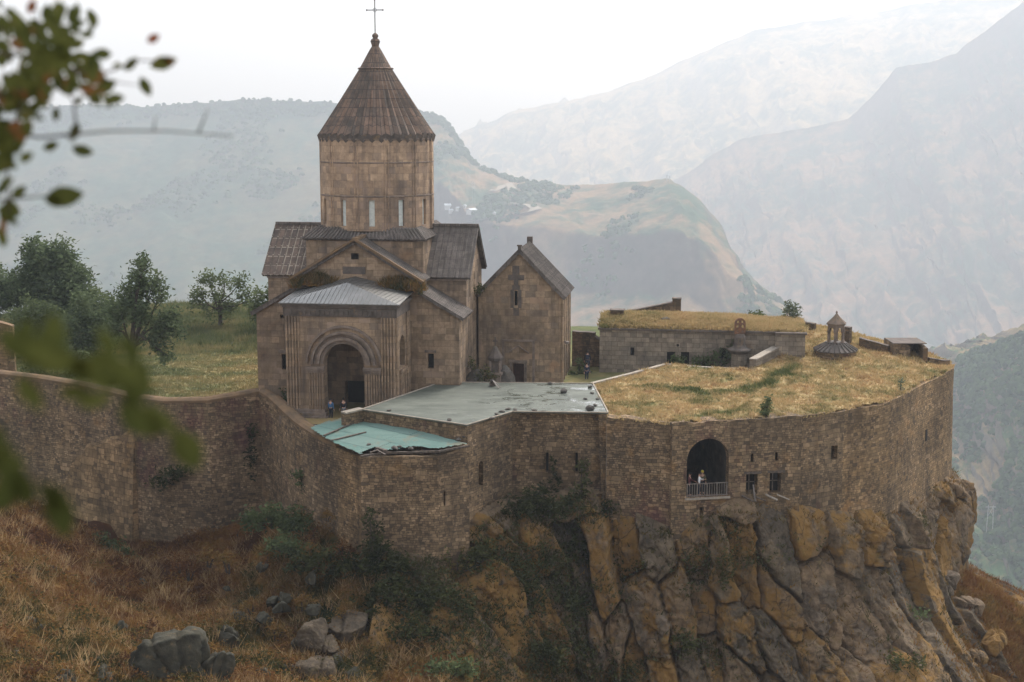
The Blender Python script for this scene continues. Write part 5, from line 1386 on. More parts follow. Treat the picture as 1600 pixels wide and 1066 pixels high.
def t_tint(x, y):
    t = .60 + .42 * fbm(x / 3.4, y / 2.2, 5, 41) + .34 * fbm(x / .7, y / .9, 3, 8)
    t = t - .36 * np.clip(1.0 - seg_dist(x, y, swale) / 1.15 + 1.1 * fbm(x / 1.6, y / 1.6, 3, 77), 0, 1) - .4 * np.clip(1 - seg_dist(x, y, bank) / 1.0, 0, 1)
    t = t - .30 * np.clip(fbm(x / 5, y / 3.2, 3, 57) * 2.2, 0, 1) * (y < 121)
    return np.clip(t, 0, 1)
terr, TZ = ground('terrace_ground', TPOLY, tctrl, 'straw_ground', .3, t_tint, .42, 3)
n_ = 90000
xs = RNG.uniform(6, 40, n_); ys = RNG.uniform(101.5, 141, n_)
k_ = in_poly(xs, ys, TPOLY); xs, ys = xs[k_], ys[k_]
k_ = RNG.random(len(xs)) < .55 + .9 * fbm(xs / .9, ys / .9, 2, 19); xs, ys = xs[k_], ys[k_]
dsw = np.clip(1.15 - seg_dist(xs, ys, swale) / .9, 0, 1)
hh = RNG.uniform(.05, .24, len(xs))  * (1 + .9 * np.clip(fbm(xs / 3, ys / 3, 3, 12), 0, 1)) * (1 + .4 * dsw)
stuff(tufts('dry_grass', np.c_[xs, ys, TZ(xs, ys)], hh, t_tint(xs, ys), 'straw', 4, .055, 4, .7), 'dry straw coloured grass with green strips on the terrace', 'grass')
# kerb and drop towards the inner court
kb = thing('stone_kerb', 'pale stone kerb along the inner edge of the grassy terrace', 'kerb')
mb = MB(); kp_ = [on_z(a, b, z) for a, b, z in ((925, 600, 1.9), (985, 585, 2.1), (1040, 570, 2.25), (1100, 575, 2.25), (1170, 578, 2.3))]
for p, q in zip(kp_[:-1], kp_[1:]): mb.bar(p + Vector((0, 0, .0)), q + Vector((0, 0, .0)), .42, .2)
mb.build('capstone', 'pale_edge', kb)
mb = MB()
for p, q in zip(kp_[:-1], kp_[1:]): mb.face([(q.x, q.y, -1), (p.x, p.y, -1), (p.x, p.y, p.z), (q.x, q.y, q.z)])
mb.build('wall', 'refectory', kb)
pw = thing('parapet_wall', 'low stone parapet slanting back from the terrace kerb to the long building', 'wall')
a_, b_ = on_z(1176, 577, 2.3), on_z(1232, 546, 3.1)
mb = MB(); mb.bar(a_ + Vector((0, 0, .25)), b_ + Vector((0, 0, .25)), .62, 1.15); mb.build('wall', 'refectory', pw)
mb = MB(); mb.bar(a_ + Vector((0, 0, .86)), b_ + Vector((0, 0, .86)), .74, .1); mb.build('coping', 'pale_edge', pw)
# court and lawn
lawn_pts = [(wpt(4, -1).x, wpt(4, -1).y, 0.0), (wpt(17, 13).x, wpt(17, 13).y, .55), (wpt(21, 14).x, wpt(21, 14).y, .6), (wpt(24, 17).x, wpt(24, 17).y, .8), (wpt(35, 18).x, wpt(35, 18).y, 1.2), (wpt(12, 4).x, wpt(12, 4).y, .5), (wpt(-5, 6).x, wpt(-5, 6).y, .1)]
lawn_pts += [tuple(on_z(*c)) for c in ((380, 600, .2), (300, 612, .2), (250, 600, .2), (260, 575, .3), (300, 560, .5), (390, 560, .4), (300, 530, .7), (390, 530, .7), (340, 520, .9), (200, 590, .2), (120, 560, .5), (60, 580, .4), (50, 535, .5), (0, 560, .4), (0, 535, .6), (-60, 560, .6))]
lawn_pts += [(-55, 175, 0), (-30, 175, 0), (0, 160, 0), (20, 160, 0), (-50, 200, -14), (-20, 200, -14), (10, 190, -14), (40, 175, -10)]
lp = [(p.x, p.y + .5) for p in CWT[:15]] + [(wpt(0, -1.2).x, wpt(0, -1.2).y), (RB['le'].x, RB['le'].y + .4), (RB['l'].x, RB['l'].y + .4), (RB['bl'].x, RB['bl'].y + .2), (RB['br'].x, RB['br'].y + .2)] + [(p.x - .1, p.y + .2) for p in kp_[1:]] + [(42, 160), (42, 200), (-80, 200), (-80, 130)]
def l_tint(x, y):
    t = .55 + .55 * fbm(x / 5, y / 2.5, 5, 61) + .2 * np.clip((x + 27) / 8, -1, 1) * (y < 138)
    t = np.where(x > -12, .44 + .3 * fbm(x / 2, y / 2, 3, 63), t)
    return np.clip(t - .25 * np.clip((y - 138) / 6, 0, 1), 0, 1)
law, LZ = ground('lawn', lp, lawn_pts, 'lawn_ground', .7, l_tint, .08, 9)
n_ = 60000
xs = RNG.uniform(-58, -12, n_); ys = RNG.uniform(110, 172, n_)
k_ = in_poly(xs, ys, lp) & ~((loc2(xs, ys)[0] > -4.3) & (loc2(xs, ys)[1] > 4.5)) & (loc2(xs, ys)[0] < 0); xs, ys = xs[k_], ys[k_]
tall = np.clip((ys - 137) / 6, 0, 1) * (.6 + .6 * fbm(xs / 4, ys / 3, 3, 15))
stuff(tufts('lawn_grass', np.c_[xs, ys, LZ(xs, ys)], RNG.uniform(.08, .22, len(xs)) + np.clip(tall, 0, 1) * RNG.uniform(.3, 1.1, len(xs)), l_tint(xs, ys), 'lawn', 4, .07, 6, .35), 'green and straw grass of the lawn left of the church, tall at the back', 'grass')
# ================================================================== rotunda and ruins on the terrace
rp = on_z(1305, 556, 2.8) + Vector((0, 0, .22))
t = thing('stone_rotunda', 'small open stone rotunda with pointed roof on a tiled skirt amid dry grass', 'rotunda', rp)
mb = MB(); mb.lathe([(1.75, -.7), (1.75, .34)], n=24); mb.build('base', 'rubble', t)
mb = MB(); n_ = 24
for i in range(n_):
    a0_, a1_ = 2 * math.pi * i / n_, 2 * math.pi * (i + 1) / n_
    P = lambda r, a, z: (r * math.cos(a), r * math.sin(a), z)
    mb.slope(P(1.95, a0_, .34), P(1.95, a1_, .34), P(.82, a1_, .98), P(.82, a0_, .98), .1)
    mb.bar(P(1.97, a0_, .40), P(.84, a0_, 1.02), .10, .08)
mb.lathe([(.95, .95), (.95, 1.04), (.001, 1.06)], n=24)
mb.build('skirt_roof', 'tiles', t)
HX = [(.70 * math.cos(R(60 * i + 12)), .70 * math.sin(R(60 * i + 12))) for i in range(6)]
for i in range(6):
    mb = MB(); x, y = HX[i]; mb.tube([(x, y, 1.0), (x, y, 1.12), (x, y, 1.12), (x, y, 2.0)], [.17, .17, .115, .105], 8); mb.lathe([(.11, -.12), (.18, 0), (.18, .06)], (x, y, 2.0), 8); mb.build('column', 'trim', t)
mb = MB()
for i in range(6):
    p, q = Vector((*HX[i], 0)), Vector((*HX[(i + 1) % 6], 0)); d_ = (q - p).normalized(); L = (q - p).length; n_ = Vector((d_.y, -d_.x, 0))
    oh = arch(.14, L - .14, 2.05, 2.18, 8); oh = [(a, max(z, 2.051)) for a, z in oh]
    facade(mb, rect(-.06, L + .06, 2.05 - .0, 2.68), [[(a, z + .003) for a, z in oh]], p + n_ * .1, d_, n_, .2); facade(mb, rect(-.0, L, 2.05, 2.68), [[(a, z + .003) for a, z in oh]], p - n_ * .1, d_, -n_, .0)
mb.build('arcade', 'trim', t)
mb = MB(); mb.lathe([(.93, 2.62), (.96, 2.72), (.62, 3.02), (.3, 3.32), (.08, 3.58)], n=6, a0=R(12), a1=R(372)); mb.lathe([(.05, 3.5), (.07, 3.6), (.1, 3.68), (.06, 3.78), (.01, 3.84)], n=8); mb.build('roof', 'red_stone', t)
def ruin(name, label, A, B, h0, h1, th, mat='rubble_dark', cat='ruin', zb=-1.0, capm='dark_trim'):
    A, B = Vector(A), Vector(B); c = A.copy()
    t = thing(name, label, cat, c)
    d_ = B - A; L = Vector((d_.x, d_.y, 0)).length; dv = Vector((d_.x, d_.y, 0)).normalized(); n_ = Vector((-dv.y, dv.x, 0))
    mb = MB(); top = jag(A, B, h0, h1 + d_.z, .09, .6, seed=int(L * 100))
    pts = [(0, zb), (L, zb + d_.z)] + top[::-1]
    mb.prism([dv * a + Vector((0, 0, z)) for a, z in pts], n_ * th)
    mb.build('wall', mat, t)
    if capm:
        mb = MB()
        for (a, z0), (b_, z1) in zip(top[:-1], top[1:]): mb.bar(dv * a + n_ * th / 2 + Vector((0, 0, z0)), dv * b_ + n_ * th / 2 + Vector((0, 0, z1)), th + .08, .08)
        mb.build('coping', capm, t)
    return t
h1_ = on_z(1395, 556, 2.75)
t = thing('ruined_hut', 'roofless brown stone hut by the far edge of the grassy terrace', 'ruin', h1_)
mb = MB(); mb.box((0, 0, -.8), (.4, 3.2, 1.05)); mb.box((0.4, 2.8, -.8), (3.0, 3.2, 1.05)); mb.prism([(2.6, -.4, -.8), (3.0, -.4, -.8), (3.0, -.4, .75), (2.6, -.4, .75)], (0, 3.7, .3)); mb.prism([(.4, .05, -.8), (1.55, .05, -.8), (1.55, .05, .8), (1.1, .05, 1.04), (.4, .05, 1.04)], (0, .35, 0)); mb.build('wall', 'rubble', t)
mb = MB(); mb.box((.02, .02, 1.05), (3.0, 3.2, 1.13)); mb.build('slab', 'dark_trim', t)
ruin('ruined_wall', 'low dark wall stub sinking into the grass left of the roofless hut', on_z(1342, 541, 3.3), on_z(1388, 549, 3.0), .75, .45, .5, 'rubble_dark')
ruin('stone_pier', 'square dark stone pier standing just behind the small rotunda', on_z(1316, 532, 3.7), on_z(1327, 533, 3.7), 1.25, 1.2, .6, 'rubble_dark', 'pier', -.6, 'dark_trim')
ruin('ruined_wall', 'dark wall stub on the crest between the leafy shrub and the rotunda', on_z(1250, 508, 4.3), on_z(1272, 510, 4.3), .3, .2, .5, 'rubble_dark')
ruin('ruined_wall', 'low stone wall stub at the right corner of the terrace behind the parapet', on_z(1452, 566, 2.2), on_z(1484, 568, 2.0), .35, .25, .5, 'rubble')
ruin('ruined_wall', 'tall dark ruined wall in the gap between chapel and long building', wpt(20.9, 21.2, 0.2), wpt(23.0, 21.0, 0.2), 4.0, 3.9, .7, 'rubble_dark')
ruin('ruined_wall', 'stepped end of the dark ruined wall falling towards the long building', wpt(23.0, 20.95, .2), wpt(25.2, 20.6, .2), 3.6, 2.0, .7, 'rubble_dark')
ruin('ruined_wall', 'broken rubble wall standing in the dry grass at the left picture edge', on_z(-40, 590, .4), on_z(24, 588, .4), 5.9, 4.6, .9, 'rubble_warm', zb=-1, capm='coping')
# fallen stones against the church flank
for i, (u_, v_, z_, sx, sz, lab) in enumerate([(15.9, 10.2, .6, 1.3, 1.9, 'big smooth dark boulder at the foot of the stone shrine'), (14.6, 9.4, .6, 1.0, 1.1, 'tumbled masonry lump left of the stone shrine'), (13.9, 8.6, 1.0, .9, 1.6, 'overgrown masonry lump against the church flank')]):
    stone('masonry_lump', lab, wpt(u_, v_, z_ - .6), sx, sx * .8, sz, 60 + i, 'boulder', 'boulder', cuts=40, bev=.1)
for i, (u_, v_, z_, w_, lab) in enumerate([(1.1, 4.9, 10.2, 1.9, 'heap of earth and grass on the church roof left of the porch gable'), (8.3, 4.9, 10.0, 2.0, 'heap of earth and grass on the church roof right of the porch gable')]):
    t = thing('roof_weeds', lab, 'weeds', wpt(u_, v_, z_), -TH)
    gx, gy = np.meshgrid(np.linspace(-w_, w_, 24), np.linspace(-1.0, 1.0, 16), indexing='ij')
    gz = .55 * np.clip(1 - (gx / w_) ** 2 - gy ** 2, -.3, 1) + .4 * fbm(gx * 1.6, gy * 1.6, 4, i)
    gridmesh('earth', gx, gy, gz, 'rust_ground', {'tint': .6 + .4 * fbm(gx, gy, 3, i + 4)}, parent=t)
    q = np.c_[RNG.uniform(-w_ * .9, w_ * .9, 1100), RNG.uniform(-.9, .9, 1100)]
    zz = .55 * np.clip(1 - (q[:, 0] / w_) ** 2 - q[:, 1] ** 2, -.3, 1) + .4 * fbm(q[:, 0] * 1.6, q[:, 1] * 1.6, 4, i)
    tuft = tufts('grass_blades', np.c_[q, zz], RNG.uniform(.15, .7, 1100), np.clip(.34 + .6 * fbm(q[:, 0] * 1.4, q[:, 1] * 1.4, 3, 70 + i), 0, 1), 'rust', 5, .05, 30 + i); tuft.parent = t

# ================================================================== cliff below the walls
cpath = [Vector((-24, 104, 0)), Vector((-14, 98.6, 0)), Vector((-10.5, 96.4, 0)), Vector((-5.2, 96.9, 0)), Vector((-1.5, 100.0, 0)), Vector((3, 102.6, 0)), Vector((7.5, 102.6, 0)), Vector((12, 101.4, 0)), Vector((17, 102.0, 0)), Vector((21.6, 103.1, 0)), Vector((25.5, 105.6, 0)), Vector((29.5, 108.6, 0)), Vector((34.25, 115.6, 0)), Vector((38.4, 121.6, 0)), Vector((40.0, 126.5, 0)), Vector((38.9, 132, 0)), Vector((36, 139, 0)), Vector((28, 148, 0)), Vector((16, 158, 0))]
dp = np.array([[p.x, p.y] for p in catmull(cpath, 24)])
sd = np.concatenate([[0], np.cumsum(np.hypot(*np.diff(dp, axis=0).T))])
ds_ = .12
ss = np.arange(0, sd[-1], ds_)
PX = np.interp(ss, sd, dp[:, 0]); PY = np.interp(ss, sd, dp[:, 1])
ker = np.hanning(61); ker /= ker.sum()
def smooth(a): return np.convolve(np.pad(a, 30, mode='edge'), ker, 'valid')
tx, ty = smooth(np.gradient(smooth(PX))), smooth(np.gradient(smooth(PY)))
ln = np.hypot(tx, ty); NX, NY = ty / ln, -tx / ln
def sz_of(px, py, off):
    qx, qy = PX + NX * off, PY + NY * off
    r = ray(px, py); k = r[0] / r[1]
    g = qx - k * qy
    cr_ = np.flatnonzero((g[:-1] <= 0) & (g[1:] > 0))
    i = cr_[np.argmin(qy[cr_])] if len(cr_) else int(np.argmin(np.abs(g)))
    return ss[i], EYE + r[2] / r[1] * qy[i]
ctrl = []
for px, py in ((560, 885), (620, 880), (685, 882), (740, 838), (790, 806), (850, 800), (910, 780), (950, 796), (1000, 815), (1048, 838), (1100, 815), (1160, 792), (1200, 787), (1250, 802), (1320, 812), (1390, 802), (1440, 778), (1475, 756)):
    s_, z_ = sz_of(px, py, .3); ctrl += [(s_, z_, .3), (s_, z_ + 1.0, -1.2), (s_, z_ + 4.5, -2.5)]
for px, py, o_ in ((560, 960, 5), (560, 1066, 10), (620, 940, 3), (620, 1066, 7.5), (700, 950, 2.6), (700, 1066, 6), (790, 900, 1.6), (800, 1066, 6), (880, 880, 1.4), (930, 860, 1.2), (930, 1000, 3.6), (940, 1066, 5), (1050, 900, .9), (1050, 1000, 2.6), (1050, 1066, 4), (1150, 850, .8), (1200, 900, 1.3), (1200, 1000, 2.2), (1200, 1066, 4), (1320, 900, 1.5), (1320, 1000, 3.6), (1320, 1066, 6), (1420, 850, 1.3), (1420, 950, 2.8), (1420, 1066, 8)):
    s_, z_ = sz_of(px, py, o_); ctrl.append((s_, z_, o_))
s6 = sd[24 * 14]
for k_ in (-3, 2, 8, 16, 26, 36):
    for z_, o_ in ((0, -2.5), (-5.5, -2.0), (-7.6, -.6), (-8.6, .5), (-11, 1.7), (-14, 1.3), (-17, 1.0), (-18.5, 2.4), (-20, 5.5), (-24, 13), (-32, 26), (-44, 42)): ctrl.append((s6 + k_, z_, o_))
smid = [(s_, z_, o_) for s_, z_, o_ in ctrl]
for s_ in np.linspace(2, s6 - 8, 9): ctrl += [(s_, -32, 14), (s_, -44, 24)]
zz_ = np.arange(3.0, -42, -.12)
SG_, ZG_ = np.meshgrid(ss, zz_, indexing='ij')
Cc = np.array(ctrl)
# coarse interpolation, then refined
sc_, zc2 = np.meshgrid(np.linspace(0, ss[-1], 180), np.linspace(3, -42, 110), indexing='ij')
oc_ = tps(np.c_[Cc[:, 0], Cc[:, 1] * 1.2], Cc[:, 2], np.c_[sc_.ravel(), zc2.ravel() * 1.2], 3e-3).reshape(sc_.shape)
def bilin(A, s, z):
    i = np.clip(s / ss[-1] * (A.shape[0] - 1), 0, A.shape[0] - 1.001); j = np.clip((3 - z) / 45 * (A.shape[1] - 1), 0, A.shape[1] - 1.001)
    a, b = i.astype(int), j.astype(int); u, v = i - a, j - b
    return (A[a, b] * (1 - u) + A[a + 1, b] * u) * (1 - v) + (A[a, b + 1] * (1 - u) + A[a + 1, b + 1] * u) * v
OFF = bilin(oc_, SG_, ZG_)
# blocky jointed rock: tall slabs, split again into smaller blocks
wx = SG_ + 1.5 * fbm(SG_ / 7, ZG_ / 7, 3, 71) + .10 * fbm(SG_ / .9, ZG_ / .9, 3, 73); wz = ZG_ + 2.6 * fbm(SG_ / 8, ZG_ / 8, 2, 75) + .12 * fbm(SG_ / .9, ZG_ / .9, 3, 76)
tilt = np.interp(SG_, [0, 22, 34, 44, 60, 80], [.1, .45, .6, .15, -.05, -.2])
wx2 = wx + tilt * wz
f1, f2, id1, cx1, cy1 = voronoi(wx2 / 2.9, wz / 5.2, 11)
rt = np.random.default_rng(8); t1, t2, t3, t4 = rt.uniform(-1, 1, (4, 4096))
e1_ = (f2 - f1)
crk = np.clip(.75 + 1.3 * fbm(SG_ / 3.1, ZG_ / 3.1, 3, 171), .1, 1.5)
d1 = .95 * t1[id1] + 1.5 * t2[id1] * (wx2 / 2.9 - cx1) * .7 + 1.6 * t3[id1] * (wz / 5.2 - cy1) * .7
d1 = d1 + .30 * np.clip(1 - (f1 / .8) ** 2, -.3, 1) + .28 * np.minimum(1, e1_ / .07) ** .7 - 2.2 * crk * np.exp(-(e1_ / (.020 + .022 * crk)) ** 2)
wx3 = wx2 + .35 * fbm(SG_ / 1.2, ZG_ / 1.2, 2, 81)
f1b, f2b, id2, cx2, cy2 = voronoi(wx3 / 1.15 + 7.3, wz / 1.7 + 3.1, 23)
e2_ = f2b - f1b
msk = np.clip(.28 + 1.3 * fbm(SG_ / 6, ZG_ / 6, 3, 91), .08, .9)
d2 = msk * (.36 * t4[id2] + .10 * np.minimum(1, e2_ / .08) ** .6 + .7 * t3[id2] * (wz / 1.7 + 3.1 - cy2) * .5 - .42 * np.exp(-(e2_ / .08) ** 2) + .5 * t1[id2] * (wx3 / 1.15 + 7.3 - cx2) * .5)
f1c, f2c, id3, cx3, cy3 = voronoi(wx3 / .62 + 1.7, wz / .85 + 9.2, 37)
d2 = d2 + np.clip(msk + .05, 0, 1) * (.16 * t2[id3] + .35 * t3[id3] * (wx3 / .62 + 1.7 - cx3) * .9 + .45 * t4[id3] * (wz / .85 + 9.2 - cy3) - .18 * np.exp(-((f2c - f1c) / .07) ** 2))
d3 = .10 * fbm(SG_ / 1.3, ZG_ / 1.8, 4, 93, ridged=True) + .10 * fbm(SG_ / 2.2 + ZG_ * .1, ZG_ / .8, 4, 95, ridged=True) + .11 * fbm(SG_ / .9, ZG_ / .9, 5, 97) + .07 * fbm(SG_ / .25, ZG_ / .35, 3, 99)
inn = np.clip((OFF + .9) / 1.2, 0, 1)
bpx = [sz_of(a_, b_, .3) for a_, b_ in ((560, 885), (620, 880), (685, 882), (740, 838), (790, 806), (850, 800), (910, 780), (950, 796), (1000, 815), (1048, 838), (1100, 815), (1160, 792), (1200, 787), (1250, 802), (1320, 812), (1390, 802), (1440, 778), (1475, 756))]
ZBND = np.interp(SG_, [p[0] for p in bpx], [p[1] for p in bpx])
KEEPC = (ZG_ < ZBND + 1.0) & (SG_ > sz_of(598, 885, .3)[0])
DSP = (d1 + d2 + d3) * inn - .15 * inn
lat = .25 * fbm(SG_ / 1.6, ZG_ / 1.6, 3, 103) * inn
CX = PX[:, None] + NX[:, None] * (OFF + DSP) - NY[:, None] * lat
CY = PY[:, None] + NY[:, None] * (OFF + DSP) + NX[:, None] * lat
CZ = ZG_ + .18 * fbm(SG_ / 1.4 + 30, ZG_ / 1.4, 3, 107) * inn
cell = .5 + .5 * t2[id1] * .7 + .15 * t3[id2]; lich = .5 + .5 * (.7 * t3[id1] + .3 * t1[id2])
cliff = struct(gridmesh('cliff', CX, CY, CZ, 'rock', {'cell': np.clip(cell, 0, 1), 'lichen': np.clip(lich, 0, 1)}, keep=KEEPC, smooth=True))

# ================================================================== dry hillside at the left foot of the walls
HC = [(0, 792, 106), (0, 900, 88), (0, 1066, 73), (205, 862, 112.5), (100, 822, 111), (300, 850, 111), (405, 815, 112.5), (470, 795, 105.5), (525, 882, 99), (350, 930, 99), (200, 950, 95), (200, 1066, 78), (350, 1066, 81), (450, 1000, 91), (560, 895, 96.8), (620, 885, 96.4), (560, 1066, 85), (640, 960, 93.5), (640, 1066, 87), (700, 1066, 88), (-140, 760, 104), (-140, 1066, 68), (480, 850, 101.5), (420, 870, 106), (690, 960, 95)]
hctrl = [tuple(on_y(a, b, d)) for a, b, d in HC]
hx, hy = np.meshgrid(np.arange(-62, -2.5, .22), np.arange(58, 116, .22), indexing='ij')
H3 = np.array(hctrl)
def HZ(x, y):
    z = tps(H3[:, :2], H3[:, 2], np.c_[np.ravel(x), np.ravel(y)], 2e-3).reshape(np.shape(x))
    return z + 1.25 * fbm(x / 5, y / 5, 4, 111) + .28 * fbm(x / 1.3, y / 1.3, 4, 115)
hz_ = HZ(hx, hy)
# outcrops of grey rock break through the slope
def outcrop(x, y):
    o_ = np.zeros(np.shape(x))
    for (px, py, d, r) in ((225, 1036, 79.5, 2.7), (285, 1050, 79, 1.7), (290, 938, 96, .6), (345, 950, 96, .7), (378, 985, 93, .9), (340, 1010, 87, 1.2), (505, 1040, 87, 1.5)):
        p = on_y(px, py, d); dd = np.hypot(x - p.x, (y - p.y) * .8) / r
        o_ = np.maximum(o_, np.clip(1.25 - dd, 0, 1))
    return o_
oc2 = outcrop(hx, hy)
fa, fb, ida, ca_, cb_ = voronoi(hx / 2.1 + .15 * fbm(hx / 2, hy / 2, 2, 3), hy / 3.2 + .15 * fbm(hx / 2, hy / 2, 2, 4), 31)
def h_tint(x, y):
    t = .60 + .55 * fbm(x / 6, y / 4, 5, 121) + .16 * fbm(x / 1.1, y / 1.1, 3, 123)
    t = t + .28 * np.clip((y - 93) / 10, -1, 1) * (x < -20) - .55 * np.clip(fbm(x / 4.5, y / 3.5, 4, 127) * 1.9 - .12 + .55 * np.clip((x + 22) / 9, -.6, 1), 0, 1)
    return np.clip(t, 0, 1)
hill_o = struct(gridmesh('hillside', hx, hy, hz_, 'rust_ground', {'tint': h_tint(hx, hy)}))
def mesh_bvh(*obs):
    V = []; Fc = []
    for o in obs:
        b = len(V); V += [v.co[:] for v in o.data.vertices]; Fc += [tuple(b + i for i in p.vertices) for p in o.data.polygons]
    return BVHTree.FromPolygons(V, Fc)
# the low-resolution twin of the cliff serves for placing plants
q4 = 4
lowV = np.stack([CX[::q4, ::q4], CY[::q4, ::q4], CZ[::q4, ::q4]], -1); nI, nJ = lowV.shape[:2]; I_ = np.arange(nI * nJ).reshape(nI, nJ)
lowF = np.stack([I_[:-1, :-1], I_[1:, :-1], I_[1:, 1:], I_[:-1, 1:]], -1).reshape(-1, 4)
hs = 3; hV = np.stack([hx[::hs, ::hs], hy[::hs, ::hs], hz_[::hs, ::hs]], -1); nI2, nJ2 = hV.shape[:2]; I2 = np.arange(nI2 * nJ2).reshape(nI2, nJ2) + nI * nJ
lowF2 = np.stack([I2[:-1, :-1], I2[1:, :-1], I2[1:, 1:], I2[:-1, 1:]], -1).reshape(-1, 4)
SLOPE = BVHTree.FromPolygons(np.concatenate([lowV.reshape(-1, 3), hV.reshape(-1, 3)]).tolist(), np.concatenate([lowF, lowF2]).tolist())
def on_slope(px, py):
    h = SLOPE.ray_cast(Vector((0, 0, EYE)), Vector(ray(px, py)))
    return h[0] if h[0] else on_y(px, py, 100)

# grass and weeds on hillside
n_ = 120000
xs = RNG.uniform(-56, -3, n_); ys = RNG.uniform(64, 114, n_)
dens = .55 + .5 * fbm(xs / 3, ys / 3, 3, 131)
k_ = (RNG.random(n_) < dens); xs, ys = xs[k_], ys[k_]
zz = HZ(xs, ys)
stuff(tufts('hillside_grass', np.c_[xs, ys, zz], RNG.uniform(.14, .62, len(xs)) * (.7 + .8 * np.clip(fbm(xs / 1.5, ys / 1.5, 2, 133), -.4, 1)), np.clip(h_tint(xs, ys) + .25 * fbm(xs / .8, ys / .8, 2, 135), 0, 1), 'rust', 5, .05, 9, .6), 'rust and ochre dry grass covering the slope below the curtain wall', 'grass')
n_ = 16000
xs3 = RNG.uniform(-54, -4, n_); ys3 = RNG.uniform(64, 110, n_)
k_ = fbm(xs3 / 2.4, ys3 / 2.0, 3, 139) > .02; xs3, ys3 = xs3[k_], ys3[k_]
stuff(tufts('tall_dry_grass', np.c_[xs3, ys3, HZ(xs3, ys3)], RNG.uniform(.5, 1.05, len(xs3)), np.clip(.86 + .12 * RNG.normal(0, .8, len(xs3)), .6, 1.0), 'straw', 6, .035, 15, .55), 'tall pale dry stalks standing in clumps on the slope', 'grass')
# low scrub: rusty and green woody weeds scattered over the slope
n_ = 7500
xs2 = RNG.uniform(-50, -4, n_); ys2 = RNG.uniform(66, 112, n_)
k_ = (fbm(xs2 / 3.2, ys2 / 2.6, 3, 137) > -.05); xs2, ys2 = xs2[k_], ys2[k_]
V, F, tt = leafcloud(np.c_[xs2, ys2, HZ(xs2, ys2) + RNG.uniform(.1, .55, len(xs2))], 24, (.32, .32, .2), .085, RNG, np.clip(h_tint(xs2, ys2) * .9 + RNG.normal(0, .2, len(xs2)), 0, 1))
stuff(npmesh('hillside_scrub', V, F, 'rust', None, {'tint': np.clip(tt * 1.05, 0, 1)}), 'low rusty brown and green scrub scattered over the slope', 'scrub')
# the grassy rib running down to the right of the cliff
RC_ = [tuple(on_y(a, b, d)) for a, b, d in ((1495, 892, 119), (1530, 912, 118), (1560, 934, 117.5), (1600, 961, 117), (1680, 1015, 116), (1460, 950, 113.5), (1500, 985, 111.5), (1440, 1066, 106), (1500, 1066, 107.5), (1560, 1066, 110), (1600, 1040, 112.5), (1700, 1110, 111), (1400, 1066, 104.5))] + [(38, 126, -17.5), (43, 128, -24), (50, 128, -32), (56, 125, -38), (46, 134, -34)]
RA = np.array(RC_)
def RZ_(x, y): return tps(RA[:, :2], RA[:, 2], np.c_[np.ravel(x), np.ravel(y)], 5e-3).reshape(np.shape(x)) + .3 * fbm(x / 2, y / 2, 4, 161)
rx_, ry_ = np.meshgrid(np.arange(27, 58, .25), np.arange(100, 134, .25), indexing='ij')
def r_tint(x, y): return np.clip(.55 + .4 * fbm(x / 2.5, y / 2, 4, 163) + .2 * fbm(x / .8, y / .8, 2, 165), 0, 1)
struct(gridmesh('grassy_rib', rx_, ry_, RZ_(rx_, ry_), 'rust_ground', {'tint': r_tint(rx_, ry_)}))
n_ = 26000; xr, yr = RNG.uniform(28, 54, n_), RNG.uniform(101, 130, n_)
stuff(tufts('rib_grass', np.c_[xr, yr, RZ_(xr, yr)], RNG.uniform(.15, .6, n_), r_tint(xr, yr), 'rust', 5, .05, 14, .6), 'ochre dry grass on the rib at the right foot of the cliff', 'grass')
# tufts on cliff ledges and on the right hand grassy foot
gx_, gy_ = np.gradient(CX, axis=0), np.gradient(CX, axis=1)
T1 = np.stack([np.gradient(CX, axis=0), np.gradient(CY, axis=0), np.gradient(CZ, axis=0)], -1); T2 = np.stack([np.gradient(CX, axis=1), np.gradient(CY, axis=1), np.gradient(CZ, axis=1)], -1)
Nn = np.cross(T2, T1); Nn /= np.linalg.norm(Nn, axis=2, keepdims=True) + 1e-9
if (Nn[..., 0] * NX[:, None] + Nn[..., 1] * NY[:, None]).mean() < 0: Nn = -Nn
vegn = fbm(SG_ / 5.5, ZG_ / 4, 4, 141)
leftness = np.interp(SG_, [0, 30, 46, 52, s6 - 6, s6 + 2, 200], [1, .9, .45, .0, -.05, .0, .0])
pr_ = np.clip(Nn[..., 2] - .28, 0, 1) * 1.0 * (.45 + vegn + leftness) + np.clip(vegn + leftness - .62, 0, 1) * .9
pr_ = np.where((SG_ > s6 - 12) & (ZG_ < -18.2), np.clip(Nn[..., 2] - .05, 0, .6) + .25, pr_)
pr_ = np.where((OFF < -.3) | ~KEEPC | (ZG_ < -33), 0, pr_)
sel = np.flatnonzero(RNG.random(pr_.size) < (pr_ * .55).ravel())
sel = RNG.choice(sel, min(len(sel), 52000), replace=False)
Pp = np.stack([CX, CY, CZ], -1).reshape(-1, 3)[sel]
tn = np.clip(.42 + .6 * fbm(SG_ / 2.5, ZG_ / 2.5, 4, 151).ravel()[sel] - .25 * leftness.ravel()[sel] + np.where((SG_.ravel()[sel] > s6 - 12) & (ZG_.ravel()[sel] < -17), .3, 0), 0, 1)
stuff(tufts('cliff_grass', Pp, RNG.uniform(.12, .45, len(Pp)), tn, 'rust', 4, .045, 12, .75), 'dry ochre and green grass on the ledges of the cliff', 'grass')
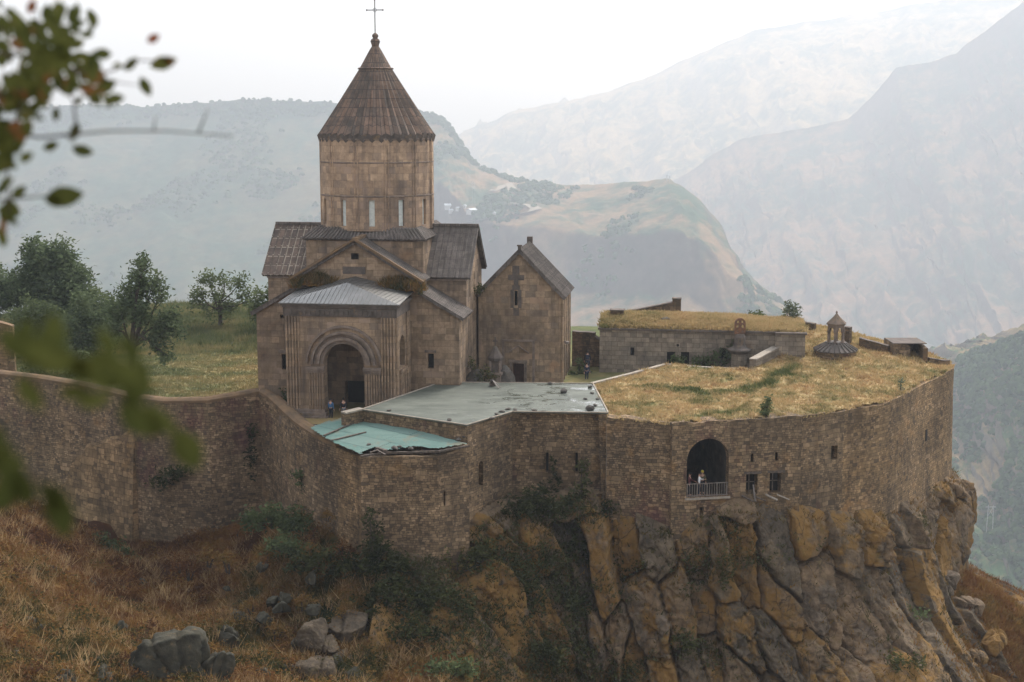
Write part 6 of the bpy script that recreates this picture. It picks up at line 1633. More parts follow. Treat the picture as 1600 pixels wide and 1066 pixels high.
# leafy undergrowth in the damp gullies
pv2 = np.clip(vegn * 1.2 + leftness * .8 - .5, 0, 1) * (OFF > -.2) * (ZG_ > -31) * KEEPC
sel = np.flatnonzero(RNG.random(pv2.size) < (pv2 * .14).ravel()); sel = RNG.choice(sel, min(len(sel), 5200), replace=False)
Cw = np.stack([CX + NX[:, None] * .2, CY + NY[:, None] * .2, CZ + .1], -1).reshape(-1, 3)[sel]
V, F, tt = leafcloud(Cw, 18, .28, .10, RNG, np.clip(.3 + .5 * RNG.random(len(Cw)), 0, 1))
stuff(npmesh('undergrowth', V, F, 'leaf_cliff', None, {'tint': tt}), 'dark green creepers and weeds in the gullies of the cliff', 'undergrowth')
#=====MARK_PLANTS
# ================================================================== bushes on the cliff and at the wall feet
def slope_bush(label, px, py, lobes, seed, mat='leaf_cliff', fwd=.3, tint=None, size=.13, per=10, group=None, D=None, nleaf=16, spread=.22, cat='bush', name='bush', stems=True):
    p = on_y(px, py, D) if D else on_slope(px, py)
    p = Vector(p) + Vector((0, -fwd, 0))
    return bush(name, label, lobes, mat, p, per, nleaf, size, spread, cat, group, seed, stems, tint)
slope_bush('big dark bush under the slit windows of the flat roofed building', 835, 800, [(0, 0, .6, 1.5, .9), (-1.6, .2, .3, 1.2, .8), (1.5, .1, .4, 1.3, .8), (.3, -.2, 1.4, .9, .7), (-2.4, .4, -.3, .8, .6)], 1, tint=(-.05, .75))
slope_bush('upright leafy bush growing up the wall below the right slit window', 905, 775, [(0, 0, .3, .8, .9), (.3, .1, 1.5, .5, .8), (-.5, 0, -.4, .8, .6), (.2, .1, 2.6, .35, .6)], 2, tint=(.1, .8))
slope_bush('dark green bush at the foot of the shed wall', 600, 885, [(0, 0, .6, 1.4, 1.0), (-1.5, .2, .2, 1.1, .8), (1.3, -.2, .1, 1.2, .8), (-.6, .3, 1.6, .7, .7)], 3, tint=(-.1, .8))
slope_bush('tall dark creeper climbing in the corner left of the shed wall', 583, 850, [(0, 0, 0, .7, .8), (.1, .2, 1.2, .5, .8), (-.2, .2, 2.2, .35, .6)], 4, tint=(-.05, .7), D=95.6)
slope_bush('low dark thicket spreading down the gully below the shed', 620, 930, [(0, 0, .3, 1.6, .8), (1.6, 0, -.3, 1.2, .7), (-1.4, -.2, -.6, 1.3, .8), (.4, -.4, -1.3, 1.3, .8)], 5, tint=(-.12, .7))
slope_bush('bright dark green bush against the curtain wall corner', 425, 815, [(0, 0, .5, 1.5, .8), (-1.6, .2, .1, 1.1, .6), (1.6, -.3, .3, 1.3, .8), (2.4, -.6, .0, .9, .7)], 6, mat='leaf_mid', tint=(-.1, .7))
slope_bush('lighter leafy bush below the bright bush near the wall corner', 445, 850, [(0, 0, .2, 1.0, .6), (1.0, -.2, -.2, .9, .5), (-.9, 0, .0, .8, .45)], 7, mat='leaf_mid', tint=(.1, .8))
slope_bush('spreading bush at the foot of the corner bastion', 500, 880, [(0, 0, .4, 1.3, .8), (1.3, -.3, .0, 1.1, .7), (-1.3, .1, .2, 1.1, .6)], 8, tint=(0, .8))
slope_bush('small bush growing out of the curtain wall near the bastion', 478, 745, [(0, 0, 0, .75, .65), (.35, 0, -.5, .5, .5), (-.5, 0, .3, .45, .4)], 9, mat='leaf_mid', tint=(-.05, .6), D=106.2, fwd=.6)
slope_bush('dark creeper patch on the curtain wall below the branch leaves', 262, 745, [(0, 0, 0, .9, .6), (1.1, .1, .4, .8, .55), (-.8, 0, -.4, .6, .4)], 10, tint=(-.1, .6), D=112.4, fwd=.1, stems=False)
slope_bush('dark creeper stain in the hollow corner of the curtain wall', 395, 700, [(0, 0, 0, .55, 1.4), (-.4, 0, -1.4, .6, 1.0), (.0, 0, 1.4, .4, .7)], 11, tint=(-.2, .5), D=113.4, fwd=.1, stems=False, per=7)
slope_bush('bush filling the nook at the lower end of the curtain wall', 160, 848, [(0, 0, .3, 1.0, .6), (1.0, -.1, -.2, .9, .5), (2.0, -.2, -.9, .9, .5)], 12, mat='leaf_mid', tint=(-.1, .7))
slope_bush('grey green shrub on the slope below the battered wall edge', 205, 880, [(0, 0, .2, .8, .45), (.9, -.1, -.1, .7, .4)], 13, mat='leaf_mid', tint=(.05, .8))
slope_bush('olive bush on the rock knob below the shed corner', 715, 880, [(0, 0, .3, 1.0, .7), (1.1, .1, .4, .9, .8), (1.9, .2, -.2, .9, .7), (-.8, -.2, -.3, .7, .5)], 14, tint=(.25, .75))
slope_bush('long hanging thicket in the middle gully of the cliff', 800, 890, [(0, 0, .5, 1.3, .9), (.4, 0, -.8, 1.3, .9), (1.2, -.1, -2.0, 1.2, .9), (-1.0, 0, -.4, .9, .8), (1.9, 0, -3.0, 1.0, .8)], 15, tint=(0, .85))
slope_bush('dark thicket lower right of the long hanging thicket', 880, 935, [(0, 0, .3, 1.3, .8), (1.0, 0, -.5, 1.1, .8), (-.9, 0, -.6, 1.0, .7)], 16, tint=(-.05, .8))
slope_bush('dark bush beside the plain wall left of the balcony bay', 945, 790, [(0, 0, .2, .7, .6), (.5, 0, -.6, .6, .5), (-.4, 0, -.5, .6, .5)], 17, tint=(-.05, .7))
slope_bush('leafy bush at the bottom picture edge in the gully mouth', 690, 1050, [(0, 0, .3, 1.3, .5), (1.5, 0, .2, 1.0, .5), (-1.4, 0, .0, 1.1, .5)], 18, mat='leaf_mid', tint=(0, .8))
slope_bush('green mat on the boulder face at the right foot of the cliff', 1425, 955, [(0, 0, 0, .7, .35), (.7, -.1, -.2, .5, .3)], 19, mat='leaf_mid', tint=(.2, .7), stems=False)
slope_bush('olive scrub on the cliff between the balcony bay and the gully', 1065, 995, [(0, 0, .1, .8, .6), (.6, 0, -.4, .7, .5)], 20, tint=(.2, .8))
slope_bush('weeds between boulders low on the right of the cliff', 1400, 1030, [(0, 0, 0, .9, .5), (1.0, 0, -.1, .8, .4)], 21, tint=(.2, .8))
slope_bush('hanging creeper in the corner beside the arched slit window', 771, 720, [(0, 0, .6, .28, .35), (.05, 0, 0, .35, .5), (.1, 0, -.9, .22, .6), (.15, 0, -2.0, .2, .7), (.2, 0, -3.0, .25, .6)], 22, D=103.2, fwd=.15, tint=(0, .7), stems=False, per=16, nleaf=12, spread=.12)
slope_bush('dark creeper streak beside the middle slit window of the flat roofed building', 867, 740, [(0, 0, .6, .30, .6), (.0, 0, -.6, .3, .7), (.1, 0, -1.8, .35, .7)], 23, D=103.3, fwd=.1, tint=(-.15, .45), stems=False, per=12, nleaf=12, spread=.12)
slope_bush('dark mass of ivy on the cliff below the plain shed corner', 690, 930, [(0, 0, .2, 1.3, .7), (1.2, 0, -.6, 1.2, .8), (-1.1, -.1, -.8, 1.1, .7), (.2, -.2, -1.7, 1.1, .7)], 51, tint=(-.05, .8))
slope_bush('leafy screen left of the long hanging thicket', 755, 865, [(0, 0, .3, 1.0, .8), (.7, 0, -.7, 1.0, .8), (-.4, 0, -1.6, .9, .7)], 52, tint=(.08, .8))
slope_bush('dark ivy curtain above the pale ledge of the middle cliff', 905, 850, [(0, 0, .2, .9, .7), (-.9, 0, -.4, 1.0, .8), (.5, 0, -1.0, .8, .7)], 53, tint=(-.08, .75))
slope_bush('low dark thicket at the mouth of the gully above the bottom bush', 640, 985, [(0, 0, .2, 1.3, .7), (1.0, 0, -.5, 1.1, .7), (-.9, 0, -.4, 1.0, .7)], 54, tint=(-.15, .7))
slope_bush('olive thicket on the cliff below the dark ivy curtain', 850, 1010, [(0, 0, .2, 1.2, .7), (1.1, 0, -.5, 1.0, .7), (-1.0, 0, -.3, 1.0, .6)], 55, tint=(.1, .85))
def dup(root, loc, rz, sc):
    r = root.copy(); COL.objects.link(r); r.location = loc; r.rotation_euler = (0, 0, rz); r.scale = (sc, sc, sc)
    for ch_ in list(root.children):
        c = ch_.copy(); COL.objects.link(c); c.parent = r
    return r
rgs = random.Random(17)
GS = 'rusty dry shrubs on the slope below the curtain wall'
protos = [bush('dry_shrub', 'rusty dry shrub on the slope below the curtain wall', lb, 'rust', (0, 0, -60), 9, 22, .08, .2, 'shrub', GS, 80 + i, True, tn) for i, (lb, tn) in enumerate([([(0, 0, .3, .8, .5), (.5, .2, .2, .6, .4)], (.55, .5)), ([(0, 0, .4, .6, .6), (-.5, 0, .2, .6, .4), (.3, .3, .7, .4, .3)], (.75, .35)), ([(0, 0, .3, .9, .4), (.7, -.2, .2, .5, .35)], (.2, .5))])]
spots = []
while len(spots) < 46:
    px, py = rgs.uniform(0, 560), rgs.uniform(800, 1066)
    p = on_slope(px, py)
    if p[1] < 110 and p[0] < -4: spots.append(p)
for i, p in enumerate(spots):
    pr_o = protos[i % 3]
    if i < 3: pr_o.location = (p[0], p[1], p[2] - .1)
    else: dup(pr_o, (p[0], p[1], p[2] - .1), rgs.uniform(0, 6), rgs.uniform(.6, 1.25))
# terrace shrubs
tb = on_z(1197, 652, 1.6); bush('young_tree', 'young green shrub on the terrace rim above the balcony bay', [(0, 0, .8, .38, .45), (.1, 0, 1.35, .25, .35), (-.15, 0, .4, .35, .3)], 'leaf_mid', tb, 60, 14, .10, .12, 'shrub', None, 41)
tb = on_z(1407, 612, 1.75); bush('weed_clump', 'small green weed clump near the curved terrace rim', [(0, 0, .35, .25, .35), (0, 0, .8, .12, .3)], 'leaf_grey', tb, 80, 10, .08, .10, 'weed', None, 42)
tb = on_z(1234, 510, 4.4); bush('leafy_shrub', 'pale leafy upright shrub at the right end of the grass roof', [(0, 0, .9, .7, .7), (.25, 0, 1.7, .6, .7), (-.3, 0, 1.5, .5, .6), (.6, 0, 1.1, .4, .5), (-.2, 0, 2.2, .3, .4)], 'leaf_grey', tb, 22, 12, .12, .16, 'shrub', None, 43)
tb = wpt(37.6, 25.5, 5.0); bush('dark_shrub', 'dark round shrub showing above the back of the grass roof', [(0, 0, .3, .75, .45), (-.7, 0, .1, .5, .3), (.5, 0, .5, .45, .35)], 'leaf_mid', tb, 30, 14, .11, .14, 'shrub', None, 44)
tb = on_z(1115, 574, 2.0); tb.y += 1.5; bush('green_shrub', 'dense green shrub between the low parapet and the pillar monument', [(0, 0, .4, .9, .6), (1.4, .4, .8, 1.1, .9), (2.4, .5, 1.3, .7, .7), (-1.2, 0, .2, .7, .5), (-3.0, 0, .3, .8, .5)], 'leaf_mid', tb, 16, 16, .11, .16, 'shrub', None, 45, tint=(-.05, .8))
tb = wpt(21.7, 18, .5); bush('grass_clump', 'green clump in the gap beside the chapel corner', [(0, 0, .3, .8, .5), (1.0, 0, .2, .6, .5), (.3, 0, 1.5, .5, .5)], 'leaf_mid', tb, 14, 14, .12, .16, 'bush', None, 46, tint=(-.1, .7))
tb = wpt(14.3, 8.6, 1.8); bush('wall_shrub', 'rusty and green shrub smothering the masonry by the church flank', [(0, 0, .2, .8, .9), (-.5, .4, 1.2, .5, .7), (.7, 0, .6, .6, .7), (-.6, -.4, -.6, .6, .6)], 'leaf_cliff', tb, 18, 14, .10, .16, 'bush', None, 47, tint=(.3, .7))
tb = wpt(13.5, 12.8, 8.9); bush('gutter_weeds', 'weeds growing in the roof valley between church and chapel', [(0, 0, .1, .45, .4), (.4, 0, .3, .3, .4)], 'leaf_cliff', tb, 60, 10, .08, .1, 'weed', None, 48, tint=(.4, .5))
tb = wpt(-1.1, 4.2, 0.1); bush('corner_shrub', 'dark shrub in the corner between the porch and the church wall', [(0, 0, .6, .8, .7), (.4, 0, 1.4, .4, .5)], 'leaf_mid', tb, 20, 14, .12, .16, 'bush', None, 49, tint=(-.2, .6))

# ================================================================== trees on the lawn
def tloc(px, py, D, z=None):
    p = on_y(px, py, D); p.z = float(LZ(np.array([p.x]), np.array([p.y]))[0]) if z is None else z; return p
def lobes_from(px0, D, zb, L):         # crown masses sighted as (px, py, radius px, depth shift)
    out = []
    for (px, py, r, dy) in L:
        p = on_y(px, py, D + dy); b = on_y(px0, 560, D)
        out.append((p.x - b.x, dy, p.z - zb, r * D / F_PX, r * D / F_PX * .85))
    return out
p = tloc(85, 560, 150)
tree('broad_tree', 'big round dark green tree, largest on the lawn skyline', p, 4.2, .38, lobes_from(85, 150, p.z, [(75, 412, 34, 0), (50, 440, 36, 1), (105, 442, 38, 0), (80, 470, 40, -1), (30, 460, 30, .5), (128, 475, 30, 0), (60, 395, 22, 0), (95, 398, 24, .5), (115, 490, 26, 0)]), 'leaf_deep', 6.0, 24, .20, .45, 1)
p = tloc(0, 560, 152); p.x -= 1.5
tree('edge_tree', 'dark tree cut by the left picture edge beside the big round tree', p, 3.5, .3, lobes_from(-22, 152, p.z, [(-15, 440, 30, 0), (-5, 470, 26, 0), (-35, 460, 30, 0)]), 'leaf_deep', 6, 24, .20, .42, 2)
p = tloc(206, 600, 123)
tree('ragged_tree', 'dark ragged tree with a visible trunk in front of the lawn path', p, 5.2, .30, lobes_from(206, 123, p.z, [(225, 415, 15, 0), (215, 440, 20, .3), (240, 445, 20, 0), (205, 462, 20, .4), (250, 465, 14, 0), (190, 485, 22, 0), (225, 490, 24, -.3), (265, 495, 22, .2), (180, 515, 18, 0), (250, 525, 24, 0), (275, 510, 15, 0), (258, 555, 14, -.2), (228, 405, 9, 0)]), 'leaf_deep', 9, 22, .15, .30, 3, .3)
p = tloc(345, 540, 152)
tree('airy_tree', 'airy light green tree with gaps behind the tall grass bank', p, 3.2, .22, lobes_from(345, 152, p.z, [(325, 435, 15, 0), (350, 440, 12, 0), (375, 442, 14, 0), (310, 458, 14, 0), (338, 465, 16, .4), (380, 462, 13, 0), (305, 475, 11, 0), (355, 480, 15, 0), (330, 490, 12, 0), (390, 470, 9, 0)]), 'leaf_mid', 6.5, 18, .17, .36, 4)
p = tloc(410, 540, 149)
tree('low_tree', 'low bushy tree half hidden behind the church corner', p, 2.5, .22, lobes_from(410, 149, p.z, [(405, 470, 16, 0), (425, 462, 16, 0), (395, 488, 14, 0), (418, 492, 18, 0), (440, 478, 14, 0)]), 'leaf_mid', 7, 20, .18, .38, 5)
p = tloc(60, 560, 138)
bush('round_bush', 'grey green rounded bush in front of the big round tree', lobes_from(60, 138, p.z, [(55, 490, 32, 0), (85, 500, 24, 0), (35, 505, 22, 0), (70, 520, 26, 0)]), 'leaf_mid', p, 6, 24, .14, .34, 'bush', None, 61, tint=(0, .75))
p = tloc(140, 575, 136)
bush('dark_bush', 'dark tall bush between the big round tree and the ragged tree', lobes_from(140, 136, p.z, [(130, 470, 20, 0), (120, 500, 24, 0), (150, 500, 22, 0), (135, 530, 28, 0), (160, 530, 22, 0), (110, 545, 22, 0)]), 'leaf_deep', p, 7, 24, .15, .34, 'bush', None, 62)
p = tloc(90, 590, 128)
bush('low_bush', 'low green bushes behind the curtain wall under the branch leaves', lobes_from(90, 128, p.z, [(90, 560, 24, 0), (60, 575, 20, 0), (125, 570, 24, 0), (155, 578, 20, 0)]), 'leaf_mid', p, 7, 22, .14, .3, 'bush', None, 63, tint=(-.1, .8))
p = tloc(175, 560, 146)
bush('back_bush', 'soft green bush far behind the ragged tree on the lawn rim', lobes_from(175, 146, p.z, [(170, 480, 20, 0), (195, 490, 22, 0), (160, 500, 22, 0)]), 'leaf_mid', p, 6, 22, .16, .36, 'bush', None, 64, tint=(.2, .7))

# ================================================================== loose boulders at the foot of the cliff
def rock_block(name, label, p, dims, rot, seed, mat='rock', cat='boulder', cracks=3, rough=.10, sq=3.2, group=None, cell=None, lichen=None):
    """one boulder or crag: a blocky rounded mass with planes broken off, joints and a rough skin"""
    rg = np.random.default_rng(seed)
    bm = bmesh.new(); bmesh.ops.create_icosphere(bm, subdivisions=5, radius=1)
    V = np.array([v.co[:] for v in bm.verts]); F = np.array([[v.index for v in f.verts] for f in bm.faces]); bm.free()
    n = (np.abs(V) ** sq).sum(1) ** (1 / sq); U = V / n[:, None]
    for k in range(10):                            # broken planes
        d = rg.normal(0, 1, 3); d /= np.linalg.norm(d); h = rg.uniform(.58, .92)
        ex = np.clip(U @ d - h, 0, None); U = U - ex[:, None] * d * .97
    U = U * np.array(dims)
    a, b = U[:, 0] + seed * 3.1, U[:, 2] + .6 * U[:, 1]
    f = .5 * fbm(a / .8, b / .5, 4, seed + 13, ridged=True) * .6 + .4 * fbm(a / 1.1, b / 1.1, 4, seed) + .35 * fbm(U[:, 1] / .8 + 5, a / .8, 4, seed + 3) + .3 * fbm(a / .35, b / .35 + U[:, 1], 3, seed + 6)
    dsp = f * rough * 2.2 * min(dims)
    for k in range(cracks):
        d = np.array([rg.normal(0, 1), rg.normal(0, .4), rg.normal(0, .35)]); d /= np.linalg.norm(d)
        q = U @ d - rg.uniform(-.5, .5) * dims[0] + .12 * fbm(b / .7, a / .7, 3, seed + 9 + k)
        dsp -= .22 * min(1.4, min(dims)) * np.exp(-(q / .07) ** 2)
    nr = V / np.linalg.norm(V, axis=1, keepdims=True)
    U = U + nr * dsp[:, None]
    o = npmesh(name, U, F, mat, None, {'cell': np.full(len(U), rg.random() if cell is None else cell), 'lichen': np.full(len(U), rg.random() * .8 if lichen is None else lichen)}, smooth=True)
    o.location = p; o.rotation_euler = rot
    return tag(o, label, cat, group)
def rb(label, px, py, D, dims, rot, seed, **kw):
    p = on_y(px, py, D) if D else on_slope(px, py); rock_block(kw.pop('name', 'boulder'), label, Vector(p), dims, rot, seed, **kw)
rb('angular brown boulder on the grassy rib at the right cliff foot', 1508, 948, 114.6, (1.5, 1.1, .95), (.2, .15, .3), 1)
rb('reddish boulder lowest on the right grassy rib', 1558, 1003, 111.6, (1.3, 1.0, .95), (.1, -.3, .6), 2, lichen=.9)
rb('large lichen covered boulder jutting from the right cliff foot', 1432, 930, 110.5, (2.0, 1.5, 1.5), (.1, .5, .2), 3, lichen=.75, cell=.7)
rb('rounded pale boulder tucked behind the large lichen covered boulder', 1475, 912, 114.5, (1.3, 1.2, 1.3), (0, .3, .9), 4, lichen=.3)
rb('round grey boulder at the bottom edge of the cliff foot', 1372, 1032, 106.0, (1.25, 1.1, 1.2), (0, .1, .4), 5, lichen=.0, cell=.95, sq=2.4)
rb('orange boulder above the weeds at the right cliff foot', 1410, 985, 109.2, (1.6, 1.2, 1.1), (.2, -.2, .2), 6, lichen=.95)
rb('leaning slab boulder right of the round grey boulder', 1470, 1040, 107.5, (1.2, .9, 1.9), (.1, .45, .1), 7, lichen=.7)
rb('small brown boulder wedged under the grassy rib boulders', 1525, 1030, 109.5, (.8, .7, .75), (.1, .3, .2), 8)
rb('big red brown knob at the right edge of the cliff top under the wall end', 1500, 790, 122.6, (1.5, 1.6, 2.2), (.1, .1, .3), 9, lichen=.6)
rb('orange knob below the red brown knob on the right cliff edge', 1492, 868, 120.2, (1.3, 1.2, 1.7), (.1, -.35, .1), 10, lichen=.5)
# crags and stacked blocks in the left slope
rb('broad grey green crag with vertical cracks at the bottom left', 255, 1052, 80.3, (2.9, 1.7, 2.4), (.15, -.12, .15), 21, mat='crag', name='crag', cat='crag', cracks=5, sq=5, rough=.1)
rb('lower grey crag leaning against the left of the broad crag', 150, 1075, 77.5, (1.5, 1.2, 1.2), (.05, .2, -.1), 22, mat='crag', name='crag', cat='crag', cracks=3, sq=3.5)
rb('pointed grey crag right of the broad cracked crag', 335, 1055, 80.8, (1.0, .9, 1.7), (.1, .35, .2), 23, mat='crag', name='crag', cat='crag', cracks=3)
rb('rounded grey rock lower down the slope beside green weeds', 378, 972, 93.2, (.95, .8, .8), (.1, .2, .5), 26, mat='crag', cracks=2)
rb('grey slab rock above the pointed crag', 360, 1000, 87.8, (.8, .6, .95), (.1, -.2, .5), 27, mat='crag', cracks=2)
GRK = 'half buried small rocks in the rust grass of the slope'
rks = [rock_block('slope_rock', 'small half buried grey rock in the rust grass of the slope', (0, 0, -60), (.5, .4, .4), (0, 0, 0), 70 + i, 'crag', 'rock', 1, .12, 4, GRK) for i in range(3)]
rgr = random.Random(23)
for i in range(34):
    px, py = rgr.uniform(0, 600), rgr.uniform(850, 1064)
    p = on_slope(px, py); o = rks[i % 3]
    if i >= 3: o = o.copy(); COL.objects.link(o)
    k_ = rgr.uniform(.45, 1.5); o.location = (p[0], p[1], p[2] + .05); o.scale = (k_, k_, k_ * rgr.uniform(.7, 1.4)); o.rotation_euler = (rgr.uniform(-.3, .3), rgr.uniform(-.4, .4), rgr.uniform(0, 6))
for i, (px, py, D, dims, rt_, lab) in enumerate([(495, 1005, 89.0, (1.5, 1.3, 1.3), (.1, .1, .2), 'upper left block of the stacked brown rocks in the gully'), (545, 988, 91.0, (1.5, 1.3, 1.2), (.1, .25, .1), 'middle block of the stacked brown rocks in the gully'), (598, 975, 92.8, (1.4, 1.2, 1.3), (.1, -.2, .3), 'top right block of the stacked brown rocks under the dark thicket'),
        (580, 1020, 91.0, (.85, .8, 1.1), (.0, .1, .6), 'pale hanging block above the dark hollow in the gully'), (530, 1034, 88.6, (1.5, 1.1, .8), (.0, .1, .1), 'long flat block low in the stacked brown rocks'), (480, 1056, 86.6, (1.8, 1.3, 1.25), (.1, -.1, .2), 'large lowest block of the stacked brown rocks'), (548, 1068, 87.0, (1.2, 1.0, .9), (0, .1, .4), 'bottom edge block right of the large lowest block')]):
    rb(lab, px, py, D, dims, rt_, 40 + i, cell=.25, lichen=.25, cracks=2, sq=5, group='stacked brown rocks in the gully')

# ================================================================== people
def person(label, pos, face, pose='stand', top='dark_cloth', legs='navy_cloth', height=1.72, hair='hair', cap=None, bag=None, group=None, armL=None, armR=None, lean=0.0):
    r = thing('person', label, 'person', pos, face, group)
    k = height / 1.75
    L = lambda *q: Vector(q) * k
    J = dict(pel=L(0, 0, .95), waist=L(0, -lean * .3, 1.10), chest=L(0, -lean * .7, 1.33), neck=L(0, -lean, 1.50), head=L(0, -lean - .015, 1.60), crown=L(0, -lean - .01, 1.73))
    for s_, n_ in ((-1, 'L'), (1, 'R')):
        J['sh' + n_] = L(s_ * .18, -lean * .9, 1.42)
        a = (armL if n_ == 'L' else armR) or ((.25, 0, 1.14), (.27, -.06, .90))
        J['el' + n_] = L(s_ * a[0][0], a[0][1] - lean * .6, a[0][2]); J['wr' + n_] = L(s_ * a[1][0], a[1][1] - lean * .5, a[1][2])
        J['hip' + n_] = L(s_ * .09, 0, .90); J['kn' + n_] = L(s_ * .10, -.03, .50); J['an' + n_] = L(s_ * .11, .02, .08); J['toe' + n_] = L(s_ * .13, -.16, .03)
    rad = dict(pel=.13, waist=.12, chest=.145, neck=.055, head=.095, crown=.07, sh=.065, el=.045, wr=.03, hip=.09, kn=.058, an=.042, toe=.035)
    E = [('pel', 'waist'), ('waist', 'chest'), ('chest', 'neck'), ('neck', 'head'), ('head', 'crown')]
    for n_ in 'LR': E += [('chest', 'sh' + n_), ('sh' + n_, 'el' + n_), ('el' + n_, 'wr' + n_), ('pel', 'hip' + n_), ('hip' + n_, 'kn' + n_), ('kn' + n_, 'an' + n_), ('an' + n_, 'toe' + n_)]
    for n_ in 'LR':                       # palm, four fingers and a thumb leaving the side of the palm
        w, e = J['wr' + n_], J['el' + n_]; d = (w - e).normalized(); sd = d.cross(Vector((0, 1, 0.2))).normalized()
        J['pm' + n_] = w + d * .07 * k; rad['pm'] = .026; E.append(('wr' + n_, 'pm' + n_))
        for f_ in range(4):
            o_ = (f_ - 1.5) * .02 * k; ln_ = (.075, .09, .085, .065)[f_] * k
            J[f'f{f_}a' + n_] = w + d * .10 * k + sd * o_; J[f'f{f_}b' + n_] = w + d * (.10 * k + ln_) + sd * o_ + Vector((0, -.02, -.01)) * k
            E += [('pm' + n_, f'f{f_}a' + n_), (f'f{f_}a' + n_, f'f{f_}b' + n_)]
        J['tha' + n_] = w + d * .05 * k + sd * .04 * k; J['thb' + n_] = w + d * .09 * k + sd * .055 * k; E += [('wr' + n_, 'tha' + n_), ('tha' + n_, 'thb' + n_)]
    def skin(name, keys, edges, grow, mat, parent):
        me = bpy.data.meshes.new(name); ids = {q: i for i, q in enumerate(keys)}
        me.from_pydata([J[q] for q in keys], [(ids[a], ids[b]) for a, b in edges], [])
        o = bpy.data.objects.new(name, me); COL.objects.link(o); o.parent = parent
        md = o.modifiers.new('skin', 'SKIN'); md.use_smooth_shade = True
        for q, sv in zip(keys, me.skin_vertices[0].data):
            b = q.rstrip('LR'); rr = (.009 if b[0] == 'f' and b[1:2].isdigit() or b in ('tha', 'thb') else rad.get(b, .05)) * k * grow
            fl = .72 if b in ('pel', 'waist', 'chest') else 1
            sv.radius = (rr, rr * fl) if fl != 1 else (rr, rr)
        me.skin_vertices[0].data[0].use_root = True
        sb = o.modifiers.new('sub', 'SUBSURF'); sb.levels = sb.render_levels = 1
        me.materials.append(MT[mat]); return o
    body = skin('body', list(J), E, 1.0, 'skin', r)
    tk = ['chest', 'waist', 'pel', 'shL', 'shR', 'elL', 'elR', 'wrL', 'wrR']
    skin('jacket', tk, [('pel', 'waist'), ('waist', 'chest'), ('chest', 'shL'), ('shL', 'elL'), ('elL', 'wrL'), ('chest', 'shR'), ('shR', 'elR'), ('elR', 'wrR')], 1.22, top, r)
    lk = ['pel', 'hipL', 'hipR', 'knL', 'knR', 'anL', 'anR']
    skin('trousers', lk, [('pel', 'hipL'), ('pel', 'hipR'), ('hipL', 'knL'), ('hipR', 'knR'), ('knL', 'anL'), ('knR', 'anR')], 1.2, legs, r)
    hc = J['head'].lerp(J['crown'], .45)
    mb = MB(); mb.lathe([(.02, .115), (.07, .10), (.104, .04), (.112, -.02), (.10, -.06)], (0, 0, 0), 12); ho = mb.build('cap' if cap else 'hair', cap or hair, r, True); ho.location = hc + Vector((0, .015, .02)); ho.scale = (k, k, k)
    if cap: mb = MB(); mb.box((-.07, -.2, .0), (.07, -.08, .02)); b_ = mb.build('cap_peak', cap, ho)
    # face: eyes, nose, mouth, ears joined as small features on the head
    mb = MB(); y = -.1
    for s_ in (-.035, .035): mb.lathe([(.001, -.012), (.012, 0), (.001, .012)], (s_, y, .0), 6)
    mb.box((-.03, y - .0, -.075), (.03, y + .02, -.06)); f_ = mb.build('eyes_and_mouth', 'hair', r); f_.location = J['head'] + L(0, 0, .04); f_.scale = (k, k, k)
    mb = MB(); mb.prism([(-.014, y, -.03), (.014, y, -.03), (0, y, .02)], (0, -.03, 0))
    for s_ in (-1, 1): mb.box((s_ * .1 - .012, -.02, -.03), (s_ * .1 + .012, .02, .035))
    f_ = mb.build('nose_and_ears', 'skin', r); f_.location = J['head'] + L(0, 0, .04); f_.scale = (k, k, k)
    if bag:
        mb = MB(); mb.box((-.15, .12, 1.05), (.15, .28, 1.45)); mb.box((-.11, .28, 1.08), (.11, .33, 1.28)); b_ = mb.build('backpack', bag, r); b_.scale = (k, k, k)
    return r
G1 = wpt
pz = float(LZ(np.array([-16.]), np.array([110.]))[0])
person('person in a blue jacket standing at the foot of the church porch arch', wpt(3.75, -.5, .02), R(150), top='blue_cloth', legs='dark_cloth', bag=None, height=1.7)
person('person in dark clothes beside the blue jacketed one at the porch', wpt(4.75, -.35, .02), R(200), top='dark_cloth', legs='grey_cloth', height=1.74)
def gz_(u, v): 
    p = wpt(u, v); return float(LZ(np.array([p.x]), np.array([p.y]))[0])
person('person in black carrying a dark backpack uphill in the chapel gap', wpt(22.65, 17.8, 1.15), R(175), top='dark_cloth', legs='navy_cloth', bag='navy_cloth', height=1.8)
person('person in navy clothes, front one of the two in the chapel gap', wpt(22.75, 15.8, .55), R(20), top='navy_cloth', legs='navy_cloth', height=1.72)
q = lambda a, o: ARCHQ(a, ARCH_Z, o)
yaw = math.atan2(dd.y, dd.x)
aw = ARCH_A[1] - ARCH_A[0]
person('person in a maroon top at the left end of the balcony railing', q(ARCH_A[0] + .38, -.5), yaw + R(60), top='maroon_cloth', legs='dark_cloth', height=1.74, armR=((.27, -.12, 1.16), (.22, -.38, 1.08)))
person('person in a white shirt turning sideways at the balcony railing', q(ARCH_A[0] + 1.12, -.45), yaw + R(75), top='white_cloth', legs='navy_cloth', height=1.74, armR=((.26, -.16, 1.18), (.12, -.36, 1.22)))
person('person in olive clothes and yellow cap behind the white shirted one', q(ARCH_A[0] + 1.52, -.95), yaw + R(-20), top='olive_cloth', legs='dark_cloth', cap='yellow_cloth', height=1.76)

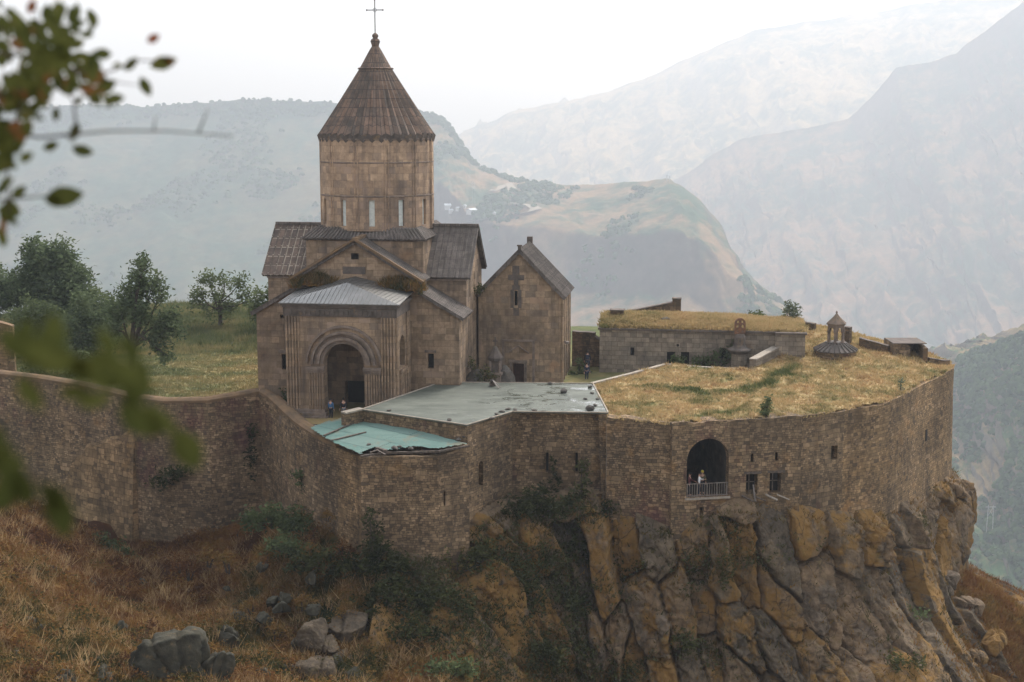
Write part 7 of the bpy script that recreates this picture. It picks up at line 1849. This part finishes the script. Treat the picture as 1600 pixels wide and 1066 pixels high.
# ================================================================== leafy branch of a tree close to the viewer
ft = thing('foreground_tree', 'blurred leafy branches reaching in from the left, close to the viewer', 'tree', (-2.0, 2.6, 20.5))
FO = Vector((-2.0, 2.6, 20.5))
def near(px, py, D): return on_y(px, py, D * 1.25 if py > 420 else D * 1.42) - FO
mb = MB()
mb.tube([(0, 0, 0), (.05, .05, 1.5), (-.05, 0, 3.0), (.0, .05, 4.8)], [.16, .13, .11, .07], 8)
mb.build('trunk', 'bark', ft)
mb = MB()
tw = [([(-300, 160, 2.7), (-60, 190, 2.9), (60, 215, 3.1), (170, 205, 3.2), (260, 205, 3.3), (365, 213, 3.4)], .007), ([(-250, 60, 2.6), (-40, 80, 2.9), (60, 90, 3.0), (150, 120, 3.1), (215, 95, 3.2), (262, 95, 3.2)], .007),
      ([(20, 210, 3.05), (40, 130, 3.05), (60, 40, 3.0), (55, 5, 3.0)], .006), ([(120, 207, 3.2), (115, 160, 3.2), (90, 110, 3.15)], .005), ([(310, 208, 3.35), (325, 170, 3.35)], .004), ([(240, 206, 3.3), (243, 182, 3.3)], .0035),
      ([(-120, 20, 2.8), (-20, 40, 2.95), (40, 60, 3.0), (110, 30, 3.05)], .006), ([(-100, 140, 2.8), (0, 150, 3.0), (70, 130, 3.05), (160, 140, 3.1)], .006), ([(150, 120, 3.1), (190, 130, 3.2), (228, 135, 3.2)], .003),
      ([(100, 208, 3.2), (125, 235, 3.2)], .003), ([(-100, 330, 2.8), (20, 310, 3.0), (100, 305, 3.0)], .006), ([(10, 240, 3.0), (15, 320, 3.0), (5, 370, 3.0)], .005),
      ([(-300, 500, 1.8), (-60, 520, 1.95), (80, 545, 2.0), (180, 590, 2.0), (250, 640, 2.0), (295, 710, 2.0)], .006), ([(-200, 690, 1.7), (-20, 715, 1.8), (60, 750, 1.85), (95, 800, 1.85)], .005)]
for pts, r_ in tw:
    mb.tube([near(*p) for p in pts], [r_ * (1 - .7 * i / (len(pts) - 1)) for i in range(len(pts))], 6)
    if pts[0][0] < -80:
        mb.tube([Vector((.0, .05, near(*pts[0]).z - .25)), near(*pts[0])], [.03, r_], 6)
mb.build('twigs', 'bark', ft)
LV, LF, LT = [], [], []
def leaf(px, py, D, ln, ang, tint, wd=.55, seed=0):
    rg = random.Random(seed); c = near(px, py, D); s = ln * (D * 1.25 if py > 420 else D * 1.42) / F_PX
    ex = Vector((1, 0, 0)); ez = Vector((0, math.sin(-PITCH), math.cos(PITCH)))
    a = R(ang); u = (ex * math.cos(a) + ez * math.sin(a)); v = (-ex * math.sin(a) + ez * math.cos(a)); w = u.cross(v)
    u = (u + w * rg.uniform(-.35, .35)).normalized(); v = (v + w * rg.uniform(-.5, .5)).normalized()
    prof = [(-.5, 0), (-.3, .34), (-.05, .5), (.2, .40), (.38, .2), (.5, 0)]
    b = len(LV)
    for x, y in prof:
        for sg in (-1, 0, 1):
            LV.append(c + u * x * s + v * y * sg * s * wd + w * (abs(sg) * y * .18 * s + x * x * .25 * s)); LT.append(min(1, max(0, tint + rg.uniform(-.08, .08))))
    for i in range(len(prof) - 1):
        for k_ in range(2):
            LF.append((b + i * 3 + k_, b + i * 3 + k_ + 1, b + (i + 1) * 3 + k_ + 1, b + (i + 1) * 3 + k_))
rg = random.Random(21)
near_leaves = [(240, 60, 3.2, 26, 30, .98), (256, 98, 3.2, 44, 15, .75), (262, 95, 3.2, 26, -20, .98), (228, 135, 3.2, 34, -70, .35), (205, 100, 3.2, 30, 40, .4), (166, 135, 3.15, 40, 30, .5), (140, 118, 3.1, 40, -10, .85), (130, 235, 3.2, 34, -15, .35), (118, 205, 3.2, 30, 70, .35), (80, 228, 3.15, 28, 20, .3), (88, 178, 3.1, 24, 80, .45),
               (102, 306, 3.0, 62, 8, .35), (84, 314, 3.0, 34, -30, .4), (30, 300, 3.0, 30, 40, .5), (12, 330, 3.0, 44, 75, .4), (5, 370, 3.0, 40, 80, .5), (50, 10, 3.0, 26, 60, .98), (95, 18, 3.0, 30, 50, .5)]
for i, l in enumerate(near_leaves): leaf(*l[:5], l[5], seed=i)
for i in range(380):
    cx_, cy_ = rg.choice([(30, 45), (60, 60), (90, 90), (130, 110), (70, 130), (30, 150), (20, 100), (10, 190), (5, 230), (-20, 60), (-20, 140), (-25, 250), (110, 50), (55, 120), (150, 135), (0, 330)])
    leaf(cx_ + rg.gauss(0, 21), cy_ + rg.gauss(0, 17), rg.uniform(2.7, 3.3), rg.uniform(16, 34), rg.uniform(0, 360), rg.choice([.15, .2, .25, .3, .3, .35, .4, .45, .5, .5, .55, .6, .65, .7, .75, .9]), seed=100 + i)
low = [(60, 545, 1.7, 76, 10, .35), (100, 560, 1.75, 80, -25, .45), (140, 575, 1.75, 72, 30, .55), (185, 575, 1.8, 88, -50, .4), (215, 600, 1.8, 72, 70, .3), (120, 612, 1.75, 48, -10, .7), (205, 545, 1.8, 48, -70, .3),
       (220, 655, 1.8, 72, -35, .4), (255, 655, 1.8, 68, -60, .45), (295, 700, 1.8, 76, -75, .4), (15, 760, 1.7, 76, 70, .2), (40, 760, 1.7, 64, 85, .25), (95, 795, 1.7, 84, -80, .25), (80, 775, 1.7, 56, -60, .3), (0, 690, 1.7, 48, 80, .3), (40, 520, 1.75, 48, 60, .4), (150, 625, 1.8, 48, 15, .8)]
for i in range(16):
    cx_, cy_ = rg.choice([(90, 560), (150, 580), (200, 600), (60, 545), (120, 600), (190, 560), (30, 760), (-20, 720)])
    low.append((cx_ + rg.gauss(0, 26), cy_ + rg.gauss(0, 20), rg.uniform(1.6, 1.85), rg.uniform(40, 70), rg.uniform(-90, 90), rg.uniform(.2, .75)))
for i, l in enumerate(low): leaf(l[0], l[1], l[2], l[3] * 1.2, l[4], l[5] * .75, seed=300 + i)
npmesh('foliage', np.array([list(p) for p in LV]), np.array(LF), 'leaf_near', ft, {'tint': np.array(LT)}, smooth=True)
# the bank on which that tree and the viewer stand
gx, gy = np.meshgrid(np.linspace(-40, 40, 60), np.linspace(-30, 40, 60), indexing='ij')
gz = 20.8 - np.where(gy > 0, gy * 1.25, gy * .1) - .25 * np.clip(-gx - 3, 0, 40) * 0 + .25 * fbm(gx / 4, gy / 4, 3, 7)
struct(gridmesh('near_bank', gx, gy, np.minimum(gz, 20.9), 'rust_ground', {'tint': .5 + .4 * fbm(gx / 3, gy / 3, 3, 2)}))
